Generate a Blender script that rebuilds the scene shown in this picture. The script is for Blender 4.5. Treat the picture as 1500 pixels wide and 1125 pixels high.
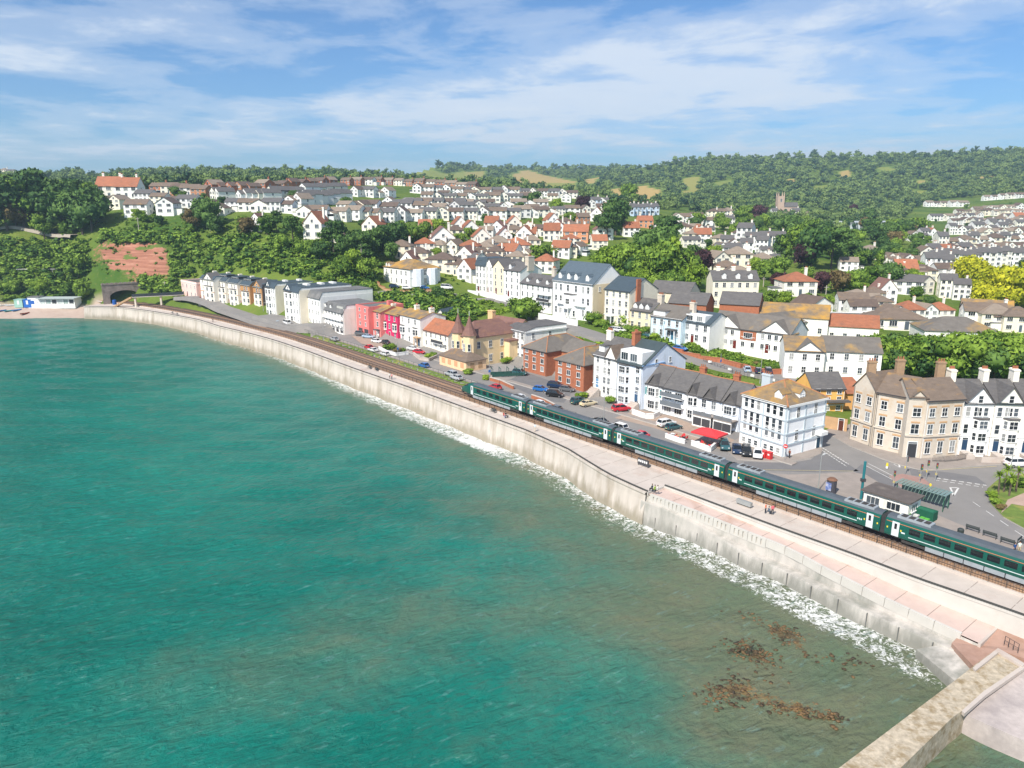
import bpy, bmesh, math, random
import numpy as np
from mathutils import Vector, Matrix
R = math.radians
rnd = random.Random(7)
for o in list(bpy.data.objects): bpy.data.objects.remove(o)
scene = bpy.context.scene
col = scene.collection

# ------------------------------------------------------------------ camera
FPX, CZ = 1076.0, 52.5
PHI = math.atan((562.5 - 297) / FPX)
cam = bpy.data.cameras.new('camera'); cam.sensor_width = 36; cam.lens = FPX / 1500 * 36
cam.clip_start = 0.5; cam.clip_end = 20000
camo = bpy.data.objects.new('camera', cam); col.objects.link(camo)
camo.location = (0, 0, CZ); camo.rotation_euler = (math.pi / 2 - PHI, 0, 0)
scene.camera = camo
# ------------------------------------------------------------------ light
SUN_AZ = math.atan2(-0.57, -0.82)          # compass: direction (x,y) towards the sun
SUN_EL = R(46)
sx, sy = -0.571 , -0.821
sun = bpy.data.lights.new('sun', 'SUN'); sun.energy = 4.6; sun.angle = R(0.55); sun.color = (1, 0.94, 0.85)
suno = bpy.data.objects.new('sun', sun); col.objects.link(suno)
sd = Vector((sx * math.cos(SUN_EL), sy * math.cos(SUN_EL), math.sin(SUN_EL)))
suno.rotation_euler = sd.to_track_quat('Z', 'Y').to_euler(); suno.location = (-60, -80, 200)
scene.view_settings.view_transform = 'Standard'; scene.view_settings.look = 'None'
scene.view_settings.gamma = 1; scene.view_settings.use_curve_mapping = False
scene.view_settings.exposure = 0.48
w = bpy.data.worlds.new('World'); scene.world = w; w.use_nodes = True
nt = w.node_tree; nt.nodes.clear()
def nd(nt, t, **kw):
    n = nt.nodes.new(t)
    for k, v in kw.items():
        if k.startswith('i_'):
            key = k[2:]; key = int(key) if key.isdigit() else key.replace('_', ' ')
            s = n.inputs[key]
            if hasattr(v, 'node'): nt.links.new(v, s)
            else: s.default_value = v
        else: setattr(n, k, v)
    return n
def mth(nt, op, a, b=None, clamp=False):
    n = nt.nodes.new('ShaderNodeMath'); n.operation = op; n.use_clamp = clamp
    for i, v in enumerate((a, b)):
        if v is None: continue
        if hasattr(v, 'node'): nt.links.new(v, n.inputs[i])
        else: n.inputs[i].default_value = v
    return n.outputs[0]
def mixc(nt, fac, a, b, mode='MIX'):
    n = nt.nodes.new('ShaderNodeMix'); n.data_type = 'RGBA'; n.blend_type = mode
    for i, v in ((0, fac), (6, a), (7, b)):
        if hasattr(v, 'node'): nt.links.new(v, n.inputs[i])
        else: n.inputs[i].default_value = v if i == 0 else (*v[:3], 1)
    return n.outputs[2]
def ramp(nt, fac, stops, interp='LINEAR'):
    n = nt.nodes.new('ShaderNodeValToRGB'); n.color_ramp.interpolation = interp
    e = n.color_ramp.elements
    while len(e) < len(stops): e.new(0.5)
    for i, (p, c) in enumerate(stops):
        e[i].position = p; e[i].color = (*c[:3], 1) if not isinstance(c, (int, float)) else (c, c, c, 1)
    nt.links.new(fac, n.inputs[0]); return n.outputs[0]
sky = nd(nt, 'ShaderNodeTexSky', sky_type='NISHITA', sun_disc=False)
sky.sun_elevation = SUN_EL; sky.sun_rotation = math.atan2(sx, sy)
sky.altitude = 0; sky.air_density = 1.0; sky.dust_density = 0.15; sky.ozone_density = 2.6
tc = nd(nt, 'ShaderNodeTexCoord')
sep = nd(nt, 'ShaderNodeSeparateXYZ', i_0=tc.outputs['Generated'])
zc = mth(nt, 'ADD', mth(nt, 'MAXIMUM', sep.outputs[2], 0.0), 0.07)
comb = nd(nt, 'ShaderNodeCombineXYZ', i_0=mth(nt, 'DIVIDE', sep.outputs[0], zc), i_1=mth(nt, 'DIVIDE', sep.outputs[1], zc), i_2=0.0)
mp = nd(nt, 'ShaderNodeMapping', i_Vector=comb.outputs[0]); mp.inputs['Rotation'].default_value = (0, 0, R(24)); mp.inputs['Scale'].default_value = (0.75, 0.72, 1); mp.inputs['Location'].default_value = (11.27, 49.67, 0)
n1 = nd(nt, 'ShaderNodeTexNoise', i_Vector=mp.outputs[0], i_Scale=0.42, i_Detail=3.0, i_Roughness=0.5)
n2 = nd(nt, 'ShaderNodeTexNoise', i_Vector=mp.outputs[0], i_Scale=2.4, i_Detail=11.0, i_Roughness=0.62, i_Distortion=0.25)
cl = mth(nt, 'ADD', mth(nt, 'MULTIPLY', n1.outputs[0], 0.72), mth(nt, 'MULTIPLY', n2.outputs[0], 0.40))
cm = ramp(nt, cl, [(0.50, 0.0), (0.57, 0.30), (0.66, 0.80), (0.80, 0.93)], 'EASE')
hz = nd(nt, 'ShaderNodeMapRange', i_0=sep.outputs[2], i_1=0.0, i_2=0.05, i_3=0.6, i_4=1.0)
cfac = mth(nt, 'MULTIPLY', cm, hz.outputs[0], True)
skyc = mixc(nt, 1.0, sky.outputs[0], (0.55, 0.80, 1.07), 'MULTIPLY')
b1 = nd(nt, 'ShaderNodeBackground', i_0=skyc, i_1=0.088)
b2 = nd(nt, 'ShaderNodeBackground', i_0=(0.84, 0.90, 0.98, 1), i_1=0.76)
mx = nd(nt, 'ShaderNodeMixShader', i_0=cfac, i_1=b1.outputs[0], i_2=b2.outputs[0])
nd(nt, 'ShaderNodeOutputWorld', i_0=mx.outputs[0])

# ------------------------------------------------------------------ pixel helpers (photo pixels, 1500 x 1125)
CP_, SP_ = math.cos(PHI), math.sin(PHI)
def ray(px, py):
    a = (px - 750) / FPX; b = (562.5 - py) / FPX
    return (a, CP_ + b * SP_, -SP_ + b * CP_)
def W(px, py, z):
    d = ray(px, py); t = (z - CZ) / d[2]
    return Vector((d[0] * t, d[1] * t, z))
def WY(px, py, Y):
    d = ray(px, py); t = Y / d[1]
    return Vector((d[0] * t, Y, CZ + d[2] * t))
def proj(p):
    zc = p[1] * CP_ - (p[2] - CZ) * SP_; yc = p[1] * SP_ + (p[2] - CZ) * CP_
    return 750 + FPX * p[0] / zc, 562.5 - FPX * yc / zc
def height_to(p, py):
    """height above point p whose projection reaches image row py"""
    lo, hi = 0, 120
    for _ in range(40):
        m = (lo + hi) / 2
        if proj((p[0], p[1], p[2] + m))[1] > py: lo = m
        else: hi = m
    return lo

# ------------------------------------------------------------------ materials
MATS = {}
def srgb(h):
    h = h.lstrip('#'); c = [int(h[i:i + 2], 16) / 255 for i in (0, 2, 4)]
    return tuple(x / 12.92 if x <= 0.04045 else ((x + 0.055) / 1.055) ** 2.4 for x in c)
def newmat(name):
    m = bpy.data.materials.new(name); m.use_nodes = True
    nt = m.node_tree; nt.nodes.clear()
    p = nd(nt, 'ShaderNodeBsdfPrincipled'); nd(nt, 'ShaderNodeOutputMaterial', i_0=p.outputs[0])
    MATS[name] = m
    return m, nt, p
def mat(name, c, rough=0.75, var=0.12, scale=0.6, c2=None, f2=0.0, bump=0.0, metal=0.0, objrand=0.0, stretch=None, coord='Object', detail=6.0, s2=None, spec=0.4):
    """procedural paint/stone/etc: base colour broken up by two noises, optional second colour in patches"""
    if name in MATS: return MATS[name]
    m, nt, p = newmat(name)
    t = nd(nt, 'ShaderNodeTexCoord')
    v = nd(nt, 'ShaderNodeNewGeometry').outputs[0] if coord == 'Geo' else t.outputs[coord]
    if stretch:
        v = nd(nt, 'ShaderNodeMapping', i_Vector=v, i_Scale=stretch).outputs[0]
    oi = nd(nt, 'ShaderNodeObjectInfo')
    n = nd(nt, 'ShaderNodeTexNoise', i_Vector=v, i_Scale=scale, i_Detail=detail, i_Roughness=0.6)
    k = nd(nt, 'ShaderNodeMapRange', i_0=n.outputs[0], i_1=0.25, i_2=0.75, i_3=1 - var, i_4=1 + var)
    cc = mixc(nt, 1.0, c, k.outputs[0], 'MULTIPLY')
    if c2 is not None:
        n2 = nd(nt, 'ShaderNodeTexNoise', i_Vector=v, i_Scale=s2 or scale * 0.45, i_Detail=7.0, i_Roughness=0.65)
        f = nd(nt, 'ShaderNodeMapRange', i_0=n2.outputs[0], i_1=0.62 - 0.25 * f2, i_2=0.80 - 0.25 * f2, i_3=0.0, i_4=0.9)
        cc = mixc(nt, f.outputs[0], cc, c2)
    if objrand:
        k2 = nd(nt, 'ShaderNodeMapRange', i_0=oi.outputs['Random'], i_1=0.0, i_2=1.0, i_3=1 - objrand, i_4=1 + objrand)
        cc = mixc(nt, 1.0, cc, k2.outputs[0], 'MULTIPLY')
    nt.links.new(cc, p.inputs['Base Color'])
    p.inputs['Roughness'].default_value = rough; p.inputs['Metallic'].default_value = metal
    p.inputs['Specular IOR Level'].default_value = spec
    if bump:
        b = nd(nt, 'ShaderNodeBump', i_Strength=bump, i_Distance=0.05, i_Height=n.outputs[0])
        nt.links.new(b.outputs[0], p.inputs['Normal'])
    return m
def paint(h, **k):
    c = srgb(h); return mat('paint_' + h.strip('#'), c, **{**dict(rough=0.8, var=0.07, scale=0.8, spec=0.25, c2=(c[0] * .80, c[1] * .77, c[2] * .72), f2=0.18, stretch=(1, 1, 0.3), s2=0.5), **k})

# ------------------------------------------------------------------ mesh builder
class MB:
    def __init__(s): s.v = []; s.f = []; s.m = []; s.smooth = False
    def add(s, vs, fs, m=0):
        o = len(s.v); s.v += [tuple(v) for v in vs]
        s.f += [tuple(i + o for i in f) for f in fs]; s.m += [m] * len(fs); return s
    def box(s, x0, x1, y0, y1, z0, z1, m=0):
        v = [(x0, y0, z0), (x1, y0, z0), (x1, y1, z0), (x0, y1, z0), (x0, y0, z1), (x1, y0, z1), (x1, y1, z1), (x0, y1, z1)]
        return s.add(v, [(0, 3, 2, 1), (4, 5, 6, 7), (0, 1, 5, 4), (1, 2, 6, 5), (2, 3, 7, 6), (3, 0, 4, 7)], m)
    def prism(s, poly, z0, z1, m=0, mtop=None):
        n = len(poly)
        a = sum(poly[i][0] * poly[(i + 1) % n][1] - poly[(i + 1) % n][0] * poly[i][1] for i in range(n))
        if a < 0: poly = poly[::-1]
        zz0 = z0 if hasattr(z0, '__len__') else [z0] * n
        v = [(p[0], p[1], zz0[i]) for i, p in enumerate(poly)] + [(p[0], p[1], z1) for p in poly]
        s.add(v, [tuple(range(n - 1, -1, -1))] + [(i, (i + 1) % n, n + (i + 1) % n, n + i) for i in range(n)], m)
        return s.add([(p[0], p[1], z1) for p in poly], [tuple(range(n))], m if mtop is None else mtop)
    def cyl(s, x, y, z0, z1, r0, r1=None, n=10, m=0, cap=True):
        r1 = r0 if r1 is None else r1
        v = []
        for z, r in ((z0, r0), (z1, r1)):
            v += [(x + r * math.cos(2 * math.pi * i / n), y + r * math.sin(2 * math.pi * i / n), z) for i in range(n)]
        f = [(i, (i + 1) % n, n + (i + 1) % n, n + i) for i in range(n)]
        if cap: f += [tuple(range(n - 1, -1, -1)), tuple(range(n, 2 * n))]
        return s.add(v, f, m)
    def tube(s, a, b, r, r1=None, n=6, m=0):
        a = Vector(a); b = Vector(b); d = (b - a)
        if d.length < 1e-6: return s
        q = d.to_track_quat('Z', 'Y'); r1 = r if r1 is None else r1
        v = []
        for p, rr in ((a, r), (b, r1)):
            v += [p + q @ Vector((rr * math.cos(2 * math.pi * i / n), rr * math.sin(2 * math.pi * i / n), 0)) for i in range(n)]
        f = [(i, (i + 1) % n, n + (i + 1) % n, n + i) for i in range(n)] + [tuple(range(n - 1, -1, -1)), tuple(range(n, 2 * n))]
        return s.add(v, f, m)
    def loft(s, rings, m=0, cap=True, closed=True):
        n = len(rings[0]); v = [p for r in rings for p in r]; f = []
        for k in range(len(rings) - 1):
            for i in range(n if closed else n - 1):
                j = (i + 1) % n
                f.append((k * n + i, k * n + j, (k + 1) * n + j, (k + 1) * n + i))
        if cap: f += [tuple(range(n - 1, -1, -1)), tuple((len(rings) - 1) * n + i for i in range(n))]
        return s.add(v, f, m)
    def sphere(s, c, r, n=8, k=6, m=0, sc=(1, 1, 1)):
        rings = []
        for i in range(k + 1):
            a = -math.pi / 2 + math.pi * i / k
            rr = max(math.cos(a), 0.02) * r
            rings.append([(c[0] + sc[0] * rr * math.cos(2 * math.pi * j / n), c[1] + sc[1] * rr * math.sin(2 * math.pi * j / n), c[2] + sc[2] * r * math.sin(a)) for j in range(n)])
        return s.loft(rings, m)
    def mesh(s, name, mats):
        me = bpy.data.meshes.new(name); me.from_pydata(s.v, [], s.f)
        for m in (mats if isinstance(mats, (list, tuple)) else [mats]): me.materials.append(m)
        me.polygons.foreach_set('material_index', s.m)
        if s.smooth: me.polygons.foreach_set('use_smooth', [True] * len(s.f))
        me.update(); return me
    def build(s, name, mats, parent=None, loc=None, rz=0):
        return place(name, s.mesh(name, mats), parent, loc, rz)
def place(name, me, parent=None, loc=None, rz=0, scale=None):
    o = bpy.data.objects.new(name, me); col.objects.link(o)
    if parent is not None: o.parent = parent
    if loc is not None: o.location = loc
    if rz: o.rotation_euler = (0, 0, rz)
    if scale is not None: o.scale = scale if hasattr(scale, '__len__') else (scale,) * 3
    return o
def tag(o, label=None, cat=None, group=None, kind=None):
    for k, v in (('label', label), ('category', cat), ('group', group), ('kind', kind)):
        if v: o[k] = v
    return o
def thing(name, label, cat, loc, rz=0, group=None):
    o = bpy.data.objects.new(name, None); col.objects.link(o); o.location = loc; o.rotation_euler = (0, 0, rz)
    o.empty_display_size = 0.5
    return tag(o, label, cat, group)
def copy_tree(o, parent=None):
    c = o.copy(); col.objects.link(c); c.parent = parent
    for ch in o.children: copy_tree(ch, c)
    return c
def struct(o): o['kind'] = 'structure'; return o
def stuff(o, label=None, cat=None): o['kind'] = 'stuff'; return tag(o, label, cat)
def npmesh(name, v, f, mats, smooth=False):
    """fast mesh from numpy arrays (all faces the same size)"""
    me = bpy.data.meshes.new(name); v = np.asarray(v, np.float32); f = np.asarray(f, np.int32)
    k = f.shape[1]
    me.vertices.add(len(v)); me.vertices.foreach_set('co', v.ravel())
    me.loops.add(f.size); me.loops.foreach_set('vertex_index', f.ravel())
    me.polygons.add(len(f)); me.polygons.foreach_set('loop_start', np.arange(0, f.size, k, dtype=np.int32))
    me.polygons.foreach_set('loop_total', np.full(len(f), k, np.int32))
    if smooth: me.polygons.foreach_set('use_smooth', np.ones(len(f), bool))
    for m in (mats if isinstance(mats, (list, tuple)) else [mats]): me.materials.append(m)
    me.update(); me.validate(); return me
def fattr(me, name, arr):
    a = me.attributes.new(name, 'FLOAT', 'POINT'); a.data.foreach_set('value', np.asarray(arr, np.float32))
# ------------------------------------------------------------------ track coordinates (t along the line going away, s metres inland of the train's sea side)
TD = (-0.629, 0.777); P4 = (52.2, 95.7)
_tp = [(P4[0] + TD[0] * t, P4[1] + TD[1] * t) for t in (-170, -120, -60, 0, 60, 120, 160, 185)] + [(-82, 260), (-100, 278.5), (-126, 303.5), (-160, 332), (-197, 357), (-240, 384)]
def catmull(pts, step=3.0):
    p = [np.array(q, float) for q in pts]; p = [2 * p[0] - p[1]] + p + [2 * p[-1] - p[-2]]
    out = []
    for i in range(1, len(p) - 2):
        n = max(2, int(np.linalg.norm(p[i + 1] - p[i]) / step))
        for k in range(n):
            u = k / n
            out.append(0.5 * ((2 * p[i]) + (-p[i - 1] + p[i + 1]) * u + (2 * p[i - 1] - 5 * p[i] + 4 * p[i + 1] - p[i + 2]) * u * u + (-p[i - 1] + 3 * p[i] - 3 * p[i + 1] + p[i + 2]) * u ** 3))
    out.append(p[-2]); return np.array(out)
TR = catmull(_tp); TL = np.r_[0, np.cumsum(np.hypot(*np.diff(TR, axis=0).T))] - 170.0
def toff(t, s):
    i = int(np.clip(np.searchsorted(TL, t) - 1, 0, len(TL) - 2)); u = (t - TL[i]) / (TL[i + 1] - TL[i])
    a, b = TR[i], TR[i + 1]; d = b - a; d = d / np.hypot(*d); p = a + (TR[i + 1] - a) * u
    return (p[0] + d[1] * s, p[1] - d[0] * s)
def tang(t):
    a = toff(t - 1, 0); b = toff(t + 1, 0); return math.atan2(b[1] - a[1], b[0] - a[0])
def ts(x, y):
    """vectorised world -> (t, s)"""
    x = np.atleast_1d(np.asarray(x, float)); y = np.atleast_1d(np.asarray(y, float))
    best = np.full(x.shape, 1e18); bt = np.zeros_like(x); bs = np.zeros_like(x)
    for i in range(len(TR) - 1):
        a, b = TR[i], TR[i + 1]; L = np.hypot(*(b - a)); d = (b - a) / L
        rx, ry = x - a[0], y - a[1]; u = np.clip(rx * d[0] + ry * d[1], 0, L)
        dx, dy = rx - d[0] * u, ry - d[1] * u; q = dx * dx + dy * dy; m = q < best
        best[m] = q[m]; bt[m] = TL[i] + u[m]; sg = np.sign(rx * d[1] - ry * d[0]); bs[m] = (np.sqrt(q) * sg)[m]
    return bt, bs
def edge_ts(pxs, z):
    w = [W(px, py, z) for px, py in pxs]; t, s = ts([p.x for p in w], [p.y for p in w])
    o = np.argsort(t); return t[o], s[o]
Z_PROM, Z_RAIL = 5.6, 6.35
_eu = edge_ts([(124, 449), (171, 450), (213, 455), (256, 462), (288, 468), (320, 478), (350, 485), (402, 499), (450, 515), (520, 541), (590, 565), (650, 587), (710, 609), (770, 631), (830, 658), (862, 678), (890, 695), (920, 709), (946, 720.5)], Z_PROM)
_ei = edge_ts([(900, 686), (912, 690), (1000, 722), (1080, 752), (1150, 778), (1243, 811), (1337, 847), (1430, 879), (1499, 903)], Z_PROM)
def sE(t): return float(np.interp(t, *_eu)) if t >= T_SPLIT else float(np.interp(t, *_ei))
def zT(t): return float(np.interp(t, [-60, -17, 10, 43], [2.3, 3.1, 4.5, 5.55]))      # sloping lower terrace
_el = []
for px, py, z in [(946, 721, 5.5), (1016, 747, 5.15), (1080, 774, 4.75), (1160, 808, 4.3), (1198, 830, 4.05), (1300, 882, 3.5), (1394, 926, 3.1)]:
    p = W(px, py, z); _el.append((*[float(a[0]) for a in ts(p.x, p.y)],))
_el.sort(); _elt = [a for a, b in _el]; _els = [b for a, b in _el]
def sL(t): return float(np.interp(t, _elt, _els))
T_SPLIT = max(_elt) - 0.3

# ------------------------------------------------------------------ terrain height field, interpolated in (x/y, log y)
CPS = []
def cp(px, *ys):
    for py, Y in ys:
        p = WY(px, py, Y); CPS.append((p.x / p.y, math.log(p.y), p.z))
cp(-300, (330, 370), (300, 480), (262, 900), (228, 1500)); cp(-80, (400, 378), (335, 395), (300, 480), (262, 900), (235, 1500))
cp(20, (425, 376), (395, 383), (345, 395), (318, 425), (285, 600), (266, 900), (250, 1500))
cp(110, (425, 376), (392, 382), (345, 393), (318, 425), (285, 600), (264, 1000), (249, 1600))
cp(150, (415, 370), (358, 379), (335, 396)); cp(232, (426, 358), (356, 369), (335, 388))
cp(195, (412, 364), (357, 373), (330, 392), (300, 435), (274, 560), (266, 850), (250, 1500))
cp(280, (437, 336), (432, 350), (412, 362), (347, 377), (330, 388), (300, 440), (270, 570))
cp(320, (450, 316)); cp(370, (466, 290)); cp(345, (441, 322)); cp(400, (458, 300)); cp(450, (470, 286))
cp(350, (405, 330), (347, 362), (325, 388), (300, 440), (280, 500), (270, 650), (243, 1500))
cp(450, (412, 302), (352, 345), (330, 378), (300, 450), (282, 530), (270, 680), (240, 1600))
cp(510, (442, 285), (400, 305), (352, 350)); cp(560, (470, 262))
cp(560, (416, 316), (374, 348), (340, 400), (310, 480), (288, 560), (274, 680), (262, 1300), (229, 1800))
cp(605, (424, 300), (442, 284), (458, 266)); cp(640, (478, 250), (442, 278), (400, 325)); cp(670, (436, 288))
cp(650, (370, 365), (330, 440), (300, 540), (283, 640), (268, 900), (258, 1700), (243, 2300))
cp(720, (430, 303), (395, 338), (365, 378), (330, 450), (300, 560), (283, 660), (272, 1000), (266, 1700), (245, 2600))
cp(790, (448, 268), (480, 238)); cp(850, (466, 238), (500, 208), (420, 300), (385, 362), (340, 450), (310, 560), (290, 720), (272, 1200), (262, 2000), (247, 2700))
cp(940, (487, 212), (480, 225), (430, 270), (385, 350), (345, 450), (312, 600), (285, 1080), (272, 1400), (246, 2600))
cp(1000, (505, 202), (450, 252), (400, 330), (360, 425), (330, 560), (305, 800), (283, 1100), (262, 1400), (236, 1700))
cp(1100, (547, 178), (500, 216), (440, 282), (390, 372), (350, 500), (320, 700), (300, 950), (285, 1150), (258, 1450), (232, 1750))
cp(1180, (556, 172), (505, 216)); cp(1250, (532, 192), (575, 172), (480, 238), (430, 312), (380, 430), (340, 610), (312, 900), (285, 1150), (255, 1450), (229, 1750))
cp(1400, (560, 172), (500, 220), (450, 285), (400, 390), (360, 530), (325, 800), (290, 1150), (255, 1450), (225, 1800))
cp(1500, (570, 165), (500, 222), (425, 330), (365, 500), (318, 780), (285, 1050), (255, 1400), (222, 1800))
cp(1800, (560, 170), (450, 285), (340, 650), (285, 1050), (250, 1400), (220, 1800)); cp(2100, (450, 285), (285, 1050), (220, 1800))
for u in np.linspace(-1.3, 1.3, 9): CPS += [(u, math.log(3200), 150), (u, math.log(5200), 60)]
for t in range(-160, 200, 12):
    for s in (3, 9, 15, 21, 27):
        if t > 165 and s > 22: continue
        p = toff(t, s); CPS.append((p[0] / p[1], math.log(p[1]), 6.3)) if p[1] > 25 else None
for t in range(200, 356, 12):
    for s in (2, 5): p = toff(t, s); CPS.append((p[0] / p[1], math.log(p[1]), 6.3))
for t in range(-60, 60, 10):
    for s in (35, 45): p = toff(t, s); CPS.append((p[0] / p[1], math.log(p[1]), 6.3)) if p[1] > 25 and t < 32 else None
_c = np.array([c for c in CPS if c])
_A = _c[:, :2] * np.array([1.0, 0.55])
def _k(a, b): return np.sqrt(((a[:, None, :] - b[None, :, :]) ** 2).sum(-1) + 1e-6)
_n = len(_A); _M = np.zeros((_n + 3, _n + 3)); _M[:_n, :_n] = -_k(_A, _A) - 0.0 * np.eye(_n); _M[:_n, :_n] += 0.006 * np.eye(_n)
_M[:_n, _n] = 1; _M[:_n, _n + 1:] = _A; _M[_n, :_n] = 1; _M[_n + 1:, :_n] = _A.T
_wt = np.linalg.lstsq(_M, np.r_[_c[:, 2], 0, 0, 0], rcond=None)[0]
NU, NV = 340, 380
GU = np.linspace(-1.45, 1.45, NU); GV = np.linspace(math.log(38), math.log(5200), NV)
_uu, _vv = np.meshgrid(GU, GV)
_q = np.stack([_uu.ravel(), _vv.ravel() * 0.55], 1)
GZ = np.concatenate([(-_k(q, _A)) @ _wt[:_n] + _wt[_n] + q @ _wt[_n + 1:] for q in np.array_split(_q, 40)]).reshape(NV, NU)
GY = np.exp(_vv); GX = _uu * GY
_t, _s = ts(GX.ravel(), GY.ravel()); _t = _t.reshape(GX.shape); _s = _s.reshape(GX.shape)
# the beach west of the sea wall, and the drop to the sea along the wall
_bx, _by = toff(318, 0)
BE = np.array([(-198, 343), (-206, 341), (-260, 338), (-330, 346), (-460, 372), (-900, 420)], float)
def beach_d(x, y):
    best = np.full(x.shape, 1e18); out = np.zeros_like(x)
    for a, b in zip(BE[:-1], BE[1:]):
        L = np.hypot(*(b - a)); d = (b - a) / L; u = np.clip((x - a[0]) * d[0] + (y - a[1]) * d[1], 0, L)
        dx, dy = x - a[0] - d[0] * u, y - a[1] - d[1] * u; q = dx * dx + dy * dy; m = q < best
        best[m] = q[m]; sg = np.where((x - a[0]) * d[1] - (y - a[1]) * d[0] > 0, 1, -1); out[m] = (np.sqrt(q) * sg)[m]
    return out
bd = beach_d(GX, GY)
isbeach = (GX < -199.5)
GZ = np.where(isbeach, np.minimum(GZ, np.where(bd < 18, -0.2 + 0.27 * bd, 99)), GZ)
GZ = np.where(~isbeach & (_s < 6.5) & (_t < 356), np.minimum(GZ, 5.2), GZ)
GZ = np.where(~isbeach & (_s < 0.5) & (_t < 356), -5, GZ)
flat = (_s > 6) & (((_s < 33) & (_t < 150)) | ((_s < 23.5) & (_t < 206)) | ((_s < 58) & (_t < 30))); GZ[flat] = 6.3
def ground(x, y):
    u = np.clip((x / y - GU[0]) / (GU[1] - GU[0]), 0, NU - 1.001); v = np.clip((math.log(max(y, 38.1)) - GV[0]) / (GV[1] - GV[0]), 0, NV - 1.001)
    i, j = int(v), int(u); a, b = v - i, u - j
    return float(GZ[i, j] * (1 - a) * (1 - b) + GZ[i + 1, j] * a * (1 - b) + GZ[i, j + 1] * (1 - a) * b + GZ[i + 1, j + 1] * a * b)
_HY = np.exp(np.linspace(math.log(70), math.log(4200), 900))
def ground_v(x, y):
    u = np.clip((x / y - GU[0]) / (GU[1] - GU[0]), 0, NU - 1.001); v = np.clip((np.log(np.maximum(y, 38.1)) - GV[0]) / (GV[1] - GV[0]), 0, NV - 1.001)
    i, j = v.astype(int), u.astype(int); a, b = v - i, u - j
    return GZ[i, j] * (1 - a) * (1 - b) + GZ[i + 1, j] * a * (1 - b) + GZ[i, j + 1] * (1 - a) * b + GZ[i + 1, j + 1] * a * b
def hit(px, py, ymin=70):
    """where the line of sight through a photo pixel first meets the land"""
    d = ray(px, py); u = d[0] / d[1]; Y = _HY[_HY >= ymin]
    df = CZ + d[2] * Y / d[1] - ground_v(u * Y, Y); k = np.flatnonzero(df <= 0)
    if len(k) == 0: return None
    k = k[0]; yy = Y[k]
    if k > 0: yy = Y[k - 1] + (Y[k] - Y[k - 1]) * df[k - 1] / (df[k - 1] - df[k] + 1e-9)
    return Vector((u * yy, yy, ground(u * yy, yy)))
def pip(x, y, poly):
    r = False; n = len(poly)
    for i in range(n):
        a, b = poly[i], poly[i - 1]
        if (a[1] > y) != (b[1] > y) and x < (b[0] - a[0]) * (y - a[1]) / (b[1] - a[1]) + a[0]: r = not r
    return r
# fields (photo outlines of open ground on the hills); value = 0 grass, 1 stubble
FIELDS = [([(0, 247), (35, 243), (85, 244), (80, 252), (30, 254), (0, 258)], 0.35), ([(170, 244), (205, 243), (200, 247)], 0.5),
 ([(572, 249), (610, 243), (640, 250), (668, 262), (640, 262), (600, 255)], 0.25), ([(680, 252), (712, 250), (715, 262), (690, 264)], 0.55),
 ([(745, 258), (770, 248), (800, 257), (845, 266), (838, 274), (790, 272), (752, 268)], 0.8), ([(905, 276), (945, 272), (972, 280), (970, 292), (920, 290), (872, 279)], 1.0), ([(858, 263), (880, 259), (876, 268), (855, 270)], 0.8),
 ([(995, 262), (1023, 258), (1022, 283), (990, 290), (1005, 277)], 0.45), ([(1225, 250), (1250, 249), (1246, 260), (1228, 260)], 0.8), ([(1425, 259), (1456, 257), (1450, 266)], 0.8), ([(1335, 263), (1360, 264), (1352, 272)], 0.6),
 ([(600, 246), (625, 243), (650, 249), (620, 250)], 0.1), ([(1330, 280), (1352, 277), (1362, 284), (1340, 287)], 0.3), ([(510, 232), (525, 231), (525, 237), (508, 237)], 0.4), ([(1155, 262), (1166, 261), (1165, 268), (1154, 268)], 0.8), ([(1040, 268), (1075, 262), (1078, 268), (1045, 275)], 0.2), ([(655, 255), (680, 250), (690, 262), (668, 266)], 0.3), ([(1280, 246), (1310, 243), (1312, 250), (1285, 252)], 0.25), ([(120, 252), (170, 249), (172, 254), (125, 258)], 0.3), ([(800, 268), (850, 268), (846, 277), (805, 276)], 0.35), ([(1190, 272), (1215, 270), (1212, 277), (1192, 278)], 0.2)]
zcx = GY * CP_ - (GZ - CZ) * SP_; GPX = 750 + FPX * GX / zcx; GPY = 562.5 - FPX * (GY * SP_ + (GZ - CZ) * CP_) / zcx
fieldv = np.zeros(GX.shape)
for poly, val in FIELDS:
    x0, x1 = min(p[0] for p in poly), max(p[0] for p in poly); y0, y1 = min(p[1] for p in poly), max(p[1] for p in poly)
    for i, j in np.argwhere((GPX > x0) & (GPX < x1) & (GPY > y0) & (GPY < y1) & (GY > 600)):
        if pip(GPX[i, j], GPY[i, j], poly): fieldv[i, j] = 0.3 + val * 0.7
cliffv = np.zeros(GX.shape)
for poly in [[(130, 355), (190, 352), (246, 358), (248, 420), (190, 408), (150, 392), (133, 378)], [(505, 425), (520, 418), (540, 425), (540, 442), (510, 445)], [(55, 395), (60, 378), (88, 376), (92, 392)]]:
    for i, j in np.argwhere((GPX > 40) & (GPX < 560) & (GPY > 340) & (GPY < 450) & (GY > 240) & (GY < 420)):
        if pip(GPX[i, j], GPY[i, j], poly): cliffv[i, j] = 1
for _k2 in range(3): cliffv = (cliffv + np.roll(cliffv, 1, 0) + np.roll(cliffv, -1, 0) + np.roll(cliffv, 1, 1) + np.roll(cliffv, -1, 1)) / 5
GZ0 = GZ.copy()
urban = ((_s > 8.5) & (((_s < 40) & (_t < 160)) | ((_s < 27) & (_t < 212)))).astype(float)
me_rows = [(i * NU + j, i * NU + j + 1, (i + 1) * NU + j + 1, (i + 1) * NU + j) for i in range(0) for j in range(0)]
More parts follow.
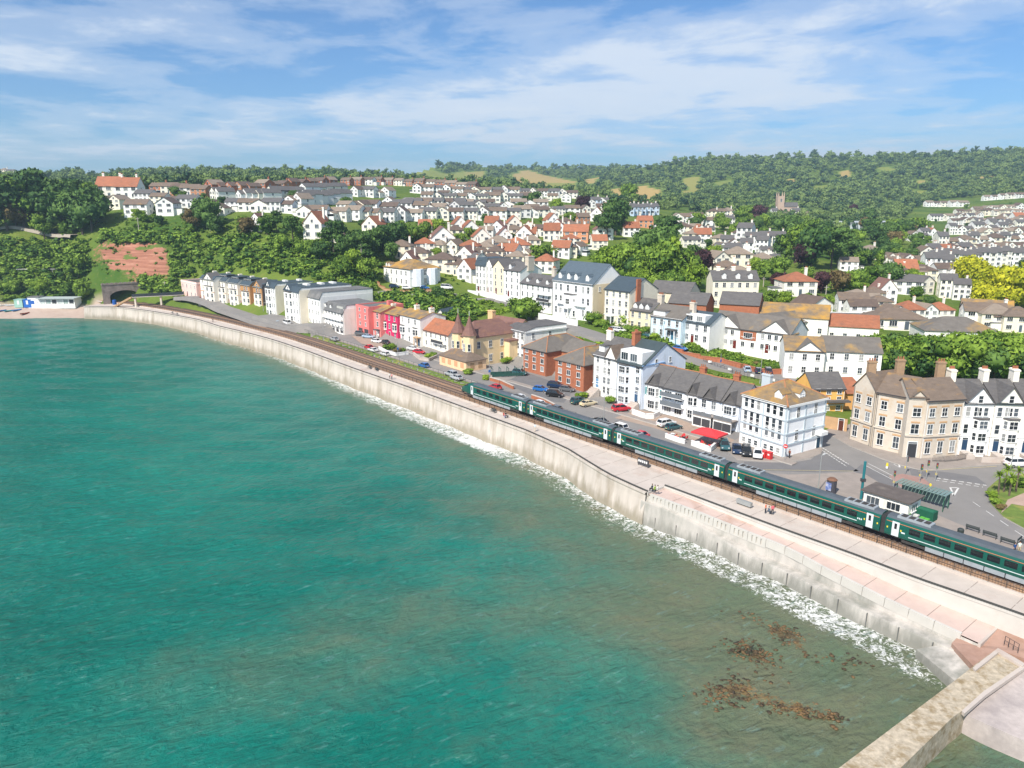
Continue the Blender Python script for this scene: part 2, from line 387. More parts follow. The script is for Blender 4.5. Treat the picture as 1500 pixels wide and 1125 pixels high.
_i, _j = np.meshgrid(np.arange(NV - 1), np.arange(NU - 1), indexing='ij'); _b = (_i * NU + _j).ravel()
faces = np.stack([_b, _b + 1, _b + NU + 1, _b + NU], 1)
zt = GZ + cliffv * np.random.RandomState(3).normal(0, 0.5, GX.shape)
m, nt, p = newmat('terrain')
geo = nd(nt, 'ShaderNodeNewGeometry').outputs[0]
na = nd(nt, 'ShaderNodeTexNoise', i_Vector=geo, i_Scale=0.02, i_Detail=8.0, i_Roughness=0.65)
nb = nd(nt, 'ShaderNodeTexNoise', i_Vector=geo, i_Scale=0.35, i_Detail=6.0, i_Roughness=0.7)
g1 = mixc(nt, ramp(nt, na.outputs[0], [(0.35, 0), (0.65, 1)]), (0.055, 0.115, 0.018), (0.15, 0.20, 0.035))
g1 = mixc(nt, ramp(nt, nb.outputs[0], [(0.55, 0), (0.75, 0.8)]), g1, (0.21, 0.20, 0.06))
fa = nd(nt, 'ShaderNodeAttribute', attribute_name='field').outputs['Fac']
fcol = ramp(nt, fa, [(0.3, (0.13, 0.20, 0.04)), (0.5, (0.24, 0.27, 0.06)), (0.85, (0.40, 0.30, 0.11)), (1.0, (0.46, 0.33, 0.12))])
fcol = mixc(nt, 1.0, fcol, ramp(nt, nb.outputs[0], [(0.3, 0.85), (0.7, 1.1)]), 'MULTIPLY')
g2 = mixc(nt, mth(nt, 'GREATER_THAN', fa, 0.15), g1, fcol)
wv = nd(nt, 'ShaderNodeTexNoise', i_Vector=nd(nt, 'ShaderNodeMapping', i_Vector=geo, i_Scale=(0.06, 0.06, 0.9)).outputs[0], i_Scale=1.0, i_Detail=7.0, i_Roughness=0.7)
rock = ramp(nt, wv.outputs[0], [(0.3, (0.19, 0.085, 0.055)), (0.5, (0.36, 0.16, 0.105)), (0.7, (0.47, 0.25, 0.175))])
ca = nd(nt, 'ShaderNodeAttribute', attribute_name='cliff').outputs['Fac']
cgrass = mth(nt, 'GREATER_THAN', nd(nt, 'ShaderNodeTexNoise', i_Vector=nd(nt, 'ShaderNodeMapping', i_Vector=geo, i_Scale=(0.05, 0.05, 0.3)).outputs[0], i_Scale=1.0, i_Detail=6.0).outputs[0], 0.60)
rock = mixc(nt, cgrass, rock, (0.12, 0.16, 0.04))
ca = ramp(nt, mth(nt, 'ADD', ca, mth(nt, 'MULTIPLY', mth(nt, 'SUBTRACT', nd(nt, 'ShaderNodeTexNoise', i_Vector=geo, i_Scale=.16, i_Detail=7.0, i_Roughness=.7).outputs[0], .5), 1.5)), [(.42, 0), (.55, 1)])
g3 = mixc(nt, ca, g2, rock)
ba = nd(nt, 'ShaderNodeAttribute', attribute_name='beach').outputs['Fac']
g3 = mixc(nt, ba, g3, mixc(nt, nb.outputs[0], (0.36, 0.25, 0.20), (0.52, 0.43, 0.36)))
ua = nd(nt, 'ShaderNodeAttribute', attribute_name='urban').outputs['Fac']
g3 = mixc(nt, mth(nt, 'GREATER_THAN', ua, 0.02), g3, mixc(nt, nb.outputs[0], (0.20, 0.185, 0.17), (0.30, 0.28, 0.255)))
nt.links.new(g3, p.inputs['Base Color']); p.inputs['Roughness'].default_value = 0.95; p.inputs['Specular IOR Level'].default_value = 0.1
bp = nd(nt, 'ShaderNodeBump', i_Strength=0.6, i_Distance=1.0, i_Height=nb.outputs[0]); nt.links.new(bp.outputs[0], p.inputs['Normal'])
me = npmesh('terrain', np.stack([GX, GY, zt], -1).reshape(-1, 3), faces, m, True)
fattr(me, 'field', fieldv.ravel()); fattr(me, 'cliff', cliffv.ravel()); fattr(me, 'urban', urban.ravel())
fattr(me, 'beach', (isbeach & (bd < 17)).astype(float).ravel())
struct(place('terrain', me))

# ------------------------------------------------------------------ sea
def lw(t): return min(0.9, max(0.0, (24 - t) / 12)) * 1.4
def foot(t):
    return toff(t, sE(t) - 0.8) if t > T_SPLIT else toff(t, sL(t) - .85 - lw(t))
FT = [foot(t) for t in np.arange(-16, 356, 3)]
FTa = np.array(FT)
xs = np.r_[np.linspace(-4000, -420, 20), np.arange(-400, 90, 1.5), np.linspace(100, 900, 12)]
ys = np.r_[np.linspace(-900, 20, 18), np.arange(26, 356, 1.5), np.linspace(360, 900, 8)]
SX, SY = np.meshgrid(xs, ys)
dm = np.full(SX.shape, 1e9)
for q in FT: dm = np.minimum(dm, np.hypot(SX - q[0], SY - q[1]))
st, ss = ts(SX.ravel(), SY.ravel()); st = st.reshape(SX.shape)
def blob(px, py, rx, ry, ang=0, k=1.0):
    c = W(px, py, 0); ca, sa = math.cos(ang), math.sin(ang); dx, dy = SX - c.x, SY - c.y
    a, b = (dx * ca + dy * sa) / rx, (-dx * sa + dy * ca) / ry
    return k * np.exp(-(a * a + b * b))
foam = np.clip(1 - dm / np.interp(st, [60, 110, 220], [4.6, 6.5, 7.5]), 0, 1) * np.interp(st, [-30, 0, 20, 60, 110, 150, 210, 330], [0.8, 1.0, 1.05, 1.05, 1.05, 1.0, 0.8, 0.62])
foam += np.exp(-((dm - 4.5) / 1.6) ** 2) * np.interp(st, [-30, -5, 22, 45, 80, 130, 170], [0.25, 0.75, 0.7, 0.45, 0.6, 0.3, 0.0])
foam += blob(1210, 905, 4.5, 1.2, -0.8, 0.22) + blob(1330, 985, 4, 1.4, -0.9, 0.2) + blob(700, 650, 6, 1.5, -0.8, 0.45)
silt = np.exp(-dm / np.interp(st, [-30, 30, 90, 140, 330], [24, 17, 11, 7, 5])) * 1.05
for a in [(1150, 960, 13, 15, 0, .95), (1230, 1060, 10, 9, 0, .85), (1000, 880, 12, 10, 0, .45), (850, 900, 10, 8, 0, .35), (470, 950, 17, 10, 0.35, .24), (330, 1010, 14, 8, 0.3, .16), (620, 900, 18, 10, 0.3, .2), (760, 760, 14, 6, -0.8, .3), (1040, 1080, 8, 8, 0, .4)]: silt += blob(*a)
weed = blob(1145, 925, 3.0, 1.6, -0.7, 1) + blob(1100, 955, 2.6, 1.9, -0.8, 1) + blob(1075, 1010, 3.2, 1.7, 0.2, .9) + blob(1140, 1030, 3.4, 1.4, -0.4, .85) + blob(1200, 1045, 3.0, 1.0, -0.4, .6) + blob(1165, 945, 2.5, 1.0, -.9, .8) + blob(985, 1050, 2.5, 2, 0, .5)
wz = 0.10 * np.sin(0.55 * (SX * 0.35 + SY) + 0.9 * np.sin(SX * 0.08)) + 0.07 * np.sin(0.9 * (SX * -0.2 + SY * 0.9) + 1.3 * np.sin(SX * 0.13 + SY * 0.05)) + 0.03 * np.sin(1.7 * SX + 0.6 * SY)
m, nt, p = newmat('sea_water')
geo = nd(nt, 'ShaderNodeNewGeometry').outputs[0]
def att(n): return nd(nt, 'ShaderNodeAttribute', attribute_name=n).outputs['Fac']
big = nd(nt, 'ShaderNodeTexNoise', i_Vector=geo, i_Scale=0.018, i_Detail=5.0, i_Roughness=0.6)
mid = nd(nt, 'ShaderNodeTexNoise', i_Vector=geo, i_Scale=0.11, i_Detail=6.0, i_Roughness=0.65, i_Distortion=0.6)
fine = nd(nt, 'ShaderNodeTexNoise', i_Vector=geo, i_Scale=1.1, i_Detail=9.0, i_Roughness=0.74, i_Distortion=1.8)
basec = ramp(nt, big.outputs[0], [(0.35, (0.001, 0.118, 0.088)), (0.55, (0.004, 0.165, 0.124)), (0.7, (0.010, 0.200, 0.145))])
sl = mth(nt, 'ADD', att('silt'), mth(nt, 'MULTIPLY', mth(nt, 'SUBTRACT', mid.outputs[0], 0.5), 0.75))
basec = mixc(nt, ramp(nt, sl, [(0.05, 0), (0.5, 0.5), (1.05, 0.95)]), basec, mixc(nt, mid.outputs[0], (0.066, 0.140, 0.080), (0.185, 0.150, 0.085)))
wd = mth(nt, 'ADD', att('weed'), mth(nt, 'SUBTRACT', fine.outputs[0], 0.5))
wdm = ramp(nt, mth(nt, 'ADD', mth(nt, 'MULTIPLY', mth(nt, 'SUBTRACT', fine.outputs[0], 0.5), 2.2), att('weed')), [(0.62, 0), (0.75, 0.85)])
wdm = mth(nt, 'MULTIPLY', wdm, mth(nt, 'GREATER_THAN', att('weed'), 0.12))
basec = mixc(nt, wdm, basec, mixc(nt, ramp(nt, mid.outputs[0], [(0.42, 0), (0.62, 1)]), (0.035, 0.03, 0.02), (0.27, 0.165, 0.06)))
fm = mth(nt, 'ADD', att('foam'), mth(nt, 'MULTIPLY', mth(nt, 'SUBTRACT', fine.outputs[0], 0.5), 2.4))
fmm = ramp(nt, fm, [(0.66, 0), (0.80, 0.65), (1.05, 1.0)])
fmm = mth(nt, 'MULTIPLY', fmm, mth(nt, 'GREATER_THAN', att('foam'), 0.06))
basec = mixc(nt, fmm, basec, (0.80, 0.80, 0.78))
nt.links.new(basec, p.inputs['Base Color'])
nt.links.new(mth(nt, 'ADD', 0.16, mth(nt, 'MULTIPLY', fmm, 0.6), True), p.inputs['Roughness']); p.inputs['IOR'].default_value = 1.33
crest = nd(nt, 'ShaderNodeTexNoise', i_Vector=nd(nt, 'ShaderNodeMapping', vector_type='TEXTURE', i_Vector=geo, i_Rotation=(0, 0, R(34)), i_Scale=(2.6, .8, 1)).outputs[0], i_Scale=.9, i_Detail=6.0, i_Roughness=.65)
basec = mixc(nt, ramp(nt, crest.outputs[0], [(.58, 0), (.78, .5)]), basec, (.17, .33, .31)); nt.links.new(basec, p.inputs['Base Color'])  # lighter streaks: light glowing through wave crests put into the colour
mpw = nd(nt, 'ShaderNodeMapping', vector_type='TEXTURE', i_Vector=geo, i_Rotation=(0, 0, R(34)), i_Scale=(2.0, 1.0, 1.0))
w1 = nd(nt, 'ShaderNodeTexNoise', i_Vector=mpw.outputs[0], i_Scale=0.75, i_Detail=8.0, i_Roughness=0.6, i_Distortion=0.3)
w2 = nd(nt, 'ShaderNodeTexNoise', i_Vector=mpw.outputs[0], i_Scale=1.5, i_Detail=4.0, i_Roughness=0.6)
hh = mth(nt, 'ADD', w1.outputs[0], mth(nt, 'MULTIPLY', w2.outputs[0], 0.28))
bp = nd(nt, 'ShaderNodeBump', i_Strength=0.85, i_Distance=0.95, i_Height=hh); nt.links.new(bp.outputs[0], p.inputs['Normal'])
nx, ny = len(xs), len(ys)
_i, _j = np.meshgrid(np.arange(ny - 1), np.arange(nx - 1), indexing='ij'); _b = (_i * nx + _j).ravel()
me = npmesh('sea', np.stack([SX, SY, wz], -1).reshape(-1, 3), np.stack([_b, _b + 1, _b + nx + 1, _b + nx], 1), m, True)
fattr(me, 'foam', foam.ravel()); fattr(me, 'silt', silt.ravel()); fattr(me, 'weed', weed.ravel())
struct(place('sea', me))

# ------------------------------------------------------------------ strips along the line
def strip(name, t0, t1, prof, mats, step=3.0, parent=None, mi=None, smooth=False):
    """sweep a cross-section prof(t) -> [(s, z), ...] along the railway"""
    n = max(2, int(abs(t1 - t0) / step)); rings = []
    for k in range(n + 1):
        t = t0 + (t1 - t0) * k / n
        rings.append([(*toff(t, s), z) for s, z in prof(t)])
    b = MB(); b.smooth = smooth
    b.loft(rings, cap=False, closed=False)
    if mi: b.m = [mi[i % len(mi)] for i in range(len(b.f))]
    return b.build(name, mats, parent)
concrete = mat('pale_concrete', (0.52, 0.455, 0.40), 0.85, 0.10, 0.35, (0.44, 0.33, 0.27), 0.35, 0.2, coord='Geo')
conc_wall = mat('weathered_wall', (0.55, 0.485, 0.42), 0.9, 0.16, 0.5, (0.36, 0.30, 0.23), 0.45, 0.3, coord='Geo', stretch=(1, 1, 0.18), s2=0.4)
def tide(m, z0, z1, c):
    nt = m.node_tree; p = [n for n in nt.nodes if n.type == 'BSDF_PRINCIPLED'][0]; old = p.inputs['Base Color'].links[0].from_socket
    g = nd(nt, 'ShaderNodeNewGeometry').outputs[0]; sp = nd(nt, 'ShaderNodeSeparateXYZ', i_0=g)
    n = nd(nt, 'ShaderNodeTexNoise', i_Vector=nd(nt, 'ShaderNodeMapping', i_Vector=g, i_Scale=(.5, .5, .12)).outputs[0], i_Scale=1.0, i_Detail=7.0, i_Roughness=.7)
    k = mth(nt, 'ADD', sp.outputs[2], mth(nt, 'MULTIPLY', mth(nt, 'SUBTRACT', n.outputs[0], .5), 7.0))
    f = nd(nt, 'ShaderNodeMapRange', i_0=k, i_1=z0, i_2=z1, i_3=.85, i_4=0.0)
    nt.links.new(mixc(nt, f.outputs[0], old, c), p.inputs['Base Color'])
tide(conc_wall, .6, 2.7, (.29, .25, .18))
conc_grey = mat('grey_concrete', (0.49, 0.455, 0.41), 0.8, 0.14, 0.5, (0.25, 0.25, 0.215), 0.55, 0.2, coord='Geo', stretch=(1, 1, 0.35))
tide(conc_grey, .4, 2.2, (.22, .215, .185))
conc_white = mat('white_concrete', (0.55, 0.52, 0.47), 0.85, 0.07, 0.5, (0.50, 0.46, 0.40), 0.2, 0.1, coord='Geo')
dark_metal = mat('dark_metal', (0.03, 0.035, 0.04), 0.5, 0.2)
for a_, b_ in ((-60, T_SPLIT - .001), (T_SPLIT, 358)): struct(strip('promenade', a_, b_, lambda t: [(sE(t), Z_PROM), ((sE(t) - 1.2) / 2, Z_PROM + 0.03), (-1.2, Z_PROM)], concrete))
sw = thing('sea_wall', 'long stained pale concrete sea wall dropping from the promenade into the water', 'sea wall', (0, 0, 0))
strip('wall_face', T_SPLIT, 356, lambda t: [(sE(t) - 1.0, -3), (sE(t) - 0.75, 1.5), (sE(t) - 0.35, 4.2), (sE(t) - 0.28, 5.1), (sE(t) - 0.42, 5.35), (sE(t) - 0.42, 5.62), (sE(t) + 0.1, 5.62)], conc_wall, parent=sw)
for a_, b_ in ((-60, T_SPLIT - .001), (T_SPLIT, 356)): strip('edge_strip', a_, b_, lambda t: [(sE(t) + 0.12, 5.6), (sE(t) + 0.12, 5.84), (sE(t) + 0.34, 5.84), (sE(t) + 0.34, 5.6)], mat('edge_strip', (0.06, 0.06, 0.055), 0.7), parent=sw)  # low dark strip along the top edge of the wall
strip('upper_face', -60, T_SPLIT - .001, lambda t: [(sE(t) - 0.10, zT(t) - 0.3), (sE(t) - 0.02, 5.3), (sE(t) - 0.1, 5.35), (sE(t) - 0.1, 5.62), (sE(t) + 0.12, 5.62)], conc_white, parent=sw)
def sI(t): return float(np.interp(t, *_ei))
struct(strip('lower_terrace', -17, T_SPLIT + 1.5, lambda t: [(sL(t) + 0.1, zT(t) - 0.02), (sI(t), zT(t))], mat('pink_concrete', (0.56, 0.43, 0.37), 0.85, 0.1, 0.5, (0.42, 0.27, 0.20), 0.35, 0.2, coord='Geo')))
def lt(t): return float(np.interp(t, [12, 30], [2.0, zT(30) - 1.2])) if t < 30 else zT(t) - 1.2
strip('lower_face', -17, T_SPLIT + .8, lambda t: [(sL(t) - 1.0 - lw(t), -3), (sL(t) - 0.55 - lw(t), lt(t) - 0.2), (sL(t) - 0.5 - lw(t), lt(t)), (sL(t) - 0.05, lt(t) + 0.05), (sL(t) + 0.22, zT(t) - 0.25)], conc_grey, parent=sw)
# slotted parapet panels, each its own cast piece
def panel_mesh(slots, hgt):
    b = MB(); L = 2.94
    b.box(0, L, 0.2, 0.42, 0, hgt)
    b.box(0, L, 0, 0.2, 0, 0.22); b.box(0, L, 0, 0.2, hgt - 0.22, hgt)
    if slots:
        xs_ = [0.0, 0.63, 0.85, 1.36, 1.58, 2.09, 2.31, L]
        for a in range(0, 8, 2): b.box(xs_[a], xs_[a + 1], 0, 0.2, 0.22, hgt - 0.22)
    else: b.box(0, L, 0.002, 0.2, 0.22, hgt - 0.22)
    return b.mesh('panel', conc_white)
pm1, pm0 = panel_mesh(True, 1.45), panel_mesh(False, 1.25)
t = T_SPLIT - 0.5
while t > -15:
    a = Vector(toff(t, sL(t))); b = Vector(toff(t - 3, sL(t - 3))); d = b - a
    q = place('panel', pm1 if t > 12 else pm0, sw, (a.x, a.y, zT(t) - (1.30 if t > 12 else 1.05)), math.atan2(d.y, d.x), (d.length / 3.0, 1, 1))
    q.rotation_euler = (0, -math.atan2(zT(t - 3) - zT(t), 3), math.atan2(d.y, d.x)); t -= 3
b = MB(); e0, e1 = toff(-17, sL(-17) - .1), toff(-17, sI(-17)); e2, e3 = toff(-17.3, sI(-17)), toff(-17.3, sL(-17) - .1); b.prism([e0, e1, e2, e3], 0.5, zT(-17) - .004); b.build('end_wall', concrete, sw)
e0, e1 = toff(T_SPLIT + .05, sL(T_SPLIT)), toff(T_SPLIT + .05, sI(T_SPLIT)); e2, e3 = toff(T_SPLIT - .12, sI(T_SPLIT)), toff(T_SPLIT - .12, sL(T_SPLIT)); MB().prism([e0, e1, e2, e3], 4.9, 5.63).build('step_edge', conc_white, sw)
# joints standing proud on the grey lower face
jm = MB().box(-0.05, 0.05, -0.06, 0.3, -2, 1.9).mesh('joint_rib', mat('joint', (0.16, 0.16, 0.15), 0.9))
for t in np.arange(-13, T_SPLIT, 4.0):
    p = toff(t, sL(t) - 0.72 - lw(t)); place('joint_rib', jm, sw, (p[0], p[1], 0), tang(t) + math.pi)

jl = MB().box(-.035, .035, 0, 1, 0, .012).mesh('paving_joint', mat('joint_line', (.27, .22, .19), .9)); pj = [o_ for o_ in bpy.data.objects if o_.name.startswith('promenade')]
for t in np.arange(-18, 300, 5.0):
    host = pj[0] if t < T_SPLIT else pj[1]; a = Vector(toff(t, sE(t) + .4)); b = Vector(toff(t, -1.25)); d = b - a; place('paving_joint', jl, host, (a.x, a.y, Z_PROM + .016), math.atan2(d.y, d.x) - math.pi / 2, (1, d.length, 1))
for t in np.arange(-15, T_SPLIT, 4.0):
    a = Vector((*toff(t, sL(t) + .3), zT(t))); b = Vector((*toff(t, sI(t) - .1), zT(t))); d = b - a; place('paving_joint', jl, bpy.data.objects['lower_terrace'], (a.x, a.y, zT(t) - .006), math.atan2(d.y, d.x) - math.pi / 2, (1, d.length, 1))
# slipway, jetty and the slab beyond it
sand = mat('wet_pink_sand', (0.40, 0.25, 0.19), 0.6, 0.15, 0.4, (0.27, 0.15, 0.10), 0.4, 0.2, coord='Geo')
def poly_sheet(name, pts, mats, z=None, parent=None, thick=None):
    """flat or sloping slab from photo points [(px,py,z)...]"""
    w = [W(px, py, zz) for px, py, zz in pts]
    b = MB(); n = len(w)
    ar = sum(w[i].x * w[(i + 1) % n].y - w[(i + 1) % n].x * w[i].y for i in range(n))
    if ar < 0: w = w[::-1]
    if thick:
        v = [tuple(p) for p in w] + [(p.x, p.y, p.z - thick) for p in w]
        b.add(v, [tuple(range(n))] + [((i + 1) % n, i, n + i, n + (i + 1) % n) for i in range(n)])
    else: b.add(w, [tuple(range(n))])
    return b.build(name, mats, parent)
sl_ = poly_sheet('slipway', [(1424, 912, 3.0), (1394, 942, 2.5), (1428, 978, 2.6), (1464, 952, 2.8), (1560, 985, 2.7), (1620, 960, 3.0)], sand, thick=5)
struct(sl_)
struct(poly_sheet('slipway_landing', [(1396, 941, 2.1), (1342, 951, 1.2), (1402, 1000, 1.2), (1432, 980, 2.1)], conc_grey, thick=5))
stone = mat('jetty_stone', (0.46, 0.39, 0.29), 0.9, 0.35, 2.2, (0.25, 0.18, 0.09), 0.55, 0.9, coord='Geo', s2=0.9, detail=10.0)
jt = thing('jetty', 'rough ochre stone breakwater running out from the slipway into the sea', 'jetty', W(1400, 1010, 0))
def sub(o, par):       # parent a world-space mesh without moving it
    o.parent = par; o.matrix_parent_inverse = par.matrix_basis.inverted(); return o
sub(poly_sheet('deck', [(1060, 1252, 3.0), (1400, 996, 3.0), (1428, 974, 3.0), (1462, 949, 3.05), (1502, 972, 3.05), (1440, 1014, 3.0), (1408, 1042, 3.0), (1394, 1052, 3.0), (1150, 1290, 3.0)], stone, thick=6), jt)
sub(poly_sheet('coping', [(1425, 978, 3.25), (1462, 949, 3.35), (1502, 972, 3.35), (1498, 976, 3.35), (1463, 955, 3.35), (1429, 982, 3.25)], concrete, thick=0.5), jt)
sub(poly_sheet('coping', [(1409, 1041, 3.12), (1440, 1013, 3.15), (1502, 971, 3.2), (1506, 975, 3.2), (1444, 1018, 3.15), (1413, 1045, 3.12)], concrete, thick=0.4), jt)
ls = thing('landing_slab', 'pale concrete landing slab with weed at its foot beside the stone jetty', 'slab', W(1450, 1060, 0))
sub(poly_sheet('slab', [(1408, 1044, 2.2), (1442, 1017, 2.4), (1505, 975, 2.8), (1760, 1100, 2.8), (1700, 1220, 2.2), (1560, 1112, 2.2), (1500, 1085, 2.2)], mat('slab_top', (0.47, 0.41, 0.38), 0.85, 0.15, 1.6, (0.30, 0.26, 0.25), 0.5, coord='Geo', s2=0.15), thick=5), ls)
sub(poly_sheet('weed_band', [(1405, 1058, 0.55), (1500, 1105, 0.55), (1560, 1136, 0.5), (1560, 1140, 0.5), (1499, 1108, 0.5), (1403, 1061, 0.5)], mat('green_weed', (0.10, 0.16, 0.02), 0.8, 0.4, 2.0), thick=0.9), ls)
poly = [(1438, 943, 2.9), (1445, 938, 2.9)]
hr = thing('handrail', 'thin metal handrail at the top of the slipway beside the jetty', 'handrail', W(1470, 950, 2.9))
b = MB()
pts_ = [W(x, y, 3.0) for x, y in ((1471, 944), (1477, 948), (1484, 952), (1491, 956))]
for q in pts_: sub(MB().tube(q, q + Vector((0, 0, 1.1)), 0.035).build('post', dark_metal), hr)
for h in (0.55, 1.08): sub(MB().tube(pts_[0] + Vector((0, 0, h)), pts_[-1] + Vector((0, 0, h)), 0.025).build('rail', dark_metal), hr)

# ------------------------------------------------------------------ railway
ballast = mat('ballast', (0.30, 0.185, 0.115), 0.95, 0.3, 2.2, (0.40, 0.23, 0.12), 0.5, 0.6, coord='Geo', s2=0.3)
struct(strip('track_bed', -150, 372, lambda t: [(-1.2, 5.4), (-1.2, 5.95), (-0.85, 5.95), (-0.8, 5.9), (-0.4, 6.12), (6.2, 6.12), (7.0, 5.9), (7.6, 5.9)], [ballast, concrete], mi=[1, 1, 1, 0, 0, 0, 0]))
rail_m = mat('rail_steel', (0.16, 0.12, 0.10), 0.4, 0.2, metal=0.6)
rw = thing('railway_track', 'double railway track with rusty rails on brown ballast beside the promenade', 'railway track', (0, 0, 0))
for s0 in (1.4, 4.8):
    for k in (-0.72, 0.72):
        strip('rail', -150, 372, lambda t: [(s0 + k - 0.05, 6.15), (s0 + k - 0.035, 6.35), (s0 + k + 0.035, 6.35), (s0 + k + 0.05, 6.15)], rail_m, parent=rw)
slm = MB().box(-1.25, 1.25, -0.13, 0.13, 6.05, 6.2).mesh('sleeper', mat('sleeper', (0.27, 0.20, 0.16), 0.9, 0.25))
for s0 in (1.4, 4.8):
    for t in np.arange(104 if s0 < 3 else 92, 210, 0.75): 
        p = toff(t, s0); place('sleeper', slm, rw, (p[0], p[1], 0), tang(t) - math.pi / 2)
b = MB()
for s0 in (1.4, 4.8):
    for t in list(np.arange(210, 368, 0.75)) + list(np.arange(-60, 92, 0.75)):
        a = tang(t); c_, s_ = math.cos(a), math.sin(a); p = toff(t, s0)
        b.add([(p[0] + c_ * u + s_ * v, p[1] + s_ * u - c_ * v, z) for z in (6.05, 6.2) for u, v in ((-.13, -1.25), (.13, -1.25), (.13, 1.25), (-.13, 1.25))], [(4, 5, 6, 7), (0, 1, 5, 4), (1, 2, 6, 5), (2, 3, 7, 6), (3, 0, 4, 7)])
o = b.build('far_sleepers', MATS['sleeper'], rw); o['kind'] = 'stuff'
# fences: seaward (posts and rails) and landward (tall palisade-like posts)
def fence(name, label, t0, t1, s, z, hgt, gap, rails, m, pr=0.035):
    f = thing(name, label, 'fence', (0, 0, 0))
    pm = MB().box(-pr, pr, -pr, pr, 0, hgt).mesh('post', m)
    for t in np.arange(t0, t1, gap):
        p = toff(t, s); place('post', pm, f, (p[0], p[1], z), tang(t))
    for h in rails:
        strip('rail', t0, t1, lambda t: [(s - 0.02, z + h), (s - 0.02, z + h + 0.05), (s + 0.02, z + h + 0.05), (s + 0.02, z + h)], m, parent=f)
    return f
rust = mat('fence_metal', (0.07, 0.055, 0.045), 0.7, 0.3)
fence('track_fence', 'low dark post and rail fence between promenade and track', -60, 340, -1.0, 5.95, 1.05, 2.0, (0.45, 0.98), rust)
fence('boundary_fence', 'tall grey mesh fence between the railway and the parade road', 70, 300, 7.6, 6.2, 1.7, 2.6, (0.1, 0.9, 1.62), mat('fence_grey', (0.10, 0.10, 0.095), 0.7), 0.03)
# one fine infill sheet of wires, joined
b = MB()
for t in np.arange(-60, 200, 0.33):
    p = toff(t, -1.0); b.box(p[0] - 0.012, p[0] + 0.012, p[1] - 0.012, p[1] + 0.012, 5.97, 6.95)
o = b.build('fence_wires', rust); o.parent = bpy.data.objects['track_fence']; o['kind'] = 'stuff'
# ------------------------------------------------------------------ the train: train > carriage > windows, doors, bogies ...
green = mat('train_green', (0.004, 0.085, 0.062), 0.28, 0.06, 0.3, spec=0.5)
roofg = mat('train_roof', (0.085, 0.10, 0.115), 0.55, 0.15, 0.8)
tglass = mat('train_glass', (0.012, 0.015, 0.018), 0.08, 0.1, spec=0.8)
tgrey = mat('train_grey', (0.30, 0.33, 0.35), 0.5, 0.15, 1.0)
tdark = mat('train_underframe', (0.05, 0.045, 0.042), 0.8, 0.3, 2.0)
door_m = mat('train_door', (0.62, 0.65, 0.66), 0.45, 0.05)
stripe_w = mat('stripe_pale', (0.62, 0.68, 0.68), 0.5, 0.05); stripe_o = mat('stripe_orange', (0.56, 0.22, 0.11), 0.5, 0.05)
yellow = mat('yellow_paint', (0.75, 0.58, 0.04), 0.5, 0.05)
SEC = [(-1.30, 0.98), (-1.37, 1.35), (-1.37, 2.55), (-1.30, 3.05), (-1.12, 3.38), (-0.7, 3.62), (0, 3.72), (0.7, 3.62), (1.12, 3.38), (1.30, 3.05), (1.37, 2.55), (1.37, 1.35), (1.30, 0.98)]
def body_mesh(nose):
    b = MB(); L = 12.65
    xs_ = list(np.linspace(-L, L, 8)) if not nose else [-L, 7.4, 8.6, 9.8, 10.8, 11.7, 12.3, 12.75]
    rings = []
    for x in xs_:
        k = 0 if x < 7.5 or not nose else (x - 7.4) / 5.4
        wy = 1 - 0.55 * k ** 2.6; dz = 1.95 * k ** 1.9
        ring = []
        for y, z in SEC:
            zz = z - dz * max(0, (z - 0.98) / 2.74) ** 1.1 if k else z
            ring.append((x, y * wy, zz))
        rings.append(ring)
    b.loft(rings, cap=False)
    n = len(SEC); per = []
    for r in range(len(rings) - 1): per += [1 if i in (4, 5, 6, 7) else (2 if i == 12 else 0) for i in range(n)]
    if nose: per = per[:n] + [0 if q == 1 else q for q in per[n:]]
    b.m = per
    for r in (rings[0], rings[-1]): b.add(r, [tuple(range(n))] if r is rings[-1] else [tuple(range(n - 1, -1, -1))], 0)
    return b.mesh('carriage', [green, roofg, tdark])
bm_mid, bm_nose = body_mesh(False), body_mesh(True)
win_m = MB().box(-0.72, 0.72, -0.02, 0.03, -0.40, 0.40).mesh('window', tglass)
db = MB().box(-0.48, 0.48, -0.02, 0.05, 0, 2.1, 0); db.box(-0.17, 0.17, 0.05, 0.065, 1.05, 1.85, 1); door_me = db.mesh('door', [door_m, tglass])
bb = MB()
for x in (-1.3, 1.3):
    for y in (-0.75, 0.75):
        n = 12; bb.add([(x + 0.44 * math.cos(2 * math.pi * i / n), y + d, 0.44 + 0.44 * math.sin(2 * math.pi * i / n)) for d in (-0.06, 0.06) for i in range(n)], [tuple(range(n)), tuple(range(2 * n - 1, n - 1, -1))] + [((i + 1) % n, i, n + i, n + (i + 1) % n) for i in range(n)])
for y in (-1.05, 1.05): bb.box(-1.9, 1.9, y - 0.1, y + 0.1, 0.4, 0.75); bb.box(-0.4, 0.4, y - 0.14, y + 0.14, 0.62, 0.92)
bb.box(-1.5, 1.5, -0.5, 0.5, 0.5, 0.9); bogie_me = bb.mesh('bogie', tdark)
ub = MB()
for x in (-6.0, -3.6, -1.2, 1.2, 3.6, 6.0): ub.box(x - 1.14, x + 1.14, -1.28, 1.28, 0.35, 1.0)
under_me = ub.mesh('underframe', tgrey)
ru = MB().box(-2.2, 2.2, -0.78, 0.78, 3.5, 3.86, 0)
for x in (-1.5, -0.5, 0.5, 1.5): ru.box(x - 0.35, x + 0.35, -0.5, 0.5, 3.86, 3.92, 1)
roof_unit_me = ru.mesh('roof_unit', [tgrey, tdark])
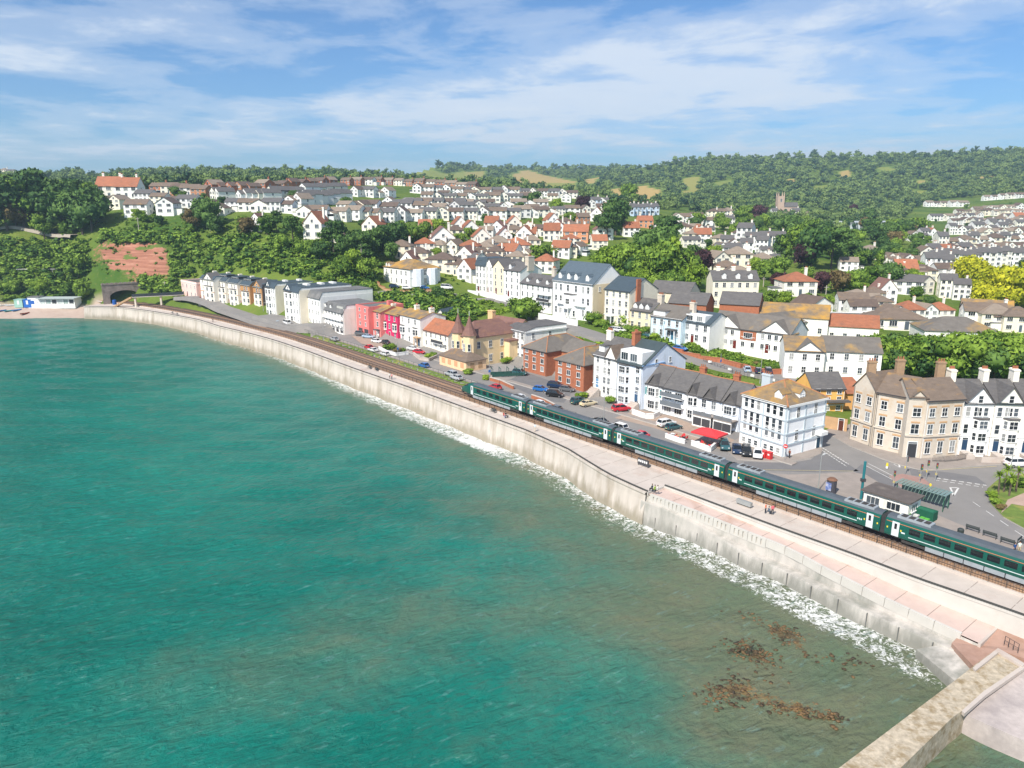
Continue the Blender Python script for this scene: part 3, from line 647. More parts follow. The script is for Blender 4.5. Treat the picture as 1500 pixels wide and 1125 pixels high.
gang = MB().box(-0.42, 0.42, -1.0, 1.0, 0.7, 3.25); gang.box(-0.3, 0.3, -1.2, 1.2, 0.9, 3.5); gang_me = gang.mesh('gangway', mat('bellows', (0.035, 0.035, 0.035), 0.8, 0.3))
tr = thing('train', 'long dark green passenger train with pale doors running along the sea wall', 'train', (*toff(52, 1.4), Z_RAIL), tang(52))
rc, rs = math.cos(-tang(52)), math.sin(-tang(52)); tb = Vector((*toff(52, 1.4), Z_RAIL))
def carriage(n0, nose=False):
    c = toff(26 * (n0 + 0.5), 1.4); d = Vector((c[0], c[1], Z_RAIL)) - tb
    o = place('carriage', bm_nose if nose else bm_mid, tr, (rc * d.x - rs * d.y, rs * d.x + rc * d.y, 0))
    wx = [-7.4 + 2.42 * i for i in range(6)] if nose else [-8.6 + 1.92 * i for i in range(10)]
    dx = [-11.0, 7.35] if nose else [-11.2, 11.2]
    for sgn in (1, -1):
        rz = 0 if sgn > 0 else math.pi
        for x in wx: place('window', win_m, o, (x, 1.365 * sgn, 2.36), rz)
        for x in dx: place('door', door_me, o, (x, 1.35 * sgn, 1.06), rz)
        e = 6.6 if nose else 12.5
        MB().box(-12.5, e, 1.355, 1.375, 2.98, 3.06).build('stripe', stripe_o, o, rz=0).scale = (1, sgn, 1)
        MB().box(-9.4, 6.4 if nose else 9.4, 1.36, 1.385, 1.42, 1.52).build('stripe', stripe_w, o).scale = (1, sgn, 1)
        mk = MB()
        for x in (-10.1, -9.85, -9.6): mk.box(x, x + 0.16, 1.372, 1.38, 1.75, 2.0)
        for x in ((9.9,) if not nose else ()): mk.box(x, x + 0.5, 1.372, 1.38, 1.75, 1.95)
        mk.build('emblem', stripe_w, o).scale = (1, sgn, 1)
        yk = MB()
        for x in (-12.3, -11.9 + 1.4) if nose else (-12.3, -10.45, 10.45, 12.3): yk.box(x - 0.09, x + 0.09, 1.372, 1.382, 1.95, 2.2)
        yk.build('warning_mark', yellow, o).scale = (1, sgn, 1)
    for x in (-8.4, 8.4): place('bogie', bogie_me, o, (x, 0, 0))
    place('underframe', under_me, o)
    for x in ((-9.2,) if nose else (-9.2, 9.2)): place('roof_unit', roof_unit_me, o, (x, 0, 0))
    place('gangway', gang_me, o, (-13.0, 0, 0))
    if nose:
        b = MB(); rings = []
        for x in (9.3, 9.9, 10.5, 11.1):
            k = (x - 7.4) / 5.4; wy = 1 - 0.55 * k ** 2.6; dz = 1.95 * k ** 1.9; r = []
            for y, z in SEC[3:10]: r.append((x, y * wy * 1.012, z - dz * ((z - 0.98) / 2.74) ** 1.1 + 0.03))
            rings.append(r)
        b.loft(rings, cap=False, closed=False); b.build('windscreen', tglass, o)
        for y in (-0.55, 0.55): MB().box(12.45, 12.72, y - 0.16, y + 0.16, 1.35, 1.55).build('headlight', door_m, o)
        MB().box(12.2, 12.95, -0.55, 0.55, 0.5, 1.0).build('coupler_cover', tdark, o)
    return o
for k in (-3, -2, -1, 0, 1, 2): carriage(k)
carriage(3, True)

# ------------------------------------------------------------------ seafront streets
asph = mat('asphalt', (0.225, 0.212, 0.20), 0.92, 0.10, 0.25, (0.30, 0.27, 0.245), 0.35, 0.15, coord='Geo', s2=0.06)
asph2 = mat('asphalt_dark', (0.165, 0.16, 0.16), 0.92, 0.10, 0.4, coord='Geo')
pave = mat('paving', (0.29, 0.25, 0.22), 0.9, 0.12, 0.6, (0.36, 0.30, 0.26), 0.4, 0.1, coord='Geo')
kerbm = mat('kerb_stone', (0.42, 0.39, 0.35), 0.9, 0.1)
white_line = mat('white_marking', (0.62, 0.61, 0.58), 0.8, 0.25, 2.0, coord='Geo'); yline = mat('yellow_marking', (0.52, 0.42, 0.16), 0.8, 0.25, 2.0, coord='Geo')
grassm = mat('verge_grass', (0.13, 0.19, 0.035), 0.95, 0.3, 0.8, (0.30, 0.26, 0.07), 0.5, 0.5, coord='Geo', s2=0.25)
def flatpoly(name, pts, m, z, thick=0.0, kerb=False):
    b = MB()
    if thick: b.prism(pts, z - thick, z, 1 if kerb else 0, 0)
    else:
        n = len(pts); a = sum(pts[i][0] * pts[(i + 1) % n][1] - pts[(i + 1) % n][0] * pts[i][1] for i in range(n))
        b.add([(p[0], p[1], z) for p in (pts if a > 0 else pts[::-1])], [tuple(range(n))])
    bm = bmesh.new(); o = b.build(name, [m, kerbm] if kerb else m)
    return struct(o)
def px(pts, z): return [tuple(W(a, b_, z))[:2] for a, b_ in pts]
flatpoly('road', [toff(t, 8.9) for t in range(-60, 206, 5)] + [toff(t, 23.2) for t in range(205, 148, -5)] + [toff(t, 32.5) for t in range(148, 30, -6)] + [toff(30, 57), toff(-60, 57)], asph, 6.40)
struct(strip('verge', -60, 300, lambda t: [(6.9, 5.95), (7.7, 6.3), (8.9, 6.46), (9.0, 6.3)], grassm))
strip_k = strip('kerb_strip', 24, 165, lambda t: [(17.4, 6.38), (17.4, 6.52), (17.6, 6.53), (17.6, 6.52), (19.2, 6.53), (19.2, 6.38)], [kerbm, pave], mi=[0, 0, 1, 1, 1]); struct(strip_k)
struct(strip('pavement', 50, 204, lambda t: [(8.9, 6.38), (8.95, 6.5), (10.2, 6.52), (10.35, 6.52), (10.35, 6.38)], [pave, kerbm], mi=[0, 0, 1, 1]))
flatpoly('pavement', px([(1060, 655), (1080, 673), (1133, 675.5), (1165, 674.5), (1187, 670.5), (1203, 664), (1205, 657), (1192, 646), (1182, 638), (1150, 630), (1100, 630)], 6.52), pave, 6.52, 0.3, True)
flatpoly('pavement', px([(1190, 612), (1205, 630), (1243, 652), (1290, 671), (1320, 681), (1345, 687), (1370, 688), (1410, 684), (1460, 680), (1560, 676), (1560, 655), (1400, 650), (1300, 630), (1225, 600)], 6.52), pave, 6.52, 0.3, True)
flatpoly('pavement', px([(1100, 689.5), (1123, 692.5), (1155, 695), (1210, 693.5), (1250, 691.5), (1268, 695), (1300, 714), (1335, 735), (1380, 757), (1440, 782), (1500, 805), (1600, 845)], 6.52) + [toff(t, 9.0) for t in (-50, -20, 0, 20, 26)], pave, 6.52, 0.3, True)
flatpoly('traffic_island', px([(1302, 697), (1322, 694), (1352, 700), (1372, 716), (1368, 726), (1345, 726), (1318, 712)], 6.52), mat('red_paving', (0.33, 0.20, 0.17), 0.9, 0.15, 1.0, (0.30, 0.25, 0.22), 0.5, coord='Geo'), 6.52, 0.3, True)
flatpoly('garden_bed', px([(1446, 716), (1450, 736), (1470, 757), (1510, 779), (1580, 800), (1600, 690), (1500, 694), (1462, 702)], 6.56), grassm, 6.56, 0.3, True)
flatpoly('garden_path', px([(1466, 752), (1482, 738), (1520, 745), (1540, 728), (1500, 722), (1476, 732)], 6.58), mat('path_gravel', (0.42, 0.30, 0.24), 0.9, 0.15, coord='Geo'), 6.585, 0)
# darker resurfaced patch at the junction, forecourts
flatpoly('road_patch', px([(1204, 660), (1246, 682), (1258, 690), (1200, 692), (1130, 690), (1090, 686), (1090, 676), (1133, 678), (1165, 677), (1188, 673)], 6.404), asph2, 6.404)
flatpoly('road_patch', px([(1262, 680), (1310, 700), (1362, 728), (1330, 735), (1280, 705), (1250, 690)], 6.404), asph2, 6.404)
flatpoly('road_patch', px([(1332, 686), (1390, 692), (1430, 698), (1446, 710), (1376, 700), (1335, 696)], 6.404), asph2, 6.404)
flatpoly('forecourt', px([(738, 560), (770, 545), (812, 560), (838, 575), (826, 590), (792, 586)], 6.404), asph2, 6.404)
flatpoly('forecourt', px([(700, 545), (735, 528), (760, 540), (728, 555)], 6.404), mat('grey_gravel', (0.27, 0.26, 0.25), 0.9, 0.15, 1.0, coord='Geo'), 6.404)
tan_pave = mat('tan_paving', (0.36, 0.27, 0.21), 0.9, 0.15, 0.8, coord='Geo')
flatpoly('forecourt', px([(900, 612), (935, 600), (985, 610), (1078, 645), (1062, 660), (1000, 640), (955, 626)], 6.406), tan_pave, 6.406)
flatpoly('forecourt', px([(515, 492), (560, 498), (575, 512), (530, 504)], 6.53), tan_pave, 6.535)
def marking(a, b_, w=0.16, dash=None, m=white_line, z=6.41):
    a = W(*a, z); b_ = W(*b_, z); L = (b_ - a).length; d = (b_ - a) / L; n = Vector((-d.y, d.x, 0)) * w / 2
    bld = MB(); s0 = 0
    while s0 < L:
        e = min(L, s0 + (dash[0] if dash else L)); p, q = a + d * s0, a + d * e
        bld.add([p - n, q - n, q + n, p + n], [(0, 1, 2, 3)]); s0 = e + (dash[1] if dash else 1)
    return struct(bld.build('road_marking', m))
marking((1205, 656), (1243, 680), 0.22, (0.6, 0.3)); marking((1203, 659), (1240, 683), 0.2, (0.6, 0.3)); marking((1207, 703.5), (1238, 701), 0.15)
marking((1272, 679), (1318, 702), 0.13); marking((1268, 682), (1314, 706), 0.13); marking((1371, 700), (1445, 711), 0.3, (0.7, 0.45)); marking((1369, 703), (1440, 713.5), 0.2, (0.7, 0.45))
marking((1315, 674), (1318, 684), 0.25); marking((1330, 733), (1352, 728), 0.2); marking((1340, 742), (1500, 815), 0.12); marking((1425, 735), (1500, 786), 0.12, (2, 1.5))
for a, b_ in (((1392, 714), (1404, 714.5)), ((1392, 714), (1397, 726)), ((1404, 714.5), (1397, 726))): marking(a, b_, 0.28)
marking((1290, 667), (1200, 628), 0.12, m=yline); marking((1345, 690), (1460, 683), 0.12, m=yline); marking((1080, 687.5), (1250, 690), 0.12, m=yline)
for i in range(8):
    a = toff(30 + i * 2.6 - 0, 19.3); 
marking((1240, 640), (1320, 686), 0.1, (2, 2))
# upper road (behind the front row) and estate roads, draped over the land
def drape(name, pts, width, m, off=0.12, w3=None):
    p = catmull([(q[0], q[1]) for q in pts], 2.5); b = MB(); rings = []
    for i, q in enumerate(p):
        d = p[min(i + 1, len(p) - 1)] - p[max(i - 1, 0)]; d = d / np.hypot(*d); n = np.array([-d[1], d[0]])
        ring = []
        zc_ = max(ground(*(q + n * width * k)) for k in (-0.5, 0, 0.5)) + off
        for k in (-0.5, 0, 0.5): c = q + n * width * k; ring.append((c[0], c[1], zc_))
        e0, e1 = q - n * (width / 2 + 0.4), q + n * (width / 2 + 0.4)
        rings.append([(e0[0], e0[1], zc_ - 1.5)] + ring + [(e1[0], e1[1], zc_ - 1.5)])
    b.loft(rings, cap=False, closed=False)
    return struct(b.build(name, m))
def gp(x, y): q = hit(x, y); return (q.x, q.y)
drape('road', [gp(560, 427), gp(600, 432), gp(660, 432), gp(690, 440), gp(735, 440), gp(790, 465), gp(840, 484), gp(900, 502), gp(950, 508), gp(1000, 520), gp(1060, 538), gp(1130, 552), gp(1185, 566), gp(1200, 590)], 6.5, asph)
drape('road', [gp(480, 490), gp(430, 481), gp(372, 468), gp(322, 452), gp(290, 442), gp(265, 437)], 6.5, asph)
drape('road', [gp(560, 322), gp(572, 314), gp(578, 306), gp(590, 296), gp(600, 290)], 7.0, asph)
drape('road', [gp(-60, 338), gp(0, 336), gp(60, 341), gp(110, 349)], 4.5, mat('pale_path', (0.38, 0.33, 0.27), 0.9, 0.1))

drape('forecourt', [gp(505, 497), gp(478, 487), gp(445, 480), gp(410, 472), gp(385, 465)], 9.0, asph, .06)
# ------------------------------------------------------------------ building kit
WHITE, CREAM = '#efede7', '#e6d9bd'
slate = mat('slate_roof', (0.115, 0.108, 0.105), 0.75, 0.22, 0.9, (0.15, 0.14, 0.13), 0.4, 0.3, stretch=(1, 1, 4))
bslate = mat('blue_slate', (0.055, 0.078, 0.095), 0.6, 0.18, 0.9, stretch=(1, 1, 4))
brown = mat('brown_tile', (0.17, 0.128, 0.098), 0.85, 0.2, 0.8, (0.36, 0.20, 0.055), 0.25, 0.3, stretch=(1, 1, 3), s2=0.22)
lichen = mat('lichen_tile', (0.20, 0.15, 0.10), 0.9, 0.2, 0.8, (0.46, 0.255, 0.05), 0.75, 0.3, stretch=(1, 1, 2), s2=0.16)
grey_l = mat('grey_lichen_roof', (0.155, 0.138, 0.12), 0.85, 0.18, 0.7, (0.40, 0.24, 0.06), 0.28, 0.3, s2=0.14)
terra = mat('terracotta_tile', (0.33, 0.125, 0.065), 0.85, 0.22, 0.8, (0.22, 0.11, 0.07), 0.4, 0.3, stretch=(1, 1, 3), objrand=0.15)
plum = mat('plum_tile', (0.20, 0.105, 0.085), 0.8, 0.2, 0.8, (0.27, 0.14, 0.08), 0.4, 0.3, stretch=(1, 1, 3))
felt = mat('felt_roof', (0.14, 0.14, 0.14), 0.9, 0.15, 0.5, (0.24, 0.23, 0.22), 0.4)
ridge_t = mat('ridge_tile', (0.42, 0.19, 0.09), 0.85, 0.2, 1.0)
white_f = mat('window_white', (0.78, 0.78, 0.76), 0.5, 0.03); dark_f = mat('window_dark', (0.06, 0.06, 0.065), 0.5, 0.05)
m, nt, p = newmat('window_pane'); oi = nd(nt, 'ShaderNodeObjectInfo')
nt.links.new(ramp(nt, oi.outputs['Random'], [(0.0, (0.012, 0.016, 0.02)), (0.5, (0.035, 0.045, 0.055)), (0.75, (0.10, 0.12, 0.14)), (0.95, (0.34, 0.34, 0.33))]), p.inputs['Base Color'])
p.inputs['Roughness'].default_value = 0.08; pane_m = m
wood_or = mat('boarding', (0.48, 0.30, 0.16), 0.85, 0.15, 1.5)
brick = mat('red_brick', (0.40, 0.145, 0.075), 0.9, 0.16, 1.6, (0.30, 0.11, 0.06), 0.3, 0.2)
brick_y = mat('buff_brick', (0.38, 0.25, 0.15), 0.9, 0.15, 1.6)
stone_p = mat('pale_stone', (0.60, 0.53, 0.44), 0.88, 0.13, 0.5, (0.46, 0.33, 0.20), 0.35, 0.2, s2=0.25)
stone_o = mat('orange_stone', (0.52, 0.33, 0.18), 0.88, 0.14, 1.0)
rubble = mat('rubble_wall', (0.34, 0.27, 0.22), 0.95, 0.3, 1.2, (0.22, 0.17, 0.13), 0.5, 0.6, coord='Geo')
_WM = {}
def win_mesh(w, h, style='sash', frame=None):
    k = (round(w, 2), round(h, 2), style, frame.name if frame else '')
    if k not in _WM:
        b = MB(); f = 0.085; y0, y1 = -0.075, 0.03
        b.box(-w / 2 - f, w / 2 + f, y0, y1, h, h + f); b.box(-w / 2 - f, -w / 2, y0, y1, 0, h); b.box(w / 2, w / 2 + f, y0, y1, 0, h)
        b.box(-w / 2 - 0.16, w / 2 + 0.16, -0.17, y1, -0.12, 0)
        if style == 'sash': b.box(-w / 2, w / 2, y0 + 0.01, y1, h * 0.5 - 0.035, h * 0.5 + 0.035)
        if style in ('sash', 'case') and w > 0.75:
            n = 1 if w < 1.5 else (2 if w < 2.4 else 3)
            for i in range(n): x = -w / 2 + w * (i + 1) / (n + 1); b.box(x - 0.03, x + 0.03, y0 + 0.012, y1, 0, h)
        if style == 'hood': b.box(-w / 2 - 0.25, w / 2 + 0.25, -0.3, y1, h + 0.2, h + 0.36); b.box(-w / 2, w / 2, y0 + 0.01, y1, h * 0.5 - 0.035, h * 0.5 + 0.035)
        pm = MB().box(-w / 2, w / 2, -0.025, 0.01, 0, h).mesh('pane', pane_m)
        _WM[k] = (b.mesh('window', frame or white_f), pm)
    return _WM[k]
def window(par, x, y, z, rz, w, h, style='sash', frame=None):
    a, b = win_mesh(w, h, style, frame)
    o = place('window', a, par, (x, y, z), rz); place('pane', b, o); return o
_DM = {}
def door(par, x, y, z, rz=0, colr='#6b2a22', w=0.95, h=2.1):
    k = (colr, w, h)
    if k not in _DM:
        b = MB().box(-w / 2 - 0.12, w / 2 + 0.12, -0.09, 0.03, 0, h + 0.45, 1); b.box(-w / 2, w / 2, -0.11, 0.0, 0, h, 0); b.box(-w / 2, w / 2, -0.105, 0.0, h + 0.06, h + 0.36, 2)
        _DM[k] = b.mesh('door', [paint(colr), white_f, pane_m])
    return place('door', _DM[k], par, (x, y, z), rz)
class B: pass
def slab(b, poly, th=0.16, m=0):
    n = len(poly); v = [tuple(q) for q in poly] + [(q[0], q[1], q[2] - th) for q in poly]
    b.add(v, [tuple(range(n)), tuple(range(2 * n - 1, n - 1, -1))] + [((i + 1) % n, i, n + i, n + (i + 1) % n) for i in range(n)], m)
def shell(bd, wall, roofm, roof, rise, ov=0.35, base=2.5, par=None, x0=0, y0=0, W_=None, D_=None, H_=None, z0=None, ridge=None, wallname='wall', mans=0.0):
    """walls and a roof of the given kind as two parts"""
    W_ = W_ or bd.W; D_ = D_ or bd.D; H = H_ or bd.H; zb = -base if z0 is None else z0
    x1, y1 = x0 + W_, y0 + D_; par = par or bd.root
    w = MB(); r = MB()
    if roof in ('gx', 'gy'):
        w.box(x0, x1, y0, y1, zb, H)
        if roof == 'gx':
            ym = y0 + D_ / 2
            for x in (x0, x1): w.add([(x, y0, H), (x, y1, H), (x, ym, H + rise)], [(0, 1, 2)])
            k = rise / (D_ / 2)
            slab(r, [(x0 - 0.2, y0 - ov, H - ov * k + 0.1), (x1 + 0.2, y0 - ov, H - ov * k + 0.1), (x1 + 0.2, ym, H + rise + 0.1), (x0 - 0.2, ym, H + rise + 0.1)])
            slab(r, [(x1 + 0.2, y1 + ov, H - ov * k + 0.1), (x0 - 0.2, y1 + ov, H - ov * k + 0.1), (x0 - 0.2, ym, H + rise + 0.1), (x1 + 0.2, ym, H + rise + 0.1)])
            if ridge: r.box(x0 - 0.2, x1 + 0.2, ym - 0.13, ym + 0.13, H + rise + 0.05, H + rise + 0.22, 1)
        else:
            xm = x0 + W_ / 2
            for y in (y0, y1): w.add([(x0, y, H), (x1, y, H), (xm, y, H + rise)], [(0, 1, 2)])
            k = rise / (W_ / 2)
            slab(r, [(x0 - ov, y1 + 0.2, H - ov * k + 0.1), (x0 - ov, y0 - 0.3, H - ov * k + 0.1), (xm, y0 - 0.3, H + rise + 0.1), (xm, y1 + 0.2, H + rise + 0.1)])
            slab(r, [(x1 + ov, y0 - 0.3, H - ov * k + 0.1), (x1 + ov, y1 + 0.2, H - ov * k + 0.1), (xm, y1 + 0.2, H + rise + 0.1), (xm, y0 - 0.3, H + rise + 0.1)])
            if ridge: r.box(xm - 0.13, xm + 0.13, y0 - 0.3, y1 + 0.2, H + rise + 0.05, H + rise + 0.22, 1)
    elif roof == 'hip':
        w.box(x0, x1, y0, y1, zb, H); a, b, c, d = (x0 - ov, y0 - ov, H), (x1 + ov, y0 - ov, H), (x1 + ov, y1 + ov, H), (x0 - ov, y1 + ov, H)
        if W_ >= D_: e, f = (x0 + D_ / 2, y0 + D_ / 2, H + rise), (x1 - D_ / 2, y0 + D_ / 2, H + rise)
        else: e, f = (x0 + W_ / 2, y0 + W_ / 2, H + rise), (x0 + W_ / 2, y1 - W_ / 2, H + rise)
        fs = [(a, b, f, e), (b, c, f), (c, d, e, f), (d, a, e)] if W_ >= D_ else [(a, b, e), (b, c, f, e), (c, d, f), (d, a, e, f)]
        for q in fs: r.add(list(q), [tuple(range(len(q)))])
        r.add([a, b, c, d], [(3, 2, 1, 0)]); r.box(x0 - ov, x1 + ov, y0 - ov, y1 + ov, H - 0.2, H - 0.003)
        if ridge:
            r.tube(e, f, 0.16, n=5, m=1) if (Vector(e) - Vector(f)).length > 0.1 else None
            for q, g in ((a, e), (d, e if W_ >= D_ else f), (b, f if W_ >= D_ else e), (c, f)): r.tube(q, g, 0.14, n=5, m=1)
    elif roof == 'flat':
        w.box(x0, x1, y0, y1, zb, H - 0.3); t = 0.28
        for q in ((x0, x1, y0, y0 + t), (x0, x1, y1 - t, y1), (x0, x0 + t, y0 + t, y1 - t), (x1 - t, x1, y0 + t, y1 - t)): w.box(*q, H - 0.3, H + rise)
        r.box(x0 + t, x1 - t, y0 + t, y1 - t, H - 0.3, H + 0.02)
    elif roof == 'mans':
        w.box(x0, x1, y0, y1, zb, H); i = mans or 0.9
        a = [(x0 - 0.1, y0 - ov, H), (x1 + 0.1, y0 - ov, H), (x1 + 0.1, y0 + i, H + rise), (x0 - 0.1, y0 + i, H + rise)]
        slab(r, a); slab(r, [(x0 - 0.1, y0 + i, H + rise), (x1 + 0.1, y0 + i, H + rise), (x1 + 0.1, y1 + 0.1, H + rise), (x0 - 0.1, y1 + 0.1, H + rise)])
        for x in (x0, x1): w.add([(x, y0, H), (x, y1, H), (x, y1, H + rise - 0.16), (x, y0 + i, H + rise - 0.16)], [(0, 1, 2, 3)])
        w.add([(x0, y1, H), (x1, y1, H), (x1, y1, H + rise - .16), (x0, y1, H + rise - .16)], [(0, 1, 2, 3)])
    ww = w.build(wallname, wall, par); rr = r.build('roof', [roofm, ridge] if ridge else roofm, par)
    return ww, rr
def bld(name, label, p0, x1, zb, D, top, wall, roofm, roof='gx', rise=2.5, ang=-51, cat='building', ridge=None, W_=None, base=2.5, mans=0, group=None):
    bd = B(); o = W(p0[0], p0[1], zb); a = R(ang); u = Vector((math.cos(a), math.sin(a), 0))
    if W_: bd.W = W_
    else:
        lo, hi = 0.5, 80
        for _ in range(50):
            mdl = (lo + hi) / 2
            if proj(o + u * mdl)[0] < x1: lo = mdl
            else: hi = mdl
        bd.W = lo
    bd.D = D; bd.H = height_to(o, top) if top > 60 else top
    bd.root = thing(name, label, cat, o, a, group); bd.u = u; bd.o = o
    bd.wall, bd.roof = shell(bd, wall, roofm, roof, rise, ridge=ridge, base=base, mans=mans); bd.rise = rise; bd.wm = wall; bd.rm = roofm
    if bd.H > 5 and bd.W > 4:
        for x in (.18, bd.W - .18): MB().tube((x, -.07, -.5), (x, -.07, bd.H - .15), .05, n=5).build('rain_pipe', dark_f if rnd.random() < .5 else white_f, bd.root)
        MB().box(-.1, bd.W + .1, -.42, -.28, bd.H - .14, bd.H - .02).build('gutter', dark_f, bd.root) if roof in ('gx', 'hip', 'mans') else None
    return bd
def grid(bd, floors, cols, w=1.0, h=1.6, z0=0.9, H=None, face='f', style='sash', skip=(), x0=0.0, x1=None, frame=None, y=0.0, off=0.0):
    """one window object for each opening; face f=front, r=right gable, l=left"""
    H = H or bd.H; fh = (H - 0.2) / floors; L = (bd.W if face == 'f' else bd.D); x1 = L if x1 is None else x1
    h = min(h, fh * 0.62)
    xs_ = cols if hasattr(cols, '__len__') else [(i + 0.5) / cols for i in range(cols)]
    for i in range(floors):
        for j, fx in enumerate(xs_):
            if (i, j) in skip: continue
            q = x0 + (x1 - x0) * fx; z = i * fh + z0
            if face == 'f': window(bd.root, q, y - off, z, 0, w, h, style, frame)
            elif face == 'r': window(bd.root, bd.W, q, z, math.pi / 2, w, h, style, frame)
            else: window(bd.root, 0, L - q, z, -math.pi / 2, w, h, style, frame)
def band(bd, z, pr=0.14, hgt=0.22, m=None, sides='fr', name='string_course'):
    b = MB()
    if 'f' in sides: b.box(-0.02, bd.W + 0.02, -pr, 0.03, z, z + hgt)
    if 'r' in sides: b.box(bd.W - 0.03, bd.W + pr, 0.035, bd.D, z, z + hgt)
    b.build(name, m or white_f, bd.root)
_CH = {}
def chimney(bd, x, y, z0, z1, w=1.2, d=0.7, pots=3, m=None):
    m = m or stone_p; b = MB().box(-w / 2, w / 2, -d / 2, d / 2, z0, z1); b.box(-w / 2 - 0.1, w / 2 + 0.1, -d / 2 - 0.1, d / 2 + 0.1, z1 - 0.35, z1 - 0.12)
    c = b.build('chimney', m, bd.root, (x, y, 0))
    pm = _CH.get('p') or MB().cyl(0, 0, 0, 0.55, 0.15, 0.12, 8).mesh('chimney_pot', terra); _CH['p'] = pm
    for i in range(pots): place('chimney_pot', pm, c, (-w / 2 + w * (i + 0.5) / pots, 0, z1))
    return c
def dormer(bd, x, y, z, w=1.3, h=1.5, dep=2.2, m=None, rm=None, flat=False, rz=0):
    e = MB().box(-w / 2, w / 2, 0, dep, 0, h)
    if flat: e.box(-w / 2 - 0.15, w / 2 + 0.15, -0.2, dep, h, h + 0.16, 1)
    else:
        e.add([(-w / 2, 0, h), (w / 2, 0, h), (0, 0, h + w * 0.5)], [(0, 1, 2)])
        slab(e, [(-w / 2 - 0.12, dep, h), (-w / 2 - 0.12, -0.15, h), (0, -0.15, h + w * 0.55), (0, dep, h + w * 0.55)], 0.1, 1)
        slab(e, [(w / 2 + 0.12, -0.15, h), (w / 2 + 0.12, dep, h), (0, dep, h + w * 0.55), (0, -0.15, h + w * 0.55)], 0.1, 1)
    o = e.build('dormer', [m or white_f, rm or bd.rm], bd.root, (x, y, z), rz)
    a, b = win_mesh(w - 0.35, h - 0.45, 'sash'); q = place('window', a, o, (0, 0, 0.2)); return o
def bay(bd, x, w, dep, z0, z1, floors, m=None, cap=None, wide=0.9):
    """canted bay standing in front of the facade"""
    m = m or bd.wm; c = dep * 0.7; pts = [(-w / 2, 0.0), (-w / 2 + c, -dep), (w / 2 - c, -dep), (w / 2, 0.0)]
    b = MB(); b.prism(pts, z0, z1); o = b.build('bay', m, bd.root, (x, 0, 0))
    MB().prism([(q[0] * 1.06, q[1] * 1.12) for q in pts], z1, z1 + 0.25).build('bay_roof', cap or slate, o)
    fh = (z1 - z0) / floors
    for i in range(floors):
        z = z0 + fh * i + 0.75; h = min(1.7, fh * 0.58)
        wd = w - 2 * c - 0.3; a, _ = win_mesh(min(wd, 1.7), h, 'sash'); q = place('window', a, o, (0, -dep, z)); 
        MB().box(-min(wd, 1.7) / 2, min(wd, 1.7) / 2, -0.03, 0.0, 0, h).build('pane', pane_m, o, (0, -dep, z))
        for sg in (-1, 1):
            px_, py_ = sg * (w / 2 - c / 2), -dep / 2; rz = sg * math.atan2(dep, c); a, pm_ = win_mesh(0.6, h, 'sash')
            place('window', a, o, (px_, py_, z), rz); place('pane', pm_, o, (px_, py_, z), rz)
    return o
def fgable(bd, x, w, z, rise, m=None, rm=None, dep=3.0, win=True, off=0.02):
    """gable raised over the eaves on the front"""
    b = MB().add([(x - w / 2, -off, z - 0.6), (x + w / 2, -off, z - 0.6), (x + w / 2, -off, z), (x, -off, z + rise), (x - w / 2, -off, z)], [(0, 1, 2, 3, 4)])
    o = b.build('front_gable', m or bd.wm, bd.root); r = MB()
    for sg in (-1, 1): slab(r, [(x + sg * (w / 2 + 0.25), dep, z - 0.15), (x + sg * (w / 2 + 0.25), -0.35, z - 0.15), (x, -0.35, z + rise + 0.08), (x, dep, z + rise + 0.08)][::sg], 0.14)
    r.build('gable_roof', rm or bd.rm, o)
    if win: window(bd.root, x, -off, z + 0.05, 0, 0.75, min(1.3, rise * 0.5))
    return o
def balcony(bd, x0, x1, z, dep=1.2, m=None):
    o = MB().box(x0, x1, -dep, 0, z, z + 0.15).build('balcony', white_f, bd.root); mm = m or mat('balcony_glass', (0.10, 0.14, 0.15), 0.1)
    MB().box(x0, x1, -dep, -dep + 0.05, z + 0.15, z + 1.1).build('balustrade', mm, o); return o
def porch(bd, x, w=1.8, dep=1.3, h=2.9, m=None, cap=None):
    b = MB()
    for sg in (-1, 1): b.box(x + sg * w / 2 - 0.13, x + sg * w / 2 + 0.13, -dep, -dep + 0.26, 0, h)
    b.box(x - w / 2 - 0.2, x + w / 2 + 0.2, -dep - 0.1, 0, h, h + 0.35, 1); return b.build('porch', [m or white_f, cap or m or white_f], bd.root)
def pipes(bd, xs_, m=None):
    for x in xs_: MB().tube((x, -0.08, 0), (x, -0.08, bd.H - 0.1), 0.055, n=5).build('rain_pipe', m or dark_f, bd.root)

# ------------------------------------------------------------------ the seafront row, from the tunnel end
pk = paint('#eccabf'); b = bld('terraced_house', 'low pink two storey house with parapet at the tunnel end of the row', (267, 433), 290, 9.6, 9, 411, pk, slate, 'flat', 0.5, -46); grid(b, 2, 4, 0.9, 1.6, 0.9, skip=((0, 1),)); door(b.root, b.W * .375, 0, .2); band(b, b.H - .3)
MB().box(b.W, b.W + 2.6, 1.5, 8, -2, b.H + 0.6).build('side_wing', paint('#b88774'), b.root); chimney(b, b.W - .6, 4, b.H, b.H + 2.2, m=pk)
vw = paint('#f2eadb'); vb = paint('#b98c5e')
spec = [((296, 443), 316, 'white four storey house with tall front gable beside the low pink house', vw, True), ((316, 445), 333, 'white four storey house with small parapet pediment and dark roof lantern', vw, False), ((333, 448), 350.5, 'white four storey house with plain parapet between pediment and brown house', vw, False), ((350.5, 451), 369, 'brown stone terraced house with pale bay and flat parapet', vb, False), ((369, 454), 386.5, 'brown stone terraced house with pointed front gable and arched door', vb, True)]
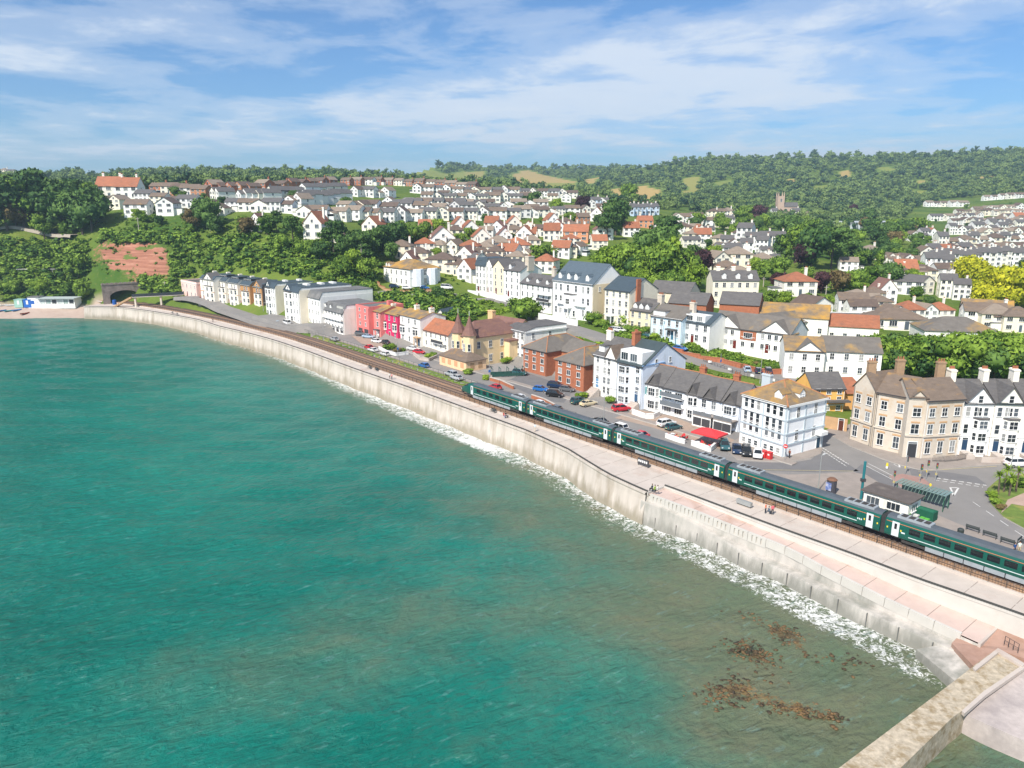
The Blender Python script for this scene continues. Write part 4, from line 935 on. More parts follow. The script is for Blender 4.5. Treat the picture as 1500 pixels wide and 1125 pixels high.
for i, (p0, x1, lab, wm_, gb) in enumerate(spec):
    b = bld('terraced_house', lab, p0, x1, 9.0 - .2 * i, 12, p0[1] - 35, wm_, bslate, 'mans', 1.6, -43, mans=1.5); b.z = b.H
    grid(b, 4, [.2], .6, 1.5, 1.2, skip=((0, 0),)); bay(b, b.W * .64, b.W * .52, .9, 0, b.H * .74, 3, m=vw); door(b.root, b.W * .2, 0, 1.0, colr='#7a3a30', h=2.3)
    for q in (.55, .75): window(b.root, b.W * q, 0, b.H * .79, 0, .75, 1.5)
    MB().box(b.W * .05, b.W * .35, -2.2, 0, -2, 0.9).build('steps', concrete, b.root); band(b, b.H - .25, .3, .35, m=vw, sides='f', name='cornice'); band(b, b.H * .5, .12, .25, m=paint('#b58a68'), sides='f')
    if gb: fgable(b, b.W * .6, b.W * .72, b.H, 3.0, rm=slate, dep=5)
    else: dormer(b, b.W * .5, 2, b.H + .4, b.W * .55, 2.0, 4, m=dark_f, flat=True)
    chimney(b, .3, 7, b.H, b.H + 3, .9, 1.6, 0, m=vw)
MB().box(b.W, b.W + .05, .1, 12, -2, b.H + 1.4).build('side_render', paint('#6f6266'), b.root)
ap_w, ap_c = paint('#f1efe9'), paint('#e7dcc6')
for i, (p0, x1, top, lab) in enumerate([((392, 461), 405.5, 419, 'white gabled apartment block with cream flank next to the brown terrace'), ((419, 469), 440.5, 424, 'middle white gabled apartment block with cream flank and small brown sign'), ((451, 475), 471, 434, 'white apartment block with grey mansard front and blank pale grey flank')]):
    b = bld('apartment_block', lab, p0, x1, 7.8 - .4 * i, 22, top, ap_w, felt if i == 2 else bslate, 'mans', 2.6 if i == 2 else 1.8, -51, mans=1.2)
    MB().box(b.W, b.W + .06, .3, 21.9, -2, b.H + .8).build('flank_render', paint('#e4e2de') if i == 2 else ap_c, b.root)
    if i < 2:
        fgable(b, b.W * .3, b.W * .5, b.H, 2.6, rm=bslate, dep=4); bay(b, b.W * .3, b.W * .44, .8, 0, b.H - .6, 4); grid(b, 4, [.64, .86], .8, 1.5, 1.0)
        if i == 1: MB().box(b.W + .06, b.W + .12, 6, 7.6, 7.0, 8.1).build('sign_plate', paint('#5a3c2c'), b.root)
    else: grid(b, 3, [.2, .45, .7, .88], .8, 1.5, 1.2)
    for q in (6, 12, 17): MB().box(b.W * .3, b.W * .6, q, q + 1.4, b.H + 1.5, b.H + 2.4).build('roof_light', white_f, b.root)
b = bld('guest_house', 'white three storey house with dormered slate mansard, balcony and arched undercroft', (473, 480), 504, 6.8, 14, 452, paint('#f3f0ea'), felt, 'mans', 3.0, -51, mans=1.6)
MB().box(b.W, b.W + .06, .3, 13.9, -2, b.H + 1.6).build('flank_render', paint('#ebe3d8'), b.root); grid(b, 3, 7, 1.0, 1.3, 1.3, style='case'); balcony(b, .2, b.W - .2, b.H * .62, 1.0, m=white_f)
for q in (.15, .4): dormer(b, b.W * q, .3, b.H + .4, 1.4, 1.4, 2.5)
MB().box(b.W * .66, b.W * .93, .6, 3, b.H + .3, b.H + 2.2).build('roof_light', mat('roof_glass', (.5, .5, .46), .2), b.root)
for q in range(5): MB().box(b.W * (.08 + .19 * q), b.W * (.2 + .19 * q), -.04, .1, .1, 1.9).build('undercroft_shade', dark_f, b.root)  # flat dark sheets on the wall, shade inside the arches put into colour
chimney(b, .8, 3, b.H + 2, b.H + 4.2, .7, .6, 2, m=slate)
sal, sal2, crim = paint('#dd7c77'), paint('#e08a84'), paint('#cf2f62')
b = bld('salmon_block', 'salmon pink four storey block with dark garage bays beside the white guest house', (523, 488), 542, 6.6, 14, 447, sal, felt, 'flat', .4, -51); grid(b, 4, [.3, .72], .9, 1.2, 1.0, style='case', skip=((0, 0), (0, 1)))
for q in (.3, .75): MB().box(b.W * q - 1.5, b.W * q + 1.5, -.05, .2, 0, 2.4).build('garage_shade', dark_f, b.root)  # a dark sheet per bay stands in for the shade within
MB().box(b.W - 1.5, b.W - .2, 8, 10, b.H, b.H + 1.9).build('roof_stair', sal, b.root)
b = bld('terraced_house', 'pale salmon three storey house joined to the crimson house', (543, 491), 559, 6.6, 10, 454, sal2, lichen, 'gx', 1.7, -51); grid(b, 3, [.25, .7], 1.2, 1.7, .9); porch(b, b.W * .72, 2.2, 1.2, 2.6, cap=slate); door(b.root, b.W * .7, 0, .1, colr='#e8e4dc')
b = bld('terraced_house', 'crimson three storey house with pale bay windows and small garden', (559, 493), 584.5, 6.6, 10, 457, crim, lichen, 'gx', 1.7, -51); grid(b, 3, [.22, .5, .8], .9, 1.6, .9, skip=((0, 1), (1, 0), (1, 2)))
for q in (.22, .8): bay(b, b.W * q, 2.4, .6, b.H * .33, b.H * .66, 1, m=vw)
door(b.root, b.W * .5, 0, .1, colr='#8f1d2c'); band(b, b.H - .3, .2, .3, m=paint('#e7a3b2'), sides='f', name='cornice'); chimney(b, .4, 5, b.H, b.H + 2.6, 1.0, 1.4, 4, m=vw)
b = bld('terraced_house', 'white three storey house with bays joined to the crimson house', (584.5, 499), 616.5, 6.6, 10, 460, paint(WHITE), lichen, 'gx', 1.7, -51); grid(b, 3, [.2, .5, .78], .9, 1.6, .9, style='sash')
for q in (.2, .78): bay(b, b.W * q, 2.6, .6, b.H * .3, b.H * .62, 1)
for q in (.3, .95): chimney(b, b.W * q, 5, b.H, b.H + 3.2, 1.0, 1.6, 4, m=vw)
porch(b, b.W * .92, 2, 1.4, 2.8, m=stone_o); door(b.root, b.W * .92, 0, .1, colr='#2c4a63'); band(b, b.H - .3, .2, .3, sides='f', name='cornice')
b = bld('cottage', 'cream cottage with long orange tiled roof and balcony', (615, 506), 657, 6.5, 9, 481, paint('#f1eadb'), terra, 'gx', 3.4, -51); grid(b, 2, 6, .8, 1.4, 1.0); balcony(b, b.W * .5, b.W * .9, b.H * .42, 1.1, m=dark_f); door(b.root, b.W * .08, 0, .1, colr='#7b4a2a')
b = bld('gable_house', 'small grey slate gabled house behind the white terrace', (636, 483), 655, 8.5, 8, 463, paint('#d8d4cb'), bslate, 'gy', 2.6, -30); window(b.root, b.W * .5, 0, b.H, 0, .8, 1.2)
# turreted villa
pe = paint('#e9cfa4'); b = bld('turreted_villa', 'peach villa with two conical plum turrets and boarded windows', (668, 531), 691, 6.5, 17, 490, pe, plum, 'hip', 4.2, -51)
for (x, y) in ((1.2, 0.2), (b.W - .6, -.2)):
    q = MB().cyl(x, y, 0, b.H + .9, 1.9, 1.9, 10); o = q.build('turret', pe, b.root)
    MB().cyl(x, y, b.H + .9, b.H + 3.2, 2.35, 1.15, 10).cyl(x, y, b.H + 3.2, b.H + 6.4, 1.15, .06, 10).build('turret_roof', plum, o); MB().tube((x, y, b.H + 6.3), (x, y, b.H + 7.8), .06).build('finial', white_f, o)
    for a in (-2.4, -1.57, -.7): w_ = window(o, x + 1.9 * math.cos(a), y + 1.9 * math.sin(a), b.H * .58, a + math.pi / 2, .7, 2.0)
grid(b, 2, [.5], 1.0, 1.7, 1.4); grid(b, 2, [.15, .4, .65], 1.0, 1.9, 1.0, face='r')
MB().box(b.W + .02, b.W + .1, 2, 3.6, 1, 2.8).build('boarding', wood_or, b.root)
MB().box(b.W, b.W + 2.5, 12, 18.5, -2, b.H - 2).build('side_wing', pe, b.root); MB().box(b.W - .3, b.W + 2.9, 11.7, 18.8, b.H - 2, b.H - 1.6).build('wing_roof', plum, b.root)
e = MB().box(0, b.W * .9, -3.4, 0, -1, 3.6).build('front_porch', pe, b.root); MB().add([(-.3, -3.8, 3.6), (b.W * .9 + .3, -3.8, 3.6), (b.W * .9 + .3, 0, 4.6), (-.3, 0, 4.6)], [(0, 1, 2, 3)]).build('porch_roof', mat('red_lead', (.36, .13, .11), .7, .15), e)
b = bld('annex', 'low peach annex with boarded windows and brown hipped roof before the turreted villa', (644, 533), 683, 6.5, 7, 2.9, paint('#ecc8a0'), brown, 'hip', 2.0, -51, ridge=None)
for q in (.15, .38, .62, .85): MB().box(b.W * q - .8, b.W * q + .8, -.05, .05, .7, 2.2).build('boarding', paint('#dd9f78'), b.root)
for q in (.3, .7): MB().box(b.W - .05, b.W + .05, b.D * q - .7, b.D * q + .7, .5, 2.2).build('boarding', wood_or, b.root)
b = bld('villa_annex', 'tall ochre house with dormers and brown roof behind the turreted villa', (706, 506), 752, 8.5, 10, 481, paint('#d9b981'), plum, 'gx', 3.8, -46); grid(b, 2, [.3, .6, .85], .8, 1.4, 1.0)
for q in (.35, .72): dormer(b, b.W * q, 1.0, b.H + .6, 1.5, 1.5, 2.6)
chimney(b, .3, 4, b.H, b.H + 5.4, 2.2, 1.4, 0, m=paint('#dcb98a'))
b = bld('white_house', 'white three storey stuccoed house with parapet between villa and brick flats', (739, 524), 768, 6.5, 16, 480, paint(WHITE), slate, 'mans', 1.2, -54, mans=4); grid(b, 3, 5, .95, 1.7, 1.0); band(b, b.H - .3, .3, .4, name='cornice'); band(b, b.H * .36, .14, .25); door(b.root, b.W * .5, 0, .1); grid(b, 3, [.2, .6], .9, 1.6, 1.0, face='r')
# brick flats: two wings and a link, one building
b = bld('brick_flats', 'red brick block of flats with brown hipped roofs and white windows', (766, 542), 800, 6.5, 17, 508, brick, grey_l, 'hip', 3.2, -51, ridge=ridge_t)
grid(b, 3, 3, 1.15, 1.25, 1.1, style='case'); o2 = W(813, 562, 6.5); dl = o2 - b.o; lx = dl.dot(b.u); ly = dl.dot(Vector((-b.u.y, b.u.x, 0)))
W2 = 10.6; shell(b, brick, grey_l, 'hip', 3.2, x0=lx, y0=ly, W_=W2, D_=16, H_=b.H, ridge=ridge_t, wallname='wing_wall'); shell(b, brick, grey_l, 'gx', 2.6, x0=b.W - .5, y0=5.5, W_=lx - b.W + 1.5, D_=9, H_=b.H - .1, wallname='link_wall')
for i in range(3):
    for q in (.18, .48, .82): window(b.root, lx + W2 * q, ly, 1.1 + i * (b.H - .2) / 3, 0, 1.15, 1.25, 'case')
MB().box(b.W + 1.2, b.W + 3.2, 4.6, 5.6, 0, 3.6).build('glazed_porch', mat('porch_glass', (.55, .56, .55), .2), b.root); door(b.root, b.W + 2.2, 4.58, 0, colr='#e6e3dc')
# tall Victorian pair
b = bld('terraced_house', 'tall white Victorian house with bay dormer and front steps beside brick flats', (868, 576), 902, 6.5, 12, 519, paint(WHITE), slate, 'gx', 4.0, -54, ridge=None); grid(b, 4, [.2, .5, .68], .8, 1.8, 1.0, skip=((0, 0),)); dormer(b, b.W * .22, 1.0, b.H + .8, 1.9, 1.5, 2.4, flat=True); chimney(b, .4, 5, b.H + 1, b.H + 5.6, 1.6, 1.0, 5, m=vw)
band(b, b.H - .25, .25, .3, sides='f', name='cornice'); band(b, b.H * .27, .15, .2, sides='f'); door(b.root, b.W * .2, 0, 2.0, colr='#6c93b5')
for k in range(7): MB().box(b.W * .05, b.W * .38, -.6 - .45 * (k + 1), -.6 - .45 * k, -1, 1.9 - .28 * k).build('step', concrete, b.root)
fgable(b, b.W * .74, b.W * .45, b.H - .1, 3.2, rm=brown, dep=4, win=False)
bl = paint('#dfe8f3'); b = bld('terraced_house', 'tall pale blue Victorian house with slate gable end and glazed attic', (902, 589), 939, 6.5, 15, 529, bl, mat('attic_slate', (.05, .07, .075), .6, .15), 'gx', 4.6, -52)
grid(b, 4, [.28, .82], 1.0, 1.8, 1.0); bay(b, b.W * .3, 3.2, .8, 0, b.H - .5, 4); MB().box(b.W * .08, b.W * .92, .4, 5, b.H + .1, b.H + 3.0).build('attic', white_f, b.root)
for q in (.25, .6): window(b.root, b.W * q, .38, b.H + .7, 0, 2.0, 1.7, 'case')
grid(b, 3, [.3, .62], .7, 1.2, 3.4, face='r'); MB().box(b.W, b.W + .16, -.3, 7.5, b.H + .1, b.H + .3).build('bargeboard', paint('#86a9cf'), b.root); door(b.root, b.W * .8, 0, 1.6, colr='#3c5a78')
for k in range(6): MB().box(b.W * .66, b.W * .96, -.4 - .45 * (k + 1), -.4 - .45 * k, -1, 1.5 - .26 * k).build('step', concrete, b.root)
chimney(b, .2, 6, b.H + 2, b.H + 6.4, 1.0, 2.0, 4, m=brick)
# low terrace of four houses with dark slates and terracotta ridges
segs = [((943, 598), 969, 'white two storey house with teal shutters at the blue gable', paint('#f3f4f2')), ((969, 604.5), 1003, 'white two storey house with two grey glass balconies', paint('#f0f1f1')), ((1003, 613), 1022, 'narrow white house between glass balconies and the pale blue pair', paint('#eff1f2')), ((1022, 618), 1052, 'pale blue house with terracotta hip trim above a terrace cafe', paint('#e1e9f4')), ((1052, 625), 1082, 'pale blue bay fronted house against the corner hotel', paint('#dfe8f4'))]
for i, (p0, x1, lab, wm_) in enumerate(segs):
    b = bld('terraced_house', lab, p0, x1, 6.5, 9, p0[1] - 38, wm_, slate, 'gx', 3.6, -48, ridge=ridge_t)
    if i == 1:
        for z in (.36, .7): balcony(b, .3, b.W - .3, b.H * z, 1.3, m=mat('smoked_glass', (.16, .18, .2), .12))
        grid(b, 2, [.25, .7], 1.8, 2.0, .6, style='case')
    else: grid(b, 2, [.25, .72], 1.0, 1.7, .8); 
    if i in (0, 2, 4): bay(b, b.W * .5, min(3.0, b.W * .7), .7, 0, b.H - .3, 2)
    if i != 1: fgable(b, b.W * .5, b.W * .55, b.H, 2.2, m=slate, rm=slate, win=False)
    if i == 0: 
        for q in (.1, .9): MB().box(b.W * q - .2, b.W * q + .2, -.06, .02, b.H * .55, b.H * .85).build('shutter', paint('#1f7f80'), b.root)
    if i in (3, 4): MB().box(.3, b.W - .3, -2.6, -.1, 2.2, 2.4).build('terrace_deck', pave, b.root); MB().box(.3, b.W - .3, -2.6, -2.4, -.5, 2.15).build('terrace_wall', paint('#f1efea'), b.root); MB().box(.3, b.W - .3, -2.6, -2.55, 2.4, 3.2).build('balustrade', mat('iron_lattice', (.16, .17, .18), .6), b.root); [MB().box(x - 1.0, x + 1.0, -2.62, -2.55, .2, 1.9).build('opening_shade', dark_f, b.root) for x in (b.W * .3, b.W * .72)]  # openings are flat sheets coloured dark as the shade under the deck
    if i in (1, 3): chimney(b, b.W * .95, 6.5, b.H + 1, b.H + 4.6, 1.4, .9, 3, m=brick)
# corner hotel
b = bld('corner_hotel', 'white corner hotel with grey-blue trim, arched window and lichened hipped roof', (1083, 648), 1147, 6.5, 11.5, 577, paint('#f5f5f4'), lichen, 'hip', 3.2, -58, ridge=ridge_t); gt = paint('#b9c4ca')
fl = b.H / 4; 
for z, h in ((fl * .55, 1.0), ): pass
for i, z in enumerate((0.25, 2.6, fl * 1.75, fl * 2.85)):
    for q in (.1, .24, .38, .6, .74, .88):
        window(b.root, b.W * q, 0, z + (.3 if i == 0 else .6), 0, .75, .9 if i == 0 else 1.9, 'sash' if i < 2 else 'hood')
for z in (2.2, fl * 1.72, fl * 2.8): band(b, z, .2, .28, m=gt)
band(b, b.H - .35, .4, .4, m=white_f, name='cornice')
for x in (-.02, b.W * .48, b.W - .35): MB().box(x, x + .35, -.12, .05, 0, b.H - .3).build('pilaster', gt if x > 1 else white_f, b.root)
for y in (.3, b.D * .45, b.D - .5): MB().box(b.W - .05, b.W + .12, y, y + .35, 0, b.H - .3).build('pilaster', gt, b.root)
for z in (2.8, fl * 2.9): grid(b, 1, [.28, .72], .8, 2.0, z, face='r')
aw = MB(); n = 10; aw.add([(b.W + .06, b.D * .6 + 1.1 * math.cos(math.pi * i / n), fl * 1.9 + 2.0 + 1.1 * math.sin(math.pi * i / n)) for i in range(n + 1)] + [(b.W + .06, b.D * .6 - 1.1, fl * 1.9), (b.W + .06, b.D * .6 + 1.1, fl * 1.9)], [tuple(range(n + 3))]); aw.build('arched_window', paint('#dfe6ea'), b.root)
MB().box(b.W, b.W + 1.3, b.D * .78, b.D * .96, 2.9, 3.6).build('door_canopy', white_f, b.root); door(b.root, b.W, b.D * .87, .1, math.pi / 2, '#2f4a5c')
for q in (.72,): dormer(b, b.W * q, .9, b.H + .3, 1.7, 1.3, 2.4)
o = dormer(b, b.W - .9, b.D * .45, b.H + .3, 1.7, 1.3, 2.4, rz=math.pi / 2)
chimney(b, .6, 6, b.H, b.H + 3.4, 2.0, .8, 4, m=gt)
# pub, bank and the white houses at the right
b = bld('public_house', 'orange ochre three storey public house with white sash windows', (1187, 607), 1233, 6.9, 8, 570, paint('#f0b968'), slate, 'gx', 2.9, 4, W_=7.4); grid(b, 3, 3, .9, 1.6, .9); MB().box(b.W * .45, b.W + .8, -1.5, 0, 2.9, 3.3).build('porch_roof', slate, b.root); band(b, b.H * .34, .15, .25, sides='f')
MB().box(b.W, b.W + 5.5, 1.5, 8, -2, b.H - 1.4).build('side_wing', paint('#dca667'), b.root); MB().add([(b.W, 1.0, b.H - 1.5), (b.W + 5.8, 1.0, b.H - 1.5), (b.W + 5.8, 8, b.H + .7), (b.W, 8, b.H + .7)], [(0, 1, 2, 3)]).build('wing_roof', terra, b.root)
b = bld('garden_wall', 'buff stone yard wall with brown doors between pub and bank', (1205, 626), 1240, 6.6, .4, 2.3, stone_o, stone_p, 'flat', .2, -35, cat='wall'); door(b.root, b.W * .75, 0, 0, colr='#5c3327')
# bank: five facets following the bend, one building
bk = thing('bank_building', 'pale stone three storey corner building with orange window arches and brown roof', 'building', W(1320, 668, 6.5))
fac = [((1243, 642), 1274, -68, 9.0, 'gable'), ((1276, 655), 1322, -47, 9, ''), ((1321, 669.5), 1347, -10, 9, 'door'), ((1347, 671.5), 1401, 10, 9, '')]
hb = height_to(W(1320, 668, 6.5), 584); bq = []
for k, (p0, x1, ang, dep, kind) in enumerate(fac):
    q = bld('facet', 'x y z w', p0, x1, 6.5, dep, hb + (.0 if kind != 'door' else .6), stone_p, brown, 'gx' if kind != 'gable' else 'gy', 3.0 if kind != 'door' else 2.4, ang, ridge=None)
    n_ = {'gable': 2, '': 3, 'door': 1}[kind]
    if kind == '' and q.W < 8: n_ = 2 if k == 1 else 3
    for i in range(3):
        for j in range(n_):
            x = q.W * (j + .5) / n_; z = (.9, hb * .42, hb * .72)[i]
            if kind == 'door' and i == 0: door(q.root, x, 0, .1, colr='#3a3c40', w=1.5, h=2.6); continue
            window(q.root, x, 0, z, 0, 1.0 if kind != 'door' else 1.3, (2.2, 1.8, 1.5)[i])
            MB().box(x - .75, x + .75, -.1, .02, z + (2.4, 2.0, 1.7)[i], z + (2.4, 2.0, 1.7)[i] + .32).build('window_arch', stone_o, q.root)
    band(q, hb * .37, .25, .3, m=stone_p, sides='f', name='cornice')
    if kind == 'door': fgable(q, q.W / 2, q.W * .8, hb + .6, 1.2, m=stone_p, dep=.6, win=False, off=.1)
    # re-home: the facet's parts hang from the one building
    for ch in list(q.root.children): ch.parent = bk; ch.matrix_parent_inverse = bk.matrix_basis.inverted() @ q.root.matrix_basis
    bpy.data.objects.remove(q.root); bq.append(q)
fake = B(); fake.root = bk
for x, y, h in ((-3, 9, 3.2), (2.2, 8.5, 3.6), (9.5, 7.5, 3.4)): chimney(fake, x, y, hb, hb + 2 + h, 1.5, .9, 3, m=brick_y)
hw = paint('#f7f6f3')
for i, (p0, x1, lab) in enumerate([((1401, 666), 1447, 'white four storey house with hooded bay and wide gable beside the bank'), ((1447, 668), 1489, 'cream white bay fronted house with bracketed green eaves and curved railings'), ((1489, 670), 1535, 'white Victorian house with tall bay windows at the edge of the row')]):
    b = bld('terraced_house', lab, p0, x1, 6.5, 13, 590, hw if i != 1 else paint('#f6f1e4'), slate, 'gx', 3.0, -4 - 3 * i); bay(b, b.W * .62, 2.9, .9, 0, b.H * .7, 3)
    grid(b, 3, [.16, .42], .75, 1.7, 1.0); fgable(b, b.W * .5, b.W * .86, b.H, 3.0, rm=slate, dep=7); band(b, b.H * .36, .15, .22, sides='f'); band(b, b.H - .3, .3, .3, m=paint('#31584d') if i == 1 else white_f, sides='f', name='cornice')
    for q in (.52, .72): window(b.root, b.W * q, 0, b.H * .76, 0, .7, 1.5)
    door(b.root, b.W * .2, 0, .9, colr='#28425e'); MB().box(b.W * .08, b.W * .34, -2.6, 0, -1, .8).build('steps', concrete, b.root); chimney(b, .3, 6.5, b.H + 1.5, b.H + 5, 1.0, 2.0, 4, m=vw)
    MB().box(b.W * .4, b.W, -4.2, -4.0, -.5, 1.0).build('front_wall', concrete, b.root)
# ------------------------------------------------------------------ second row on the upper road
yv = paint('#f3f1ec'); b = bld('clifftop_villa', 'large white clifftop villa with orange lichened hipped roof and walled car park', (563, 414), 601, 19, 15, 390, yv, lichen, 'hip', 3.4, -50); grid(b, 2, [.12, .3, .5, .68, .86], .9, 1.7, 1.0); grid(b, 2, [.2, .5, .8], 1.2, 2.0, 1.0, face='r'); band(b, b.H * .5, .12, .2)
for q in (.25, .72): MB().cyl(b.W - .2, b.D * q, 0, b.H, 2.6, 2.6, 8).build('round_bay', paint('#e4e8ee'), b.root)  # bluish grey tint puts the shade on this side into the colour
for q in (.1, .2): dormer(b, b.W * q, .2, b.H - .1, 1.3, 1.4, 2.5)
MB().box(-7, -.2, 1, 7, -2, 3.0).build('side_wing', yv, b.root); MB().box(-7.3, -.1, .7, 7.3, 3.0, 3.3).build('wing_roof', slate, b.root)
wl = thing('boundary_wall', 'curved orange brick boundary wall below the clifftop villa', 'wall', (0, 0, 0))
pl = [(551, 413), (556, 420), (564, 426), (575, 430), (592, 431), (615, 430), (632, 428)]
for a, c in zip(pl[:-1], pl[1:]):
    pa, pb = hit(*a), hit(*c); d = Vector((pb.x - pa.x, pb.y - pa.y, 0)); L = d.length
    MB().box(0, L + .1, -.2, .2, -2.5, 1.3, 0).box(-.02, L + .12, -.26, .26, 1.3, 1.42, 1).build('wall_length', [stone_o, brick], wl, (pa.x, pa.y, min(pa.z, pb.z) + .3), math.atan2(d.y, d.x))
tw = [((697, 427), 712, '#f2f0ea', 'flat', 'white three storey terrace house with slate pavilion roof'), ((712, 428.5), 722, '#f4f3ef', 'gy', 'white gabled terrace house beside the cream gable'), ((722, 430), 739, '#efdfc0', 'gy', 'cream gabled terrace house on the upper road'), ((738, 434), 762, '#f6f5f1', 'gx', 'tall white terrace house with stone chimney stack')]
for i, (p0, x1, c, rf, lab) in enumerate(tw):
    b = bld('terraced_house', lab, p0, x1, 17, 11, p0[1] - 39, paint(c), bslate if i == 0 else slate, 'mans' if rf == 'flat' else rf, 3.0, -50); grid(b, 4, 2 if i in (1, 2) else 3, .8, 1.6, .9); door(b.root, b.W * .3, 0, .1)
    if i == 3: chimney(b, b.W - .3, 5, b.H, b.H + 5.5, 2.0, 3.0, 4, m=stone_p); dormer(b, b.W * .3, .8, b.H + .4, 1.4, 1.4, 2.4)
    if i == 0: dormer(b, b.W * .4, .4, b.H + .2, 1.8, 1.6, 2.4, flat=True)
    MB().box(0, b.W, -4.2, -4, -2, 1.0).build('front_wall', white_f, b.root)
b = bld('terraced_house', 'long white three storey terrace with grey dormered roof and balconies', (762, 446), 808, 16.4, 10, 414, paint('#f4f3ef'), slate, 'gx', 3.2, -55); grid(b, 3, 6, .8, 1.6, .9)
for q in (.18, .5, .8): dormer(b, b.W * q, .8, b.H + .3, 1.4, 1.3, 2.2)
balcony(b, b.W * .6, b.W - .2, b.H * .62, 1.2, m=white_f); balcony(b, b.W * .6, b.W - .2, b.H * .33, 1.2, m=dark_f); chimney(b, b.W * .72, 5, b.H + 2, b.H + 6, 1.6, 1.0, 4)
hc = mat('hotel_slate', (.085, .115, .14), .65, .12, .8, stretch=(1, 1, 3)); b = bld('grand_hotel', 'grand white hotel with blue-grey roof, round headed dormers and central bay', (809, 460), 867, 16, 15, 410, paint('#f8f7f4'), hc, 'gx', 6.0, -52); grid(b, 3, [.1, .22, .4, .6, .78, .9], 1.0, 2.0, 1.0, skip=((0, 2), (0, 3), (1, 2), (1, 3)))
for q in (.14, .36, .54, .82): dormer(b, b.W * q, .9, b.H + .5, 1.5, 1.7, 3.0)
bay(b, b.W * .48, 5.6, 1.6, 0, b.H * .66, 2, cap=slate); porch(b, b.W * .48, 3.4, 3.0, 3.2); band(b, b.H - .35, .35, .4, sides='f', name='cornice'); balcony(b, b.W * .15, b.W * .85, b.H * .36, 1.0, m=white_f); door(b.root, b.W * .48, -1.6, .1, colr='#dcd8cf')
MB().box(b.W, b.W + .06, .1, 14.9, -2, b.H).build('flank_render', paint('#e3d4b6'), b.root)
for z, y in ((b.H * .8, 3), (b.H * .8, 8), (b.H * .8, 12), (b.H * .35, 7)): window(b.root, b.W + .06, y, z, math.pi / 2, .8, 1.4)
MB().box(0, b.W, -6.2, -6, -2, .9).build('front_wall', white_f, b.root)
b = bld('terraced_house', 'cream four storey house with blue slate roof and brick chimney breast', (884, 474), 921, 15.5, 13, 423, paint('#f0e6cf'), bslate, 'gx', 3.6, -50); grid(b, 4, 4, .85, 1.6, .9); band(b, b.H * .27, .14, .2, sides='f'); porch(b, b.W * .3, 2, 1.4, 2.8); MB().box(b.W, b.W + .5, 2.6, 4.4, b.H * .35, b.H + 3.6).build('chimney_breast', brick, b.root)
b = bld('terraced_house', 'cream two storey house with three white dormers and stone chimney', (921, 481), 952, 15.2, 10, 453, paint('#eedfba'), slate, 'gx', 3.2, -50); grid(b, 2, 3, .9, 1.6, .9); chimney(b, b.W, 4.5, b.H, b.H + 5, 1.6, 1.4, 4)
for q in (.2, .48, .76): dormer(b, b.W * q, .7, b.H + .2, 1.5, 1.3, 2.2)
b = bld('terraced_house', 'pale blue two storey house with attic windows and grey porch', (952, 492), 998, 15, 10, 462, paint('#cfe3ee'), grey_l, 'gx', 3.0, -50); grid(b, 2, [.14, .36, .6, .85], .9, 1.6, .9); porch(b, b.W * .72, 3.0, 1.4, 2.8, cap=slate); door(b.root, b.W * .72, 0, .1, colr='#3f7088'); dormer(b, b.W * .25, .3, b.H, 4.2, 1.6, 3, flat=True); chimney(b, b.W, 4.5, b.H + 1, b.H + 4.6, 1.5, 1.2, 4); band(b, b.H - .25, .2, .3, sides='f', name='cornice')
b = bld('terraced_house', 'white two storey house with blue slate attic box next to pale blue house', (998, 500), 1038, 14.6, 10, 470, paint('#f6f4ee'), bslate, 'gx', 2.6, -50); grid(b, 2, [.2, .55, .85], 1.0, 1.6, .9); MB().box(b.W * .1, b.W * .8, .3, 5, b.H, b.H + 2.1).build('attic', white_f, b.root)
for q in (.25, .6): window(b.root, b.W * q, .28, b.H + .5, 0, 1.8, 1.3, 'case')
door(b.root, b.W * .4, 0, .1)
# modern white block with gables
wb = paint('#f4f2ec'); b = bld('gabled_block', 'white modern terrace with twin gables, brick infill and brown lichened roof', (1038, 505), 1155, 13.4, 11, 476, wb, grey_l, 'gx', 3.6, -44); grid(b, 2, [.05, .14, .22, .3, .44, .56, .68, .76, .84, .93], .9, 1.3, 1.0, style='case')
for q, w_ in ((.22, 8.5), (.82, 8.5)): fgable(b, b.W * q, w_, b.H, 3.2, dep=5, win=False)
MB().box(b.W * .4, b.W * .6, -.12, .05, b.H * .5, b.H - .05).build('brick_panel', brick, b.root); window(b.root, b.W * .5, -.12, b.H * .6, 0, 2.4, 1.4, 'case')
for q in (.1, .3, .7, .9): door(b.root, b.W * q + .9, 0, .1)
b2 = bld('white_block', 'long white three storey block with grey roof stepping back from the road', (1115, 500), 1225, 13, 9, 478, wb, grey_l, 'gx', 2.8, 28, W_=24); grid(b2, 2, 9, .9, 1.2, 1.2, style='case')
b = bld('white_block', 'white corner block with orange lichened roof and gable above the retaining wall', (1147, 551), 1200, 11.5, 12, 513, wb, lichen, 'gx', 2.6, -14, W_=9); grid(b, 2, 3, .9, 1.4, 1.2); fgable(b, b.W * .6, 6.5, b.H, 2.4, dep=6, win=False, rm=grey_l); b3 = b
shell(b, wb, grey_l, 'gx', 2.8, x0=b.W, y0=2, W_=13, D_=10, H_=b.H, wallname='wing_wall')
for i in range(2):
    for q in (.15, .4, .65, .9): window(b.root, b.W + 13 * q, 2, 1.2 + i * b.H / 2, 0, .9, 1.4)
